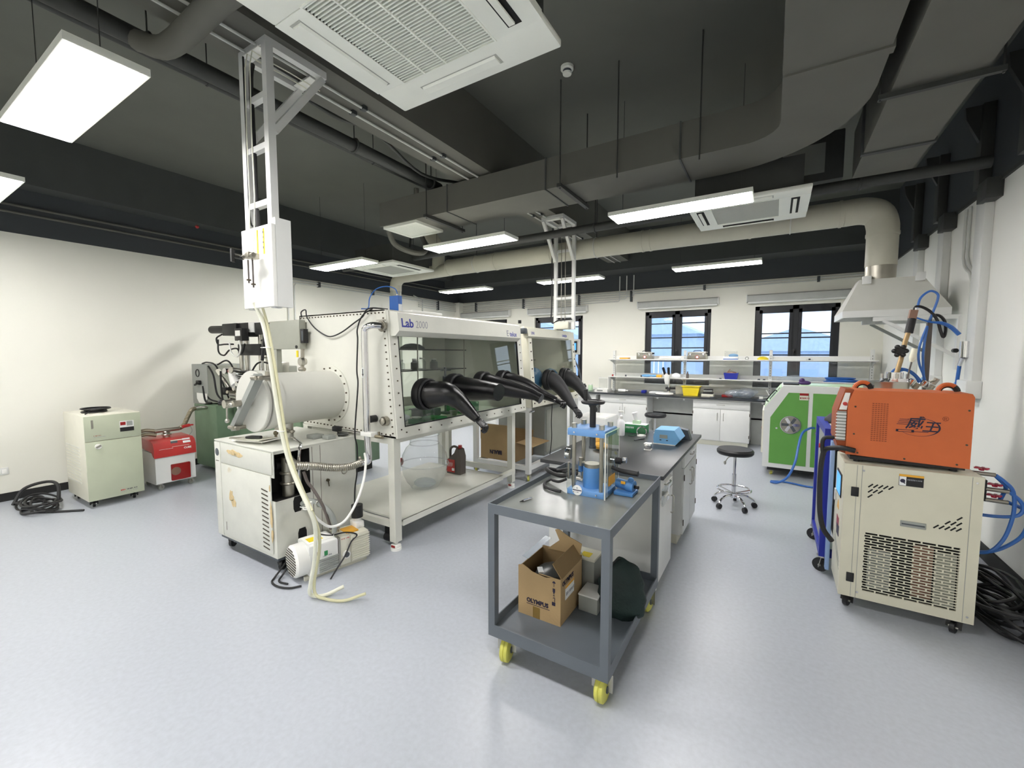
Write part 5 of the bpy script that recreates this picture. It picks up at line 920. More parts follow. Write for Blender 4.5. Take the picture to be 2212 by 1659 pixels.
g = t.p('side_guard', MB().box(px1 + .002, px1 + .008, py0 - .004, py1 + .03, zb - .0, 1.21), 'acrylic', label='clear acrylic side guard'); t.p('guard_handle', MB().tube([(px1 + .01, 2.30, 1.06), (px1 + .03, 2.30, 1.06), (px1 + .03, 2.34, 1.0), (px1 + .01, 2.34, 1.0)], .003, 6, 1), 'chrome', g); t.p('warning_label', B_(px1 + .008, px1 + .0095, 2.28, 2.39, .905, .96), 'amber', g)
for a, b in ((px0 - .001, px0 + .005), (px1 - .006, px1 + .001)): t.p('guard_edge', B_(a, b, py0 - .008, py0 - .003, zb, 1.20), 'acrylic')
for a, b in ((px1 - .006, px1 + .001), ): t.p('painted_edge_gleam', B_(px1 + .0015, px1 + .0085, py0 - .0065, py0 - .0045, zb, 1.21), 'conduit')  # pale strips here and below paint the glassy gleam of the acrylic edges
for yy in (py0 + .02, py1 + .02): t.p('painted_edge_gleam', B_(px1 + .0083, px1 + .0093, yy, yy + .0025, zb + .01, 1.205), 'bright')
t.p('painted_edge_gleam', B_(px1 + .0015, px1 + .0085, py0 - .004, py1 + .03, 1.2102, 1.2125), 'mint')
t.p('front_guard', B_(px0, px0 + .05, py0 - .008, py0 - .004, zb + .03, zb + .07), 'acrylic'); t.p('rear_guard', B_(px0, px1, py1 + .024, py1 + .03, zb + .03, 1.21), 'acrylic')
t.p('gauge', MB().cyl((-1.02, 2.33, 1.05), (-1.045, 2.33, 1.05), .033, 24).torus((-1.045, 2.33, 1.05), .031, .004, 'x', 24, 6), 'chrome'); t.p('gauge_stem', MB().cyl((-1.03, 2.33, 1.0), (-1.03, 2.33, .90), .008), 'brushed')
t.p('small_pump', MB().box(-.99, -.945, 2.41, 2.44, .90, .96, .008).cyl((-.975, 2.38, .94), (-.975, 2.38, 1.0), .014), 'blue'); t.p('fitting', MB().cyl((-1.0, 2.33, .905), (-.94, 2.33, .90), .012, 6), 'steel'); t.p('release_valve', MB().cyl((-.965, 2.36, 1.03), (-.965, 2.36, .98), .013).box(-.96, -.94, 2.35, 2.37, .995, 1.01, .003), 'brushed')
hp = t.p('hand_pump', MB().cyl((-.76, 2.42, .895), (-.66, 2.40, .89), .028, 20).cyl((-.695, 2.405, .892), (-.655, 2.40, .89), .034, 20).box(-.76, -.65, 2.35, 2.47, .842, .862, .003).ball((-.675, 2.40, .925), .018, 12), 'blue', label='blue hand pump beside the press'); t.p('pump_label', B_(-.725, -.70, 2.372, 2.376, .905, .92), 'amber', hp); t.p('pump_rod', MB().cyl((-.655, 2.40, .89), (-.63, 2.395, .89), .01), 'black', hp)
t.p('lever_grip', MB().tube([(-.77, 2.35, 1.0), (-.72, 2.34, .992), (-.66, 2.33, .990), (-.615, 2.325, .990)], [.012, .014, .016, .015], 14), 'black'); t.p('pump_head', MB().cyl((-.765, 2.40, 1.03), (-.735, 2.40, 1.03), .02, 14).cyl((-.735, 2.40, 1.03), (-.705, 2.40, 1.035), .013, 8), 'black'); t.p('lock_nut', MB().cyl((-.72, 2.39, 1.04), (-.70, 2.39, 1.04), .018, 6), 'chrome')
one('rubber_hose', 'dark hose looping on the cart top left of the blue press', 'hose', MB().tube([(-1.03,2.29,.905),(-1.08,2.30,.88),(-1.134,2.33,.87),(-1.17,2.37,.86),(-1.185,2.32,0.853),(-1.15,2.25,0.851),(-1.09,2.22,0.851),(-1.03,2.215,.851)], .0085, 10), 'rubber', (-1.1, 2.3, .84))
one('rubber_hose', 'black hose bundle hanging over the left edge of the cart behind the press', 'hose', MB().tube([(-1.02,2.36,.93),(-1.08,2.36,.90),(-1.16,2.40,.89),(-1.23,2.45,.89),(-1.27,2.52,.88),(-1.20,2.58,.862),(-1.08,2.58,.86)], .013, 10).tube([(-1.22,2.55,.865),(-1.15,2.62,.87),(-1.05,2.66,.86)], .012, 8), 'black', (-1.15, 2.5, .86))
# olympus box on lower shelf
Z = .17
t = T('cardboard_box', 'torn open brown cardboard box with dark printed lettering on the lower cart shelf', 'box', (-1.06, 2.16, Z)); bx0, bx1, by0, by1, bh = -1.20, -.935, 2.02, 2.32, .28
t.p('front_wall', MB().prism([(bx0, Z), (bx1, Z), (bx1, Z + .262), (bx1 - .05, Z + .262), (bx1 - .09, Z + .25), (bx0 + .09, Z + .262), (bx0 + .03, Z + .29), (bx0, Z + .28)], 'y', by0, by0 + .005), 'cardboard')
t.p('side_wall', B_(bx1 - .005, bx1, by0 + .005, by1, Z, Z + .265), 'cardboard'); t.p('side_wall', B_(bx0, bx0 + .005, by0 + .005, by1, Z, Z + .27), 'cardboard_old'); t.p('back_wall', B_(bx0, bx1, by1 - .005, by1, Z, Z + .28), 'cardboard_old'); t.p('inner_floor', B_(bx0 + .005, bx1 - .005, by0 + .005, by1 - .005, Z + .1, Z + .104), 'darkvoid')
t.p('flap', MB().bar((bx1, 2.17, Z + .262), (bx1 - .055, 2.17, Z + .335), .28, .005, (0, 0, 1)), 'cardboard_old')
t.p('torn_flap', MB().prism([(bx0 + .04, Z + .27), (bx1 - .01, Z + .28), (bx1, Z + .35), (bx1 - .03, Z + .36), (bx1 - .08, Z + .375), (bx0 + .11, Z + .41), (bx0 + .09, Z + .40), (bx0 + .12, Z + .34)], 'y', by1 - .01, by1 - .004), 'cardboard')
t.p('loose_tape', MB().bar((bx0, 2.10, Z + .29), (bx0 + .05, 2.30, Z + .35), .05, .002), 'bagclear'); t.p('inner_wrap', MB().ball((-1.06, 2.17, Z + .2), .09, 12, (1.1, 1.3, .5)), 'smoked'); t.p('paper_piece', MB().bar((-1.10, 2.09, Z + .262), (-1.07, 2.05, Z + .258), .03, .004), 'paper')
t.p('inner_flap', MB().bar((-1.03, 2.03, Z + .258), (-1.03, 2.10, Z + .20), .09, .004), 'cardboard')
t.p('packing_tape', B_(-1.105, -1.06, by0 - .0008, by0, Z, Z + .065), 'tape'); t.txt('OLYMPUS', .034, (-1.145, by0 - .001, Z + .083), (1, 0, 0), (0, 0, 1), 'ink', bold=.0014, sx=.92); t.p('underline', B_(-1.145, -1.0, by0 - .0015, by0, Z + .072, Z + .0745), 'ink')
ic = MB().prism([(-.985, Z + .235), (-.965, Z + .235), (-.968, Z + .243), (-.975, Z + .247), (-.982, Z + .243)], 'y', by0 - .0015, by0).box(-.976, -.974, by0 - .0015, by0, Z + .215, Z + .235).box(-.982, -.968, by0 - .0015, by0, Z + .185, Z + .205).box(-.979, -.971, by0 - .0015, by0, Z + .178, Z + .186).box(-.976, -.974, by0 - .0015, by0, Z + .165, Z + .178).box(-.980, -.970, by0 - .0015, by0, Z + .163, Z + .166).bar((-.980, by0 - .001, Z + .15), (-.97, by0 - .001, Z + .155), .001, .003, (0, 0, 1)).box(-.971, -.968, by0 - .0015, by0, Z + .13, Z + .153).box(-.986, -.966, by0 - .0015, by0, Z + .108, Z + .128)
t.p('handling_icons', ic, 'ink'); t.txt('OLYMPUS', .036, (bx1 + .001, 2.04, Z + .215), (0, 1, 0), (0, 0, 1), 'ink', bold=.001, sx=.95); t.p('label', B_(bx1, bx1 + .0012, 2.08, 2.20, Z + .12, Z + .20), 'paper'); t.p('label_band', B_(bx1 + .0012, bx1 + .002, 2.08, 2.20, Z + .185, Z + .20), 'amber')
t.scrib((bx1 + .0015, 2.09, Z + .14), (0, 1, 0), (0, 0, 1), 9, .02, 'inkgrey')
t = T('device_box', 'grey box with clear wrap behind the torn cardboard box on the cart', 'box', (-.95, 2.45, Z)); t.p('case', B_(-1.02, -.88, 2.38, 2.52, Z, Z + .22, .004), 'greymetal'); t.p('lid', B_(-1.022, -.878, 2.378, 2.522, Z + .22, Z + .235, .003), 'offwhite'); t.p('label', B_(-.98, -.92, 2.40, 2.46, Z + .235, Z + .2365), 'yellow'); t.p('wrap', MB().ball((-1.0, 2.38, Z + .24), .05, 10, (1, .8, .5)), 'bagclear')
t = T('device_box', 'small white box lying on the lower cart shelf beside the torn cardboard box', 'box', (-.86, 2.26, Z)); t.p('case', B_(-.915, -.80, 2.22, 2.36, Z, Z + .09, .004), 'greymetal'); t.p('lid', B_(-.917, -.798, 2.218, 2.362, Z + .09, Z + .10, .002), 'white')
t = T('bag', 'dark green-black fabric bag slumped on the lower cart shelf', 'bag', (-.71, 2.34, Z)); bm = MB(); bm.tube([(-.70, 2.33, Z), (-.70, 2.33, Z + .05), (-.70, 2.34, Z + .14), (-.695, 2.35, Z + .23), (-.70, 2.36, Z + .285), (-.70, 2.37, Z + .30)], [.085, .105, .10, .078, .04, .01], 18, 5, 1.35)
for v in bm.bm.verts: v.co += Vector((sin(v.co.z * 70 + v.co.y * 30), cos(v.co.x * 60 + v.co.z * 25), 0)) * .006
t.p('sack', bm, 'darkbag'); t.p('drawstring', MB().tube([(-.70, 2.36, Z + .29), (-.72, 2.32, Z + .31), (-.75, 2.31, Z + .26)], .004, 6), 'black')
one('box', 'black folded case between the white box and the bag', 'case', MB().box(-.84, -.79, 2.40, 2.55, Z, Z + .13, .006), 'blackmatte', (-.81, 2.45, Z))

# ================================================================ CABINETS
def cabinet(label, x, y, w_, d, h, doors=2, drawer=True, rz=0, group='white lab base cabinets', z0=.0):
    t = T('base_cabinet', label, 'cabinet', (x, y, z0), group, rz=rz or 1e-6)
    t.p('carcass', B_(0, w_, .02, d, .09, h), 'white'); t.p('plinth', B_(.02, w_ - .02, .05, d - .02, 0, .09), 'offwhite')
    top = h - .015
    if drawer:
        dr = t.p('drawer', B_(.006, w_ - .006, 0, .02, h - .15, top, .002), 'white'); t.p('handle', MB().tube([(w_ / 2 - .06, 0, h - .08), (w_ / 2 - .055, -.022, h - .08), (w_ / 2 + .055, -.022, h - .08), (w_ / 2 + .06, 0, h - .08)], .005, 8, 2), 'steel', dr); top = h - .158
    ww = w_ / doors
    for k in range(doors):
        do = t.p('door', B_(k * ww + .005, (k + 1) * ww - .003, 0, .02, .1, top, .002), 'white')
        hx = (k + 1) * ww - .05 if k % 2 == 0 else k * ww + .05
        t.p('handle', MB().tube([(hx, 0, top - .07), (hx, -.022, top - .075), (hx, -.022, top - .19), (hx, 0, top - .195)], .005, 8, 2), 'steel', do)
        ex = k * ww + .004 if k % 2 == 0 else (k + 1) * ww - .004
        for z in (.18, top - .1): t.p('hinge', B_(ex - .006, ex + .006, -.006, .0, z, z + .05), 'bolt', do)
    return t
cabinet('white lab cabinet with drawer under the far counter, directly behind the press handwheel', -3.02, 8.35, .95, .5, .82)
cabinet('white lab cabinet with drawer under the far counter, between the stools', -1.24, 8.35, .92, .5, .82)
cabinet('white lab cabinet at the left end of the far counter behind the glove box gloves', -4.05, 8.35, .95, .5, .82)
cabinet('white lab cabinet under the far counter, hidden mostly by the green machine', .1, 8.35, .9, .5, .82)
t = T('counter', 'long dark lab worktop along the window wall', 'worktop', (-1.4, 8.7, .82)); t.p('worktop', B_(-4.6, 1.48, 8.31, 9.06, .835, .86, .003), 'epoxy'); t.p('apron', B_(-4.6, 1.45, 8.35, 8.37, .82, .835), 'white'); t.p('upstand', B_(-4.6, 1.48, 9.05, 9.09, .86, .90), 'white')
for k, (a, b) in enumerate(((-2.07, -1.24), (-.32, .1), (-4.6, -4.05))): one('knee_panel', ['grey panel under the counter behind the rear stool', 'grey panel under the counter left of the green machine', 'grey panel under the left end of the counter'][k], 'panel', MB().box(a + .002, b - .002, 8.86, 8.88, 0, .82).box(a + .002, b - .002, 8.86, 8.89, .45, .48), 'conduit', ((a + b) / 2, 8.86, 0), 'panels under the far counter')
for k, x in enumerate((-1.88, -1.4, -.14)): one('leveling_clip', 'small white clip under the counter edge, ' + ['left', 'middle', 'right'][k], 'clip', B_(x - .015, x + .015, 8.37, 8.40, .79, .82), 'bright', (x, 8.38, .8))
# reagent rack
t = T('reagent_rack', 'white two-tier open shelf rack standing on the far counter', 'shelf rack', (-.8, 8.9, .86))
for x in (-2.93, -1.5, -.05, 1.36):
    ps = t.p('post', B_(x - .025, x + .025, 8.95, 9.0, .86, 1.72), 'white'); bm = MB()
    for k in range(16): bm.box(x - .006, x + .006, 8.948, 8.95, .93 + k * .045, .95 + k * .045)
    t.p('slot_row', bm, 'greymetal', ps, kind='stuff')
    for z in (1.52, 1.16): t.p('bracket', MB().prism([(8.95, z), (8.70, z), (8.70, z - .01), (8.95, z - .07)], 'x', x - .006, x + .006), 'white')
for z in (1.52, 1.16):
    for a, b in ((-2.96, -1.5), (-1.5, -.05), (-.05, 1.40)): t.p('shelf', MB().box(a + .001, b - .001, 8.68, 8.95, z, z + .018), 'white'); t.p('front_lip', B_(a + .001, b - .001, 8.67, 8.68, z, z + .026), 'bright'); t.p('edge_strip', B_(a + .001, b - .001, 8.668, 8.67, z + .004, z + .010), 'black')
    t.p('rear_lip', B_(-2.96, 1.40, 9.0, 9.01, z, z + .09), 'bright')
for a, b in ((-2.9, -1.53), (-1.47, -.08), (-.02, 1.33)): t.p('back_pane', B_(a, b, 9.012, 9.018, .92, 1.5), 'rackpane')
# ---- island
t = T('island_bench', 'black-topped island lab bench in the middle of the room', 'worktop', (-1.03, 3.65, .83)); t.p('worktop', B_(-1.48, -.58, 2.81, 4.49, .832, .86, .003), 'blacktop'); t.p('apron', MB().box(-1.44, -.66, 3.3, 3.79, .79, .832), 'greymetal')
t.p('leg_panel', B_(-1.44, -1.42, 3.35, 3.77, 0, .79), 'white')
def islcab(y, w_, lab):
    c_ = cabinet(lab, -.615, y, w_, .8, .83, 1 if w_ < .6 else 2, True, R(90), 'white cabinets under the island bench'); return c_
islcab(2.84, .46, 'white cabinet with clear label holder under the near end of the island bench')
islcab(3.79, .66, 'white cabinet under the far end of the island bench')
for k, y in enumerate((3.0, 4.05)): one('label_tag', 'white tilted label flag on the island drawer, ' + ['near', 'far'][k], 'tag', MB().bar((-.592, y - .10, .80), (-.592, y + .10, .80), .032, .003, (.8, 0, 1)), 'bright', (-.6, y, .8))
t = T('drawer_organiser', 'clear plastic holder on the near island cabinet door', 'holder', (-.6, 3.0, .6)); t.p('tray', B_(-.612, -.60, 2.92, 3.12, .62, .74, .004), 'clearplastic'); t.p('roll', MB().cyl((-.602, 2.97, .68), (-.602, 3.06, .68), .010, 14), 'bright')
# things on island
Zt = .86
t = T('tissue_box', 'green and white tissue box with a tissue pulled out on the island bench', 'tissue box', (-1.13, 4.3, Zt)); t.p('carton', B_(-1.27, -1.05, 4.22, 4.34, Zt, Zt + .085, .002), 'greentop'); t.p('carton_top', B_(-1.27, -1.05, 4.22, 4.34, Zt + .085, Zt + .088), 'paper'); t.p('opening', B_(-1.19, -1.12, 4.25, 4.31, Zt + .088, Zt + .12), 'mint')
bm = MB().tube([(-1.16, 4.28, Zt + .11), (-1.17, 4.28, Zt + .15), (-1.18, 4.28, Zt + .20)], [.02, .05, .065], 12, 3, .35); t.p('tissue', bm, 'tissue'); t.scrib((-1.25, 4.2185, Zt + .045), (1, 0, 0), (0, 0, 1), 7, .02, 'paper')
t = T('label_printer', 'pale blue wedge-shaped instrument on the island bench', 'instrument', (-.79, 3.95, Zt)); t.p('body', MB().prism([(-.88, Zt), (-.70, Zt), (-.66, Zt + .05), (-.71, Zt + .13), (-.87, Zt + .125), (-.885, Zt + .06)], 'y', 3.82, 4.06), 'skyblue'); t.p('display', B_(-.83, -.765, 3.815, 3.82, Zt + .055, Zt + .085), 'greymetal'); t.p('button', B_(-.83, -.815, 3.815, 3.82, Zt + .035, Zt + .042), 'ink'); t.p('button', B_(-.775, -.76, 3.815, 3.82, Zt + .035, Zt + .042), 'ink'); t.p('base', B_(-.885, -.70, 3.81, 4.065, Zt, Zt + .006), 'bright')
one('dark_sheet', 'dark folded sheet behind the pale blue instrument', 'sheet', MB().prism([(-.95, Zt), (-.62, Zt), (-.65, Zt + .09), (-.75, Zt + .11), (-.9, Zt + .06)], 'y', 4.12, 4.2), 'darkgrey', (-.8, 4.15, Zt))
one('paper_note', 'small white paper beside the tissue box', 'paper', MB().box(-1.0, -.9, 4.32, 4.38, Zt, Zt + .004), 'paper', (-.95, 4.35, Zt))
t = T('glass_cube', 'small clear and silver cube on the island bench', 'cube', (-.86, 3.54, Zt)); t.p('block', B_(-.885, -.835, 3.515, 3.565, Zt + .008, Zt + .05, .004), 'chrome'); t.p('frame', MB().box(-.888, -.832, 3.512, 3.568, Zt, Zt + .008).box(-.888, -.832, 3.512, 3.568, Zt + .05, Zt + .056), 'bright')
t = T('magnifier', 'silver ring magnifier with black arm in front of the tissue box', 'magnifier', (-1.06, 4.12, Zt)); t.p('ring', MB().torus((-1.06, 4.10, Zt + .045), .045, .006, 'y', 24, 6), 'chrome'); t.p('foot', MB().cyl((-1.06, 4.10, Zt), (-1.06, 4.10, Zt + .012), .04, 20), 'bright'); t.p('lens', MB().cyl((-1.06, 4.099, Zt + .045), (-1.06, 4.101, Zt + .045), .042, 24), 'glass')
one('tweezers', 'silver bent tool on the bench before the magnifier', 'tool', MB().bar((-1.17, 4.04, Zt + .004), (-1.10, 4.07, Zt + .004), .008).bar((-1.17, 4.04, Zt + .004), (-1.11, 4.02, Zt + .004), .008), 'chrome', (-1.14, 4.05, Zt))
one('pen', 'black pen lying on the island bench', 'pen', MB().cyl((-1.06, 3.85, Zt + .006), (-1.0, 3.97, Zt + .006), .005, 8), 'black', (-1.03, 3.9, Zt))
t = T('wash_bottle', 'white squeeze bottle behind the press guard', 'bottle', (-1.24, 4.04, Zt)); t.p('body', MB().lathe([(.03, Zt), (.034, Zt + .01), (.034, Zt + .13), (.014, Zt + .16)], (-1.24, 4.04, 0), 18), 'tissue'); t.p('cap', MB().lathe([(.014, Zt + .16), (.014, Zt + .19), (.005, Zt + .20)], (-1.24, 4.04, 0), 12), 'bright')
t = T('spray_bottle', 'second white bottle with a nozzle behind the press', 'bottle', (-1.30, 4.2, Zt)); t.p('body', MB().lathe([(.028, Zt), (.03, Zt + .12), (.012, Zt + .15), (.012, Zt + .2)], (-1.30, 4.2, 0), 16), 'tissue'); t.p('nozzle', MB().box(-1.32, -1.27, 4.19, 4.21, Zt + .2, Zt + .22, .003), 'bright')
one('yellow_bag', 'yellow cloth lying on the island bench behind the press', 'cloth', MB().ball((-1.20, 3.35, Zt + .03), .06, 12, (1.2, 1, .5)).ball((-1.24, 3.4, Zt + .06), .05, 12, (1, 1, .7)), 'amber', (-1.2, 3.35, Zt))
t = T('mini_cabinet', 'stack of two white instrument boxes between the far glove box and bench', 'instrument', (-2.05, 5.3, 0)); t.p('lower_box', B_(-2.3, -1.85, 5.35, 5.85, .08, .42, .006), 'white'); t.p('upper_box', B_(-2.3, -1.85, 5.35, 5.85, .43, .80, .006), 'white'); t.p('label', B_(-2.12, -2.02, 5.346, 5.35, .3, .34), 'red'); t.p('label', B_(-2.12, -2.05, 5.346, 5.35, .62, .66), 'inkblue'); t.p('top_sheet', B_(-2.28, -1.87, 5.37, 5.83, .80, .806), 'bright'); t.p('vent', B_(-2.2, -1.95, 5.346, 5.35, .14, .24), 'greymetal')
for x, y in ((-2.25, 5.4), (-1.9, 5.4), (-2.25, 5.8), (-1.9, 5.8)): caster(t, x, y, .08, .03, 'black')
# stools
def stool(x, y, zs, lab, yaw=0.):
    t = T('lab_stool', lab, 'stool', (x, y, 0), 'round black lab stools'); t.p('seat', MB().lathe([(.02, zs - .065), (.165, zs - .06), (.178, zs - .045), (.18, zs - .02), (.165, zs), (.02, zs + .003)], (x, y, 0), 36), 'black'); t.p('seat_plate', MB().cyl((x, y, zs - .08), (x, y, zs - .065), .07, 20), 'steel')
    t.p('gas_column', MB().cyl((x, y, zs - .3), (x, y, zs - .08), .014, 16), 'chrome'); t.p('sleeve', MB().cyl((x, y, .12), (x, y, zs - .28), .022, 18), 'chrome'); t.p('lever', MB().tube([(x, y, zs - .08), (x - .06, y - .02, zs - .10), (x - .09, y - .03, zs - .15)], .005, 6).ball((x - .093, y - .03, zs - .16), .014, 8, (1, 1, 1.5)), 'steel')
    t.p('hub', MB().cyl((x, y, .10), (x, y, .15), .035, 18), 'chrome'); t.p('foot_ring', MB().torus((x, y, .19), .165, .009, 'z', 36, 8), 'chrome')
    for k in range(5):
        a = yaw + 2 * pi * k / 5; c_, s2 = cos(a), sin(a)
        l = t.p('leg', MB().tube([(x + .02 * c_, y + .02 * s2, .13), (x + .12 * c_, y + .12 * s2, .125), (x + .185 * c_, y + .185 * s2, .09), (x + .205 * c_, y + .205 * s2, .06)], .012, 10), 'chrome')
        t.p('ring_spoke', MB().tube([(x + .022 * c_, y + .022 * s2, .15), (x + .165 * c_, y + .165 * s2, .19)], .007, 8, 1), 'chrome')
        t.p('castor', MB().cyl((x + .205 * c_ - .016 * s2, y + .205 * s2 + .016 * c_, .03), (x + .205 * c_ + .016 * s2, y + .205 * s2 - .016 * c_, .03), .028, 18), 'black', l)
stool(-.32, 5.1, .635, 'black round lab stool with chrome star base, nearest, right of the island bench', .3)
stool(-1.71, 7.5, .625, 'black round lab stool tucked before the far counter, behind the tissue box', .9)
# ================================================================ GREEN MACHINE
t = T('furnace_machine', 'bright green and white machine with round window and slanted control panel', 'machine', (.5, 7.0, 0))
prof = [(-.09, .12), (1.25, .12), (1.25, 1.23), (.12, 1.23), (-.09, .92)]
t.p('body', MB().prism(prof, 'y', 6.67, 7.45), 'white')
t.p('green_panel', MB().prism([(-.015, .18), (.40, .18), (.40, 1.14), (.18, 1.14), (-.015, .80)], 'y', 6.664, 6.67), 'green'); t.p('green_panel', B_(.445, .86, 6.664, 6.67, .18, 1.14), 'green'); t.p('green_panel', B_(.90, 1.2, 6.664, 6.67, .18, 1.14), 'green')
w1 = t.p('round_window', MB().cyl((.215, 6.664, .715), (.215, 6.658, .715), .115, 32), 'brushed', label='round fan window'); t.p('guard_ring', MB().torus((.215, 6.656, .715), .115, .006, 'y', 32, 6), 'chrome', w1)
for k in range(6):
    a = k * pi / 3; t.p('fan_blade', MB().bar((.215 + .02 * cos(a), 6.655, .715 + .02 * sin(a)), (.215 + .1 * cos(a), 6.655, .715 + .1 * sin(a)), .004, .035, (0, 0, 1) if abs(sin(a)) < .9 else (1, 0, 0)), 'darkgrey' if k % 2 else 'chrome', w1)
t.p('lock', MB().cyl((.06, 6.664, .66), (.06, 6.652, .66), .012, 12), 'chrome'); t.p('lock', MB().cyl((.50, 6.664, .63), (.50, 6.652, .63), .02, 12), 'chrome')
t.p('warning_plate', B_(.30, .395, 6.655, 6.664, 1.05, 1.14), 'offwhite'); t.p('plate_band', B_(.30, .395, 6.652, 6.655, 1.11, 1.14), 'darkred'); t.scrib((.305, 6.6535, 1.065), (1, 0, 0), (0, 0, 1), 6, .025, 'darkred')
# slanted panel
sl = Vector((.12 + .09, 0, 1.23 - .92)).normalized(); nm = Vector((-sl.z, 0, sl.x))
def onsl(f, out): p = Vector((-.09, 0, .92)) + sl * f; return p + nm * out
pm = MB(); a, b = onsl(.02, .0), onsl(.35, .0); c_, d_ = onsl(.35, .008), onsl(.02, .008); pm.prism([(a.x, a.z), (b.x, b.z), (c_.x, c_.z), (d_.x, d_.z)], 'y', 6.70, 7.40); cp = t.p('control_panel', pm, 'mint', label='pale green control panel')
for f0, f1, mt_, y0, y1 in ((.12, .24, 'darkgrey', 6.78, 7.0), (.05, .09, 'paper', 6.75, 6.95), (.27, .32, 'greymetal', 6.8, 6.95)):
    a, b, c_, d_ = onsl(f0, .008), onsl(f1, .008), onsl(f1, .014), onsl(f0, .014); t.p('meter', MB().prism([(a.x, a.z), (b.x, b.z), (c_.x, c_.z), (d_.x, d_.z)], 'y', y0, y1), mt_, cp)
p0, p1 = onsl(.10, .01), onsl(.26, .01); q0, q1 = onsl(.10, .04), onsl(.26, .04); t.p('panel_handle', MB().tube([(p0.x, 6.74, p0.z), (q0.x, 6.74, q0.z), (q1.x, 6.74, q1.z), (p1.x, 6.74, p1.z)], .008, 8, 2), 'black', cp)
t.p('top_sheet', B_(.3, 1.2, 6.75, 7.3, 1.23, 1.238), 'mint'); t.p('side_door', B_(-.11, -.09, 6.72, 7.4, .3, .88), 'offwhite'); t.p('red_mark', B_(-.112, -.11, 6.72, 6.75, .62, .66), 'red')
t.p('plinth', B_(-.03, 1.2, 6.72, 7.4, .07, .12), 'black')
for x, y in ((.02, 6.76), (.62, 6.76), (1.15, 6.76), (.02, 7.36)): caster(t, x, y, .07, .03, 'ywheel', .3)
one('purple_glove', 'crumpled purple cloth on top of the green machine', 'cloth', MB().ball((.36, 6.9, 1.262), .055, 12, (1.3, .9, .55)).ball((.33, 6.9, 1.29), .035, 10), 'purple', (.36, 6.9, 1.24))
one('white_tray', 'black and white flat tray on top of the green machine', 'tray', MB().box(.12, .3, 6.85, 7.1, 1.232, 1.25, .003), 'black', (.2, 6.95, 1.23))
one('blue_hose', 'blue air hose from the green machine to the floor', 'hose', MB().tube([(.47, 6.64, .70),(.42, 6.58, .70),(.34,6.5,.64),(.30,6.4,.48),(.27,6.3,.30),(.20,6.25,.12),(.10,6.25,.03),(.02,6.3,.014)], .014, 8), 'cable_blue', (.4, 6.5, .6))
one('blue_hose', 'blue air hose lying on the floor under the green machine', 'hose', MB().tube([(.02, 6.34, .014), (.2, 6.38, .014), (.45, 6.30, .014), (.7, 6.45, .014), (.9, 6.5, .014)], .011, 8), 'cable_blue', (.4, 6.4, 0))
# ================================================================ NAVY FRAME TROLLEY
t = T('equipment_trolley', 'navy blue framed trolley behind the cream chiller cabinet', 'trolley', (.7, 4.3, 0)); bx0, bx1, by0, by1 = .34, 1.05, 3.86, 4.6; s_ = .05
for x, y in ((bx0, by0), (bx1 - s_, by0), (bx0, by1 - s_), (bx1 - s_, by1 - s_)): t.p('upright', B_(x, x + s_, y, y + s_, .13, 1.10), 'navy')
for z in (.13, 1.05):
    t.p('rail', B_(bx0, bx0 + s_, by0 + s_, by1 - s_, z, z + .05), 'navy'); t.p('rail', B_(bx0 + s_, bx1 - s_, by0, by0 + s_, z, z + .05), 'navy'); t.p('rail', B_(bx0 + s_, bx1 - s_, by1 - s_, by1, z, z + .05), 'navy'); t.p('rail', B_(bx1 - s_, bx1, by0 + s_, by1 - s_, z, z + .05), 'navy')
t.p('inner_panel', B_(bx0 + .02, bx0 + .03, by0 + s_, by1 - s_, .18, 1.05), 'greymetal'); t.p('deck', B_(bx0 + s_, bx1 - s_, by0 + s_, by1 - s_, 1.06, 1.085), 'offwhite')
t.p('emergency_button', MB().cyl((bx0 + .02, 4.15, .92), (bx0 - .01, 4.15, .92), .018, 14), 'red'); t.p('case', B_(.45, .98, 4.0, 4.5, .2, .98, .01), 'boxgrey')
for x, y in ((.37, 3.9), (1.0, 3.9), (.37, 4.55), (1.0, 4.55)): caster(t, x, y, .13, .05, 'rubber', 1.2)
one('black_fan', 'small black dome on the navy trolley deck', 'dome', MB().lathe([(.09, 1.086), (.085, 1.12), (.05, 1.16), (.0, 1.17)], (.46, 4.35, 0), 20, 'z', False), 'black', (.46, 4.35, 1.086))
t = T('reactor', 'stainless vessel with clamps and a tilted brass torch on the navy trolley', 'reactor', (.85, 4.3, 1.086)); 
t.p('housing', B_(.55, 1.03, 4.1, 4.5, 1.088, 1.36, .01), 'offwhite'); t.p('pan', MB().lathe([(.13, 1.36), (.14, 1.44), (.13, 1.44), (.12, 1.37), (.0, 1.37)], (.74, 4.3, 0), 30, 'z', False), 'steel'); t.p('flange', MB().cyl((.79, 4.3, 1.44), (.79, 4.3, 1.465), .085, 28).cyl((.79, 4.3, 1.465), (.79, 4.3, 1.51), .05, 20), 'chrome'); t.p('copper_pot', MB().cyl((.77, 4.24, 1.36), (.77, 4.24, 1.43), .05, 18), 'copper')
for k in range(4): t.p('clamp_bolt', MB().cyl((.79 + .075 * cos(k * 1.57), 4.3 + .075 * sin(k * 1.57), 1.465), (.79 + .075 * cos(k * 1.57), 4.3 + .075 * sin(k * 1.57), 1.50), .011, 8), 'steel')
for k, (x, z) in enumerate(((.90, 1.41), (.94, 1.43), (.98, 1.40), (.87, 1.44), (1.0, 1.45))): t.p('fitting', MB().cyl((x, 4.28, z - .02), (x + .02, 4.27, z + .02), .018, 10).torus((x, 4.28, z), .02, .005, 'z', 12, 6), 'chrome' if k % 2 else 'brushed')
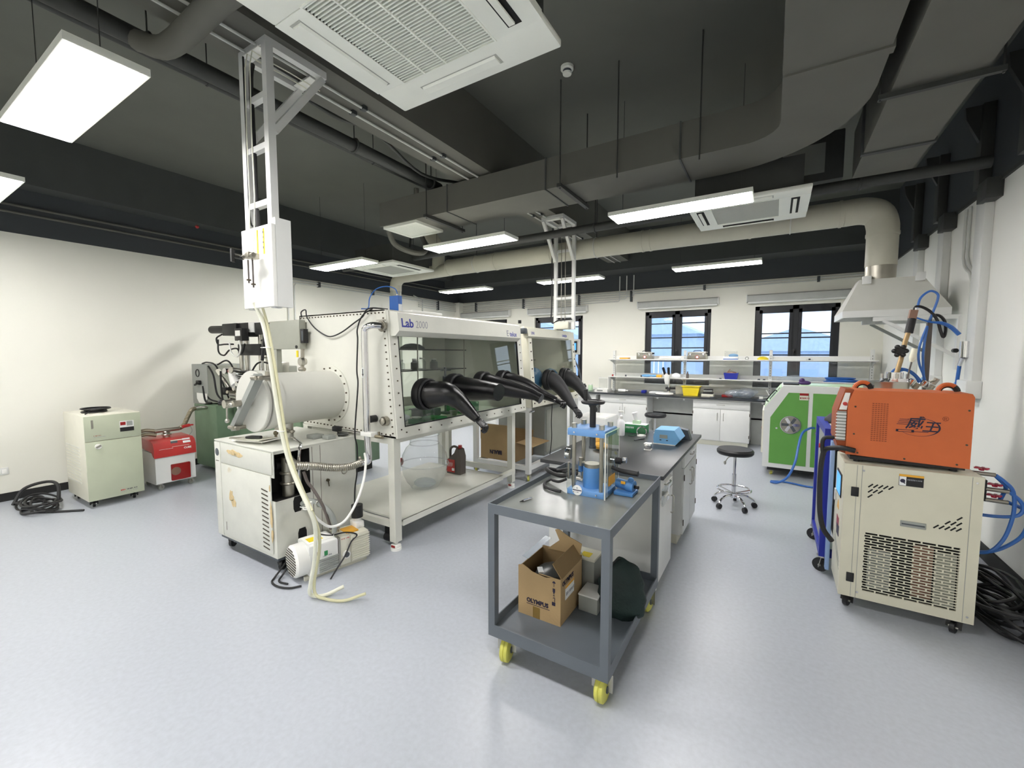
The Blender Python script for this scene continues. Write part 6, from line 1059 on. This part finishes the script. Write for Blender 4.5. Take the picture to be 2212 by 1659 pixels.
to = t.p('torch_rod', MB().tube([(.805, 4.34, 1.49), (.829, 4.36, 1.596), (.854, 4.39, 1.741), (.873, 4.4, 1.83)], .016, 14, 1), 'torchbrass', label='tilted brass torch rod'); t.p('torch_grip', MB().cyl((.873, 4.4, 1.81), (.890, 4.41, 1.92), .026, 18), 'black', to); t.p('torch_block', MB().bar((.888, 4.41, 1.92), (.897, 4.41, 1.985), .045), 'copper', to); t.p('torch_nut', MB().cyl((.905, 4.4, 1.97), (.905, 4.4, 2.0), .012), 'chrome', to)
kn = MB()
for k in range(6): kn.ball((.812 + .034 * cos(k * pi / 3), 4.30, 1.672 + .034 * sin(k * pi / 3)), .018, 10)
kn.cyl((.812, 4.29, 1.672), (.812, 4.33, 1.672), .034, 20); t.p('star_knob', kn, 'black', to)
t.p('probe', MB().tube([(.845, 4.25, 1.40), (.862, 4.25, 1.54), (.872, 4.25, 1.60)], .0055, 8, 1), 'greyplastic'); t.p('probe_handle', MB().tube([(.868, 4.25, 1.59), (.874, 4.25, 1.62), (.882, 4.25, 1.69)], [.011, .022, .018], 12, 2), 'hosewhite')
t.p('post', MB().box(.975, 1.005, 4.40, 4.43, 1.36, 1.885), 'greyplastic')
for k, pts in enumerate(([(.913,4.4,2.0),(.929,4.4,2.074),(.978,4.4,2.120),(1.020,4.4,2.097),(1.022,4.4,2.048),(1.001,4.4,1.959),(.985,4.42,1.881)], [(.90,4.4,1.93),(.983,4.38,1.890),(1.049,4.38,1.878),(1.101,4.38,1.846),(1.147,4.38,1.791)], [(.974,4.39,1.86),(.947,4.38,1.762),(.933,4.38,1.669),(.941,4.38,1.576),(.968,4.38,1.493),(.985,4.38,1.42)], [(.974,4.39,1.85),(.963,4.38,1.751),(.958,4.38,1.648),(.965,4.38,1.545),(.975,4.38,1.442)], [(.771,4.38,1.47),(.801,4.38,1.528),(.856,4.38,1.534),(.911,4.38,1.504),(.967,4.38,1.43)], [(.80,4.37,1.50),(.86,4.37,1.525),(.92,4.37,1.48),(.95,4.37,1.42)])): t.p('blue_tube', MB().tube(pts, .008 if k != 1 else [.006, .006, .012, .014, .014], 8), 'cable_blue')
t.p('torch_cable', MB().tube([(.895,4.4,1.985),(.909,4.4,2.010),(.947,4.4,2.0),(.994,4.4,1.960),(1.030,4.4,1.898),(1.052,4.4,1.818),(1.069,4.4,1.775),(1.080,4.41,1.827),(1.072,4.42,1.897),(1.039,4.42,1.938),(1.002,4.42,1.934),(.99,4.42,1.88)], .010, 8), 'black')
t.p('lever', MB().bar((.62, 4.2, 1.38), (.72, 4.2, 1.46), .012), 'darkgrey')
# ================================================================ CREAM WATER CHILLER (laser cooler)
t = T('chiller', 'cream steel cabinet with slotted vent grille and small touch screen, under the orange welder', 'chiller', (.72, 3.6, 0)); cx0, cx1, cy0, cy1, cz0, cz1 = .41, 1.035, 3.39, 3.78, .09, .955
t.p('body', MB().box(cx0, cx1, cy0 + .02, cy1, cz0, cz1, .004), 'beige')
fp = MB().box(cx0, .527, cy0, cy0 + .02, cz0, cz1).box(.958, cx1, cy0, cy0 + .02, cz0, cz1).box(.527, .958, cy0, cy0 + .02, .53, cz1).box(.527, .958, cy0, cy0 + .02, cz0, .145)
t.p('front_panel', fp, 'beige'); 
for x in (.472, .497, .985): t.p('panel_seam', B_(x, x + .0025, cy0 - .0012, cy0, cz0 + .005, cz1 - .005), 'greymetal')
t.p('vent_recess', B_(.527, .958, cy0 + .0195, cy0 + .0205, .145, .53), 'darkvoid')
for k, (x0, x1, z0, z1, mt_) in enumerate(((.55, .66, .17, .42, 'greymetal'), (.76, .85, .18, .5, 'copper'), (.86, .95, .16, .48, 'boxgrey'))): t.p('inner_coil', B_(x0, x1, cy0 + .012, cy0 + .019, z0, z1), mt_)
bm = MB(); nr = 23; dz = (.53 - .145) / nr
for k in range(nr + 1): bm.box(.527, .958, cy0 + .001, cy0 + .005, .145 + k * dz - .0024, .145 + k * dz + .0024)
for k in range(nr):
    for j in range(7):
        x = .527 + (j + (.5 if k % 2 else 0)) * .0665
        if x < .955: bm.box(x - .004, x + .004, cy0 + .0015, cy0 + .0045, .145 + k * dz, .145 + (k + 1) * dz)
t.p('vent_grille', bm, 'beige', label='staggered slot vent grille', kind='stuff')
for cxx, czz, rows, flip in ((.54, .83, (4, 3, 1), 1), (.955, .665, (4, 3, 1), -1)):
    for r_, n in enumerate(rows):
        for k in range(n + (1 if r_ == 0 else 0)):
            x = cxx + flip * (k * .024 + (0 if flip > 0 else .012)); z = czz - flip * r_ * .033 if flip > 0 else czz - .03 + r_ * .033
            x = x + (0 if flip > 0 else 0)
            t.p('angled_slot', MB().bar((x - .009, cy0 - .0008, z - .011), (x + .013, cy0 - .0008, z + .011), .0012, .0075, (1, 0, -1)), 'darkvoid')
for z in (.78, .22): h_ = t.p('door_hinge', B_(.447, .486, cy0 - .008, cy0, z - .03, z + .03, .003), 'black')
wp = t.p('warning_plate', B_(.672, .783, cy0 - .002, cy0, .855, .925), 'black'); t.p('plate_header', B_(.672, .783, cy0 - .003, cy0 - .002, .912, .925), 'amber', wp); t.p('plate_picture', B_(.674, .705, cy0 - .003, cy0 - .002, .857, .911), 'paper', wp); t.p('pictogram', MB().ball((.689, cy0 - .003, .885), .012, 8, (1, .1, 1)).bar((.68, cy0 - .0035, .89), (.70, cy0 - .0035, .87), .002, .006, (0, 0, 1)), 'ink', wp); t.scrib((.71, cy0 - .0022, .89), (1, 0, 0), (0, 0, 1), 9, .009, 'inkgrey', .0075)
hd_ = t.p('pull_handle', B_(.69, .807, cy0 - .006, cy0, .605, .642, .003), 'greymetal'); t.p('handle_slot', B_(.696, .80, cy0 - .0075, cy0 - .006, .619, .627), 'darkgrey', hd_)
for x in (.505, 1.005):
    for z in (.92, .13): t.p('panel_screw', MB().cyl((x, cy0, z), (x, cy0 - .004, z), .006, 10), 'chrome')
sc = t.p('touch_screen', B_(cx0 - .006, cx0, 3.47, 3.68, .70, .86, .004), 'black'); t.p('screen_face', B_(cx0 - .008, cx0 - .006, 3.485, 3.665, .715, .845), 'screenblue', sc)
t.p('warning_triangle', MB().prism([(3.55, .60), (3.63, .60), (3.59, .66)], 'x', cx0 - .002, cx0), 'amber'); t.p('side_label', B_(cx0 - .002, cx0, 3.52, 3.62, .46, .55), 'darkred'); t.p('side_label', B_(cx0 - .0025, cx0, 3.50, 3.60, .43, .50), 'ink'); t.p('switch', B_(cx0 - .01, cx0, 3.70, 3.74, .62, .70, .002), 'white')
for k in range(3): t.p('side_slot', MB().bar((cx0 - .001, 3.42, .24 + k * .025), (cx0 - .001, 3.68, .36 + k * .025), .001, .005, (0, 0, 1)), 'greymetal')
for x, y in ((.47, 3.46), (.97, 3.44), (.47, 3.72), (.97, 3.72)): caster(t, x, y, cz0, .034, 'black', 2.6, fork='black')
t.p('relay_box', B_(1.038, 1.11, 3.60, 3.70, .77, .90, .004), 'black')
for k, (x, z) in enumerate(((1.09, .955), (1.15, .865), (1.15, .80))):
    va = t.p('valve', MB().cyl((1.04, 3.62, z - .02), (x + .05, 3.60, z - .02), .012, 10), 'brushed'); hx = MB().cyl((x - .01, 3.6, z), (x - .01, 3.6, z + .012), .012, 8)
    for j in range(3): hx.bar((x - .01 + .032 * cos(j * pi / 3), 3.6 + .032 * sin(j * pi / 3), z + .014), (x - .01 - .032 * cos(j * pi / 3), 3.6 - .032 * sin(j * pi / 3), z + .014), .012, .008)
    t.p('tap_handle', hx, 'redtap', va)
for k, pts in enumerate(([(1.14,3.6,.935),(1.18,3.6,.90),(1.215,3.6,.85),(1.225,3.6,.75),(1.215,3.6,.65),(1.19,3.6,.55),(1.14,3.6,.47),(1.08,3.65,.43)], [(1.20,3.6,.845),(1.245,3.6,.80),(1.26,3.6,.755),(1.24,3.6,.71),(1.17,3.62,.684),(1.04,3.65,.672)], [(1.20,3.62,.78),(1.30,3.65,.72),(1.29,3.65,.60),(1.24,3.65,.52),(1.16,3.65,.455),(1.06,3.68,.42)], [(1.14,3.6,.93),(1.19,3.62,.87),(1.19,3.64,.82),(1.17,3.62,.78)])): t.p('blue_tube', MB().tube(pts, .010, 8), 'cable_blue')
# ================================================================ ORANGE WELDER
t = T('welding_machine', 'orange welding machine with black oval logo and two arched handles, on the cream cabinet', 'welder', (.70, 3.58, .955)); wy0, wy1, wz0, wz1 = 3.44, 3.72, .985, 1.42
t.p('shell', MB().prism([(.415, wz0 + .02), (.985, wz0), (.985, wz1 - .02), (.975, wz1), (.445, wz1), (.415, wz1 - .08)], 'y', wy0, wy1), 'orange')
nose = t.p('front_bezel', MB().prism([(.36, wz0 + .11), (.385, wz0 + .03), (.415, wz0 + .02), (.415, wz1 - .08), (.445, wz1), (.40, wz1 + .005), (.385, wz1 - .05), (.36, wz1 - .15)], 'y', wy0 + .02, wy1 - .005), 'orangedark'); t.p('vent_louver', B_(.364, .41, wy0 + .012, wy0 + .02, 1.09, 1.28), 'greymetal', nose)
for k in range(9): t.p('louver_slat', B_(.358, .41, wy0 + .006, wy0 + .012, 1.10 + k * .02, 1.108 + k * .02), 'white', nose)
t.p('gauge_panel', MB().prism([(.372, 1.29), (.41, 1.29), (.425, 1.40), (.40, 1.40)], 'y', wy0 + .01, wy0 + .02), 'bright', nose); t.p('knob', MB().cyl((.40, wy0 + .012, 1.33), (.40, wy0 + .0, 1.33), .012, 12), 'red', nose)
t.p('base', MB().box(.44, .97, wy0 + .015, wy1 - .02, .972, wz0 + .01), 'black')
for x in (.48, .93): t.p('rubber_foot', MB().cyl((x, wy0 + .05, .956), (x, wy0 + .05, .973), .018, 12), 'rubber')
for x0 in (.50, .90): h_ = t.p('carry_handle', MB().torus((x0, wy0 + .12, wz1 + .002), .043, .013, 'y', 14, 8, .15, pi - .15), 'orange', label='orange arched handle'); t.p('handle_pad', MB().torus((x0, wy0 + .12, wz1 + .0), .043, .0145, 'y', 5, 8, .12, .9), 'black', h_); t.p('handle_pad', MB().torus((x0, wy0 + .12, wz1 + .0), .034, .008, 'y', 12, 8, .2, pi - .2), 'black', h_)
for x, z in ((.452, 1.315), (.452, 1.14), (.475, 1.02), (.70, 1.01), (.93, 1.005), (.965, 1.325), (.965, 1.125)): t.p('panel_screw', MB().cyl((x, wy0, z), (x, wy0 - .004, z), .0055, 10), 'bolt')
bm = MB()
for k in range(20):
    for j in range(6): bm.box(.535 + j * .0135, .545 + j * .0135, wy0 - .0006, wy0 + .001, 1.105 + k * .0122, 1.1115 + k * .0122)
t.p('vent_holes', bm, 'orangedark', kind='stuff')
# logo
yl = wy0 - .0012
t.txt('威', .082, (.695, yl, 1.205), (1, 0, 0), (0, 0, 1), 'ink', bold=.0014, shear=.25, sx=.95, name='logo'); t.txt('王', .070, (.770, yl, 1.190), (1, 0, 0), (0, 0, 1), 'ink', bold=.001, shear=.25, sx=1.05, name='logo')
cxx, czz, ra, rb = .757, 1.210, .095, .055; bm = MB(); P = []
for k in range(37):
    a = R(-140 + k * (265) / 36); wv = .0022 + .0065 * max(0, cos(a)) ** 2
    P.append(((cxx + ra * cos(a) , czz + rb * sin(a)), (cxx + (ra - wv) * cos(a) , czz + (rb - wv * .6) * sin(a))))
for k in range(36):
    (a0, a1), (b0, b1) = P[k], P[k + 1]; vs_ = [bm.bm.verts.new((q[0], yl + dy, q[1])) for dy in (0, .001) for q in (a0, a1, b1, b0)]
    bm.bm.faces.new(vs_[:4]); bm.bm.faces.new(vs_[4:][::-1])
for k in range(4): bm.box(.655 + k * .004, .71, yl, yl + .001, 1.222 + k * .010, 1.225 + k * .010)
bm.box(.655, .735, yl, yl + .001, 1.176, 1.179).box(.655, .735, yl, yl + .001, 1.188, 1.191).box(.653, .664, yl, yl + .001, 1.176, 1.191).box(.724, .736, yl, yl + .001, 1.176, 1.191).box(.735, .80, yl, yl + .001, 1.180, 1.183)
t.p('logo', bm, 'ink', label='dark oval swoosh logo ring'); t.txt('®', .04, (.855, yl, 1.255), (1, 0, 0), (0, 0, 1), 'orangedark', name='logo')
for k, (r_, pts) in enumerate(((.012, [(.375,3.50,1.10),(.34,3.50,1.095),(.31,3.50,1.09),(.297,3.5,1.06),(.30,3.5,1.0),(.31,3.5,.97)]), (.016, [(.46, 3.42, 1.035), (.40,3.42,1.045),(.355,3.45,1.035),(.315,3.5,1.01),(.300,3.5,.948),(.295,3.5,.837),(.298,3.5,.670),(.306,3.5,.560),(.33,3.52,.455),(.38,3.54,.38)]))): one('welding_cable', ['thick black cable curling from the upper socket of the orange welder', 'thick black cable hanging from the orange welder down past the screen'][k], 'cable', MB().tube(pts, r_, 10), 'rubber', pts[0])
one('pale_blue_board', 'tall pale blue board standing between the navy trolley and cream cabinet', 'board', B_(.375, .40, 3.80, 3.855, .06, 1.02, .003), 'paleblue', (.385, 3.83, .06)).location.z = 0 + .06
bm = MB()
for k in range(12):
    cx_, cy_, r_ = 1.24 + rnd.uniform(-.05, .05), 3.75 + rnd.uniform(-.1, .25), rnd.uniform(.13, .21)
    bm.tube([(cx_ + r_ * .75 * cos(a), cy_ + r_ * 1.7 * sin(a), .014 + k * .013 + .03 * (1 + sin(a * 2 + k))) for a in [2 * pi * j / 14 for j in range(15)]], .011, 7, 3)
one('black_cable', 'big heap of black cables on the floor between the cream cabinet and right wall', 'cable', bm, 'black', (1.25, 3.8, 0))

# ================================================================ THINGS ON THE FAR COUNTER AND RACK
C = .86
t = T('balance', 'white analytical balance with clear draft shield at the left of the far counter', 'balance', (-3.05, 8.6, C)); t.p('base', MB().prism([(-3.17, C), (-2.9, C), (-2.9, C + .06), (-2.94, C + .07), (-3.13, C + .07), (-3.18, C + .03)], 'y', 8.45, 8.75), 'bright'); t.p('display', B_(-3.12, -3.0, 8.444, 8.45, C + .02, C + .05), 'greymetal'); t.p('draft_shield', B_(-3.12, -2.92, 8.55, 8.72, C + .07, C + .29), 'clearplastic'); t.p('shield_frame', MB().box(-3.13, -3.12, 8.54, 8.73, C + .28, C + .295).box(-2.92, -2.91, 8.54, 8.73, C + .07, C + .295).box(-3.13, -2.91, 8.54, 8.55, C + .285, C + .295), 'bright')
t = T('microscope', 'white stereo microscope with black eyepieces on the far counter', 'microscope', (-1.77, 8.62, C)); t.p('base', MB().lathe([(.16, C), (.17, C + .01), (.16, C + .03), (.14, C + .035)], (-1.80, 8.60, 0), 28), 'bright'); t.p('base_rim', MB().lathe([(.172, C), (.172, C + .012)], (-1.80, 8.60, 0), 28), 'black')
t.p('stand', MB().cyl((-1.74, 8.70, C + .03), (-1.74, 8.70, C + .36), .018, 14), 'chrome'); t.p('focus_knob', MB().cyl((-1.80, 8.70, C + .12), (-1.62, 8.70, C + .12), .022, 14).cyl((-1.74, 8.68, C + .07), (-1.74, 8.72, C + .14), .03), 'black'); t.p('head', MB().tube([(-1.76, 8.6, C + .20), (-1.76, 8.6, C + .26), (-1.76, 8.6, C + .36), (-1.76, 8.6, C + .42)], [.03, .045, .06, .05], 16, 3), 'bright')
for dx in (-.035, .035): t.p('eyepiece', MB().cyl((-1.76 + dx, 8.58, C + .40), (-1.76 + dx * 1.4, 8.48, C + .52), .024, 14), 'black')
one('white_sheet', 'white folded papers beside the microscope', 'paper', MB().box(-2.12, -1.88, 8.70, 8.95, C, C + .03, .003), 'paper', (-2, 8.8, C))
one('power_strip', 'grey box with knob behind the microscope', 'box', MB().box(-1.64, -1.48, 8.84, 8.93, C, C + .17, .004), 'offwhite', (-1.55, 8.9, C))
one('counter_tool', 'dark blue low stand left of the microscope', 'stand', MB().box(-2.28, -2.2, 8.72, 8.86, C, C + .05, .004), 'navy', (-2.25, 8.8, C))
t = T('yellow_bin', 'yellow plastic bin on the far counter', 'bin', (-1.33, 8.7, C)); bm = MB().prism([(-1.45, C), (-1.20, C), (-1.17, C + .17), (-1.48, C + .17)], 'y', 8.60, 8.80); t.p('tub', bm, 'yellow'); t.p('rim', MB().box(-1.50, -1.155, 8.585, 8.815, C + .165, C + .18, .003), 'yellow'); 
t = T('hot_plate', 'small white and black stirring plate on the far counter right of the yellow bin', 'hot plate', (-1.03, 8.62, C)); t.p('base', MB().box(-1.13, -.92, 8.52, 8.74, C, C + .05, .006), 'offwhite'); t.p('plate', MB().box(-1.11, -.94, 8.54, 8.72, C + .05, C + .075, .004), 'black'); t.p('upper', MB().box(-1.10, -.95, 8.58, 8.74, C + .085, C + .12, .01), 'greymetal'); t.p('lid', MB().box(-1.10, -.95, 8.58, 8.74, C + .12, C + .135, .004), 'black')
one('notebook', 'brown notebook on the far counter', 'notebook', MB().box(-.80, -.62, 8.66, 8.8, C, C + .04, .003), 'darkred', (-.7, 8.7, C))
bm = MB()
rg = random.Random(5)
for k in range(9): bm.ball((-.45 + rg.uniform(-.18, .18), 8.62 + rg.uniform(-.06, .08), C + .06 + rg.uniform(0, .07) * (1 - k / 12)), rg.uniform(.05, .09), 8, (1.4, 1, .8))
one('plastic_bag', 'big crumpled clear plastic bag on the far counter', 'bag', bm, 'bagclear', (-.45, 8.62, C))
one('small_puck', 'small dark lid at the counter edge', 'lid', MB().cyl((-.93, 8.45, C), (-.93, 8.45, C + .012), .045, 18), 'darkgrey', (-.93, 8.45, C))
one('charger', 'white adapter with black lead beside the plastic bag', 'adapter', MB().box(-.2, -.14, 8.58, 8.64, C, C + .04, .005).tube([(-.14, 8.6, C + .02), (-.05, 8.62, C + .05), (-.1, 8.65, C + .16)], .006, 6), 'bright', (-.17, 8.6, C))
one('white_bottle', 'white squeeze bottle lying on the far counter', 'bottle', MB().cyl((-2.72, 8.62, C + .035), (-2.58, 8.64, C + .035), .033, 14).cyl((-2.58, 8.64, C + .035), (-2.53, 8.645, C + .035), .012, 10), 'bright', (-2.65, 8.63, C))
t = T('desk_magnifier', 'black desk clamp device at the left of the far counter', 'device', (-3.6, 8.55, C)); t.p('frame', MB().torus((-3.68, 8.55, C + .10), .07, .012, 'y', 6, 6), 'black'); t.p('arm', MB().cyl((-3.6, 8.55, C + .12), (-3.42, 8.55, C + .14), .018).ball((-3.44, 8.55, C + .10), .045, 10), 'black'); t.p('foot', MB().box(-3.72, -3.4, 8.5, 8.62, C, C + .02, .004), 'black')
t = T('jar', 'glass jar with pale green label on the far counter by the balance', 'jar', (-3.38, 8.7, C)); t.p('body', MB().lathe([(.05, C), (.05, C + .1), (.04, C + .12)], (-3.38, 8.75, 0), 18), 'mint'); t.p('lid', MB().cyl((-3.38, 8.75, C + .12), (-3.38, 8.75, C + .14), .045), 'bright')
S1, S2 = 1.539, 1.179
def case(x0, x1, lab):
    t = T('aluminium_case', lab, 'case', ((x0 + x1) / 2, 8.8, S1), 'aluminium cases on the rack'); t.p('body', MB().box(x0, x1, 8.72, 8.92, S1, S1 + .14, .006), 'brushed'); t.p('lid', MB().box(x0, x1, 8.718, 8.922, S1 + .1, S1 + .152, .006), 'steel'); t.p('diamond_label', MB().prism([((x0 + x1) / 2 + .01, S1 + .01), ((x0 + x1) / 2 + .05, S1 + .05), ((x0 + x1) / 2 + .01, S1 + .09), ((x0 + x1) / 2 - .03, S1 + .05)], 'y', 8.713, 8.717), 'red'); t.p('diamond_inner', MB().prism([((x0 + x1) / 2 + .01, S1 + .022), ((x0 + x1) / 2 + .038, S1 + .05), ((x0 + x1) / 2 + .01, S1 + .078), ((x0 + x1) / 2 - .018, S1 + .05)], 'y', 8.711, 8.713), 'paper')
    for x in (x0 + .05, x1 - .05): t.p('latch', B_(x - .015, x + .015, 8.708, 8.718, S1 + .06, S1 + .12, .003), 'chrome')
    t.p('handle', MB().tube([(x0 + .1, 8.8, S1 + .15), (x0 + .11, 8.8, S1 + .17), (x1 - .11, 8.8, S1 + .17), (x1 - .1, 8.8, S1 + .15)], .007, 8, 2), 'black')
case(-2.39, -2.08, 'silver metal case with red diamond label on the top shelf, left one'); case(-1.42, -1.09, 'silver metal case with red diamond label on the top shelf, right one')
one('yellow_tray', 'low yellow tray at the left end of the top shelf', 'tray', MB().box(-2.74, -2.56, 8.72, 8.88, S1, S1 + .035, .004), 'amber', (-2.65, 8.8, S1))
one('tube_bundle', 'white tube roll lying on the top shelf between the cases', 'roll', MB().cyl((-1.95, 8.8, S1 + .03), (-1.55, 8.8, S1 + .03), .03, 14), 'bright', (-1.75, 8.8, S1))
t = T('blue_box', 'blue and white box with a clear lid on the top shelf', 'box', (-.68, 8.8, S1)); t.p('carton', MB().box(-.80, -.56, 8.72, 8.9, S1, S1 + .06, .003), 'bright'); t.p('band', B_(-.80, -.56, 8.716, 8.72, S1, S1 + .022), 'cable_blue'); t.p('clear_lid', MB().box(-.78, -.58, 8.74, 8.88, S1 + .06, S1 + .16, .004), 'clearplastic'); t.p('gloves', MB().ball((-.64, 8.8, S1 + .08), .06, 10, (1.4, 1, .6)), 'skyblue')
one('yellow_disc', 'yellow half-dome on the top shelf beside the middle post', 'dome', MB().lathe([(.09, S1), (.085, S1 + .03), (.05, S1 + .06), (.0, S1 + .07)], (-.17, 8.8, 0), 20, 'z', False), 'yellow', (-.17, 8.8, S1))
one('small_clamp', 'small black clamp on the top shelf in front of the right window', 'clamp', MB().box(.46, .56, 8.74, 8.8, S1, S1 + .01).cyl((.51, 8.77, S1), (.51, 8.77, S1 + .03), .015), 'black', (.5, 8.77, S1))
one('phone_stand', 'small grey ring on the top shelf', 'ring', MB().torus((-.42, 8.8, S1 + .03), .025, .007, 'y', 14, 6), 'greymetal', (-.42, 8.8, S1))
t = T('blue_bin', 'royal blue bin with tools on the lower shelf', 'bin', (-.67, 8.8, S2)); t.p('tub', MB().prism([(-.76, S2), (-.57, S2), (-.545, S2 + .12), (-.785, S2 + .12)], 'y', 8.71, 8.9), 'navy'); t.p('contents', MB().ball((-.66, 8.8, S2 + .12), .07, 10, (1.3, .9, .4)).bar((-.74, 8.8, S2 + .12), (-.68, 8.8, S2 + .19), .015), 'copper')
bm = MB()
for k in range(6): bm.torus((.95 + rg.uniform(-.02, .02), 8.81, S2 + .012 + k * .012), rg.uniform(.11, .13) , .009, 'z', 26, 6)
one('blue_hose', 'coil of blue air hose on the lower shelf near the right end', 'hose', bm, 'cable_blue', (.95, 8.81, S2)).scale = (1.6, 1, 1)
one('plastic_wrap', 'long crumpled clear wrap on the lower shelf left of the blue coil', 'wrap', MB().tube([(.05, 8.8, S2 + .04), (.3, 8.8, S2 + .06), (.5, 8.82, S2 + .04), (.74, 8.8, S2 + .035)], [.02, .05, .045, .02], 10), 'bagclear', (.4, 8.8, S2))
for k, (x, lab) in enumerate(((-2.90, 'leftmost'), (-2.62, 'second'), (-2.3, 'third'))): one('small_bottle', 'tiny dark bottle on the lower rack shelf, %s from the left' % lab, 'bottle', MB().lathe([(.018, S2), (.018, S2 + .03), (.01, S2 + .04)], (x, 8.78, 0), 10), 'darkred' if k == 0 else 'darkgrey', (x, 8.78, S2), 'tiny bottles on the lower shelf')
one('cloth_pile', 'pile of pale blue and white gloves on the lower shelf behind the balance side', 'gloves', MB().ball((-2.2, 8.8, S2 + .03), .06, 10, (1.8, 1, .5)).ball((-2.05, 8.8, S2 + .03), .05, 10, (1.5, 1, .5)), 'skyblue', (-2.1, 8.8, S2))
one('amber_box', 'small amber box on the lower shelf above the microscope', 'box', MB().box(-2.0, -1.9, 8.76, 8.85, S2, S2 + .05, .003), 'amber', (-1.95, 8.8, S2))
one('mask_pack', 'white domed dust mask on the lower shelf beside the microscope head', 'mask', MB().ball((-1.63, 8.8, S2 + .035), .07, 12, (1.2, 1, .9)), 'tissue', (-1.63, 8.8, S2))
one('grey_bottle', 'slim grey bottle on the lower shelf right of the post', 'bottle', MB().lathe([(.025, S2), (.025, S2 + .08), (.012, S2 + .1), (.012, S2 + .13)], (-1.42, 8.8, 0), 14), 'greyplastic', (-1.42, 8.8, S2))
for k, x in enumerate((-.84, -.22, -.14)): one('small_tin', 'small dark tin on the lower shelf, ' + ['left of the blue bin', 'left of the post', 'touching the post'][k], 'tin', MB().cyl((x, 8.78, S2), (x, 8.78, S2 + .025), .02, 12), 'darkgrey', (x, 8.78, S2))
# white case left of far counter area (seen under glove box)
t = T('white_cabinet', 'white storage cabinet by the left wall seen under the glove box', 'cabinet', (-6.6, 6.0, 0)); t.p('body', B_(-7.2, -6.5, 5.0, 5.7, .08, 1.0, .006), 'white'); t.p('door', B_(-6.5, -6.48, 5.02, 5.34, .1, .98), 'bright'); t.p('door', B_(-6.5, -6.48, 5.36, 5.68, .1, .98), 'bright'); t.p('plinth', B_(-7.15, -6.55, 5.05, 5.65, 0, .08), 'blackmatte')
t = T('mobile_cabinet', 'white low cabinet with drawers at the far left before the window wall', 'cabinet', (-5.6, 7.8, 0)); t.p('body', B_(-6.3, -5.2, 7.8, 8.5, .06, .82, .004), 'white'); t.p('worktop', B_(-6.35, -5.15, 7.76, 8.55, .82, .85, .003), 'blacktop')
for k in range(3): d = t.p('drawer', B_(-6.28 + k * .36, -5.94 + k * .36, 7.785, 7.8, .1, .8, .002), 'bright'); t.p('handle', B_(-6.16 + k * .36, -6.06 + k * .36, 7.77, 7.785, .7, .715, .003), 'steel', d)
t.p('plinth', B_(-6.25, -5.25, 7.85, 8.45, 0, .06), 'blackmatte')
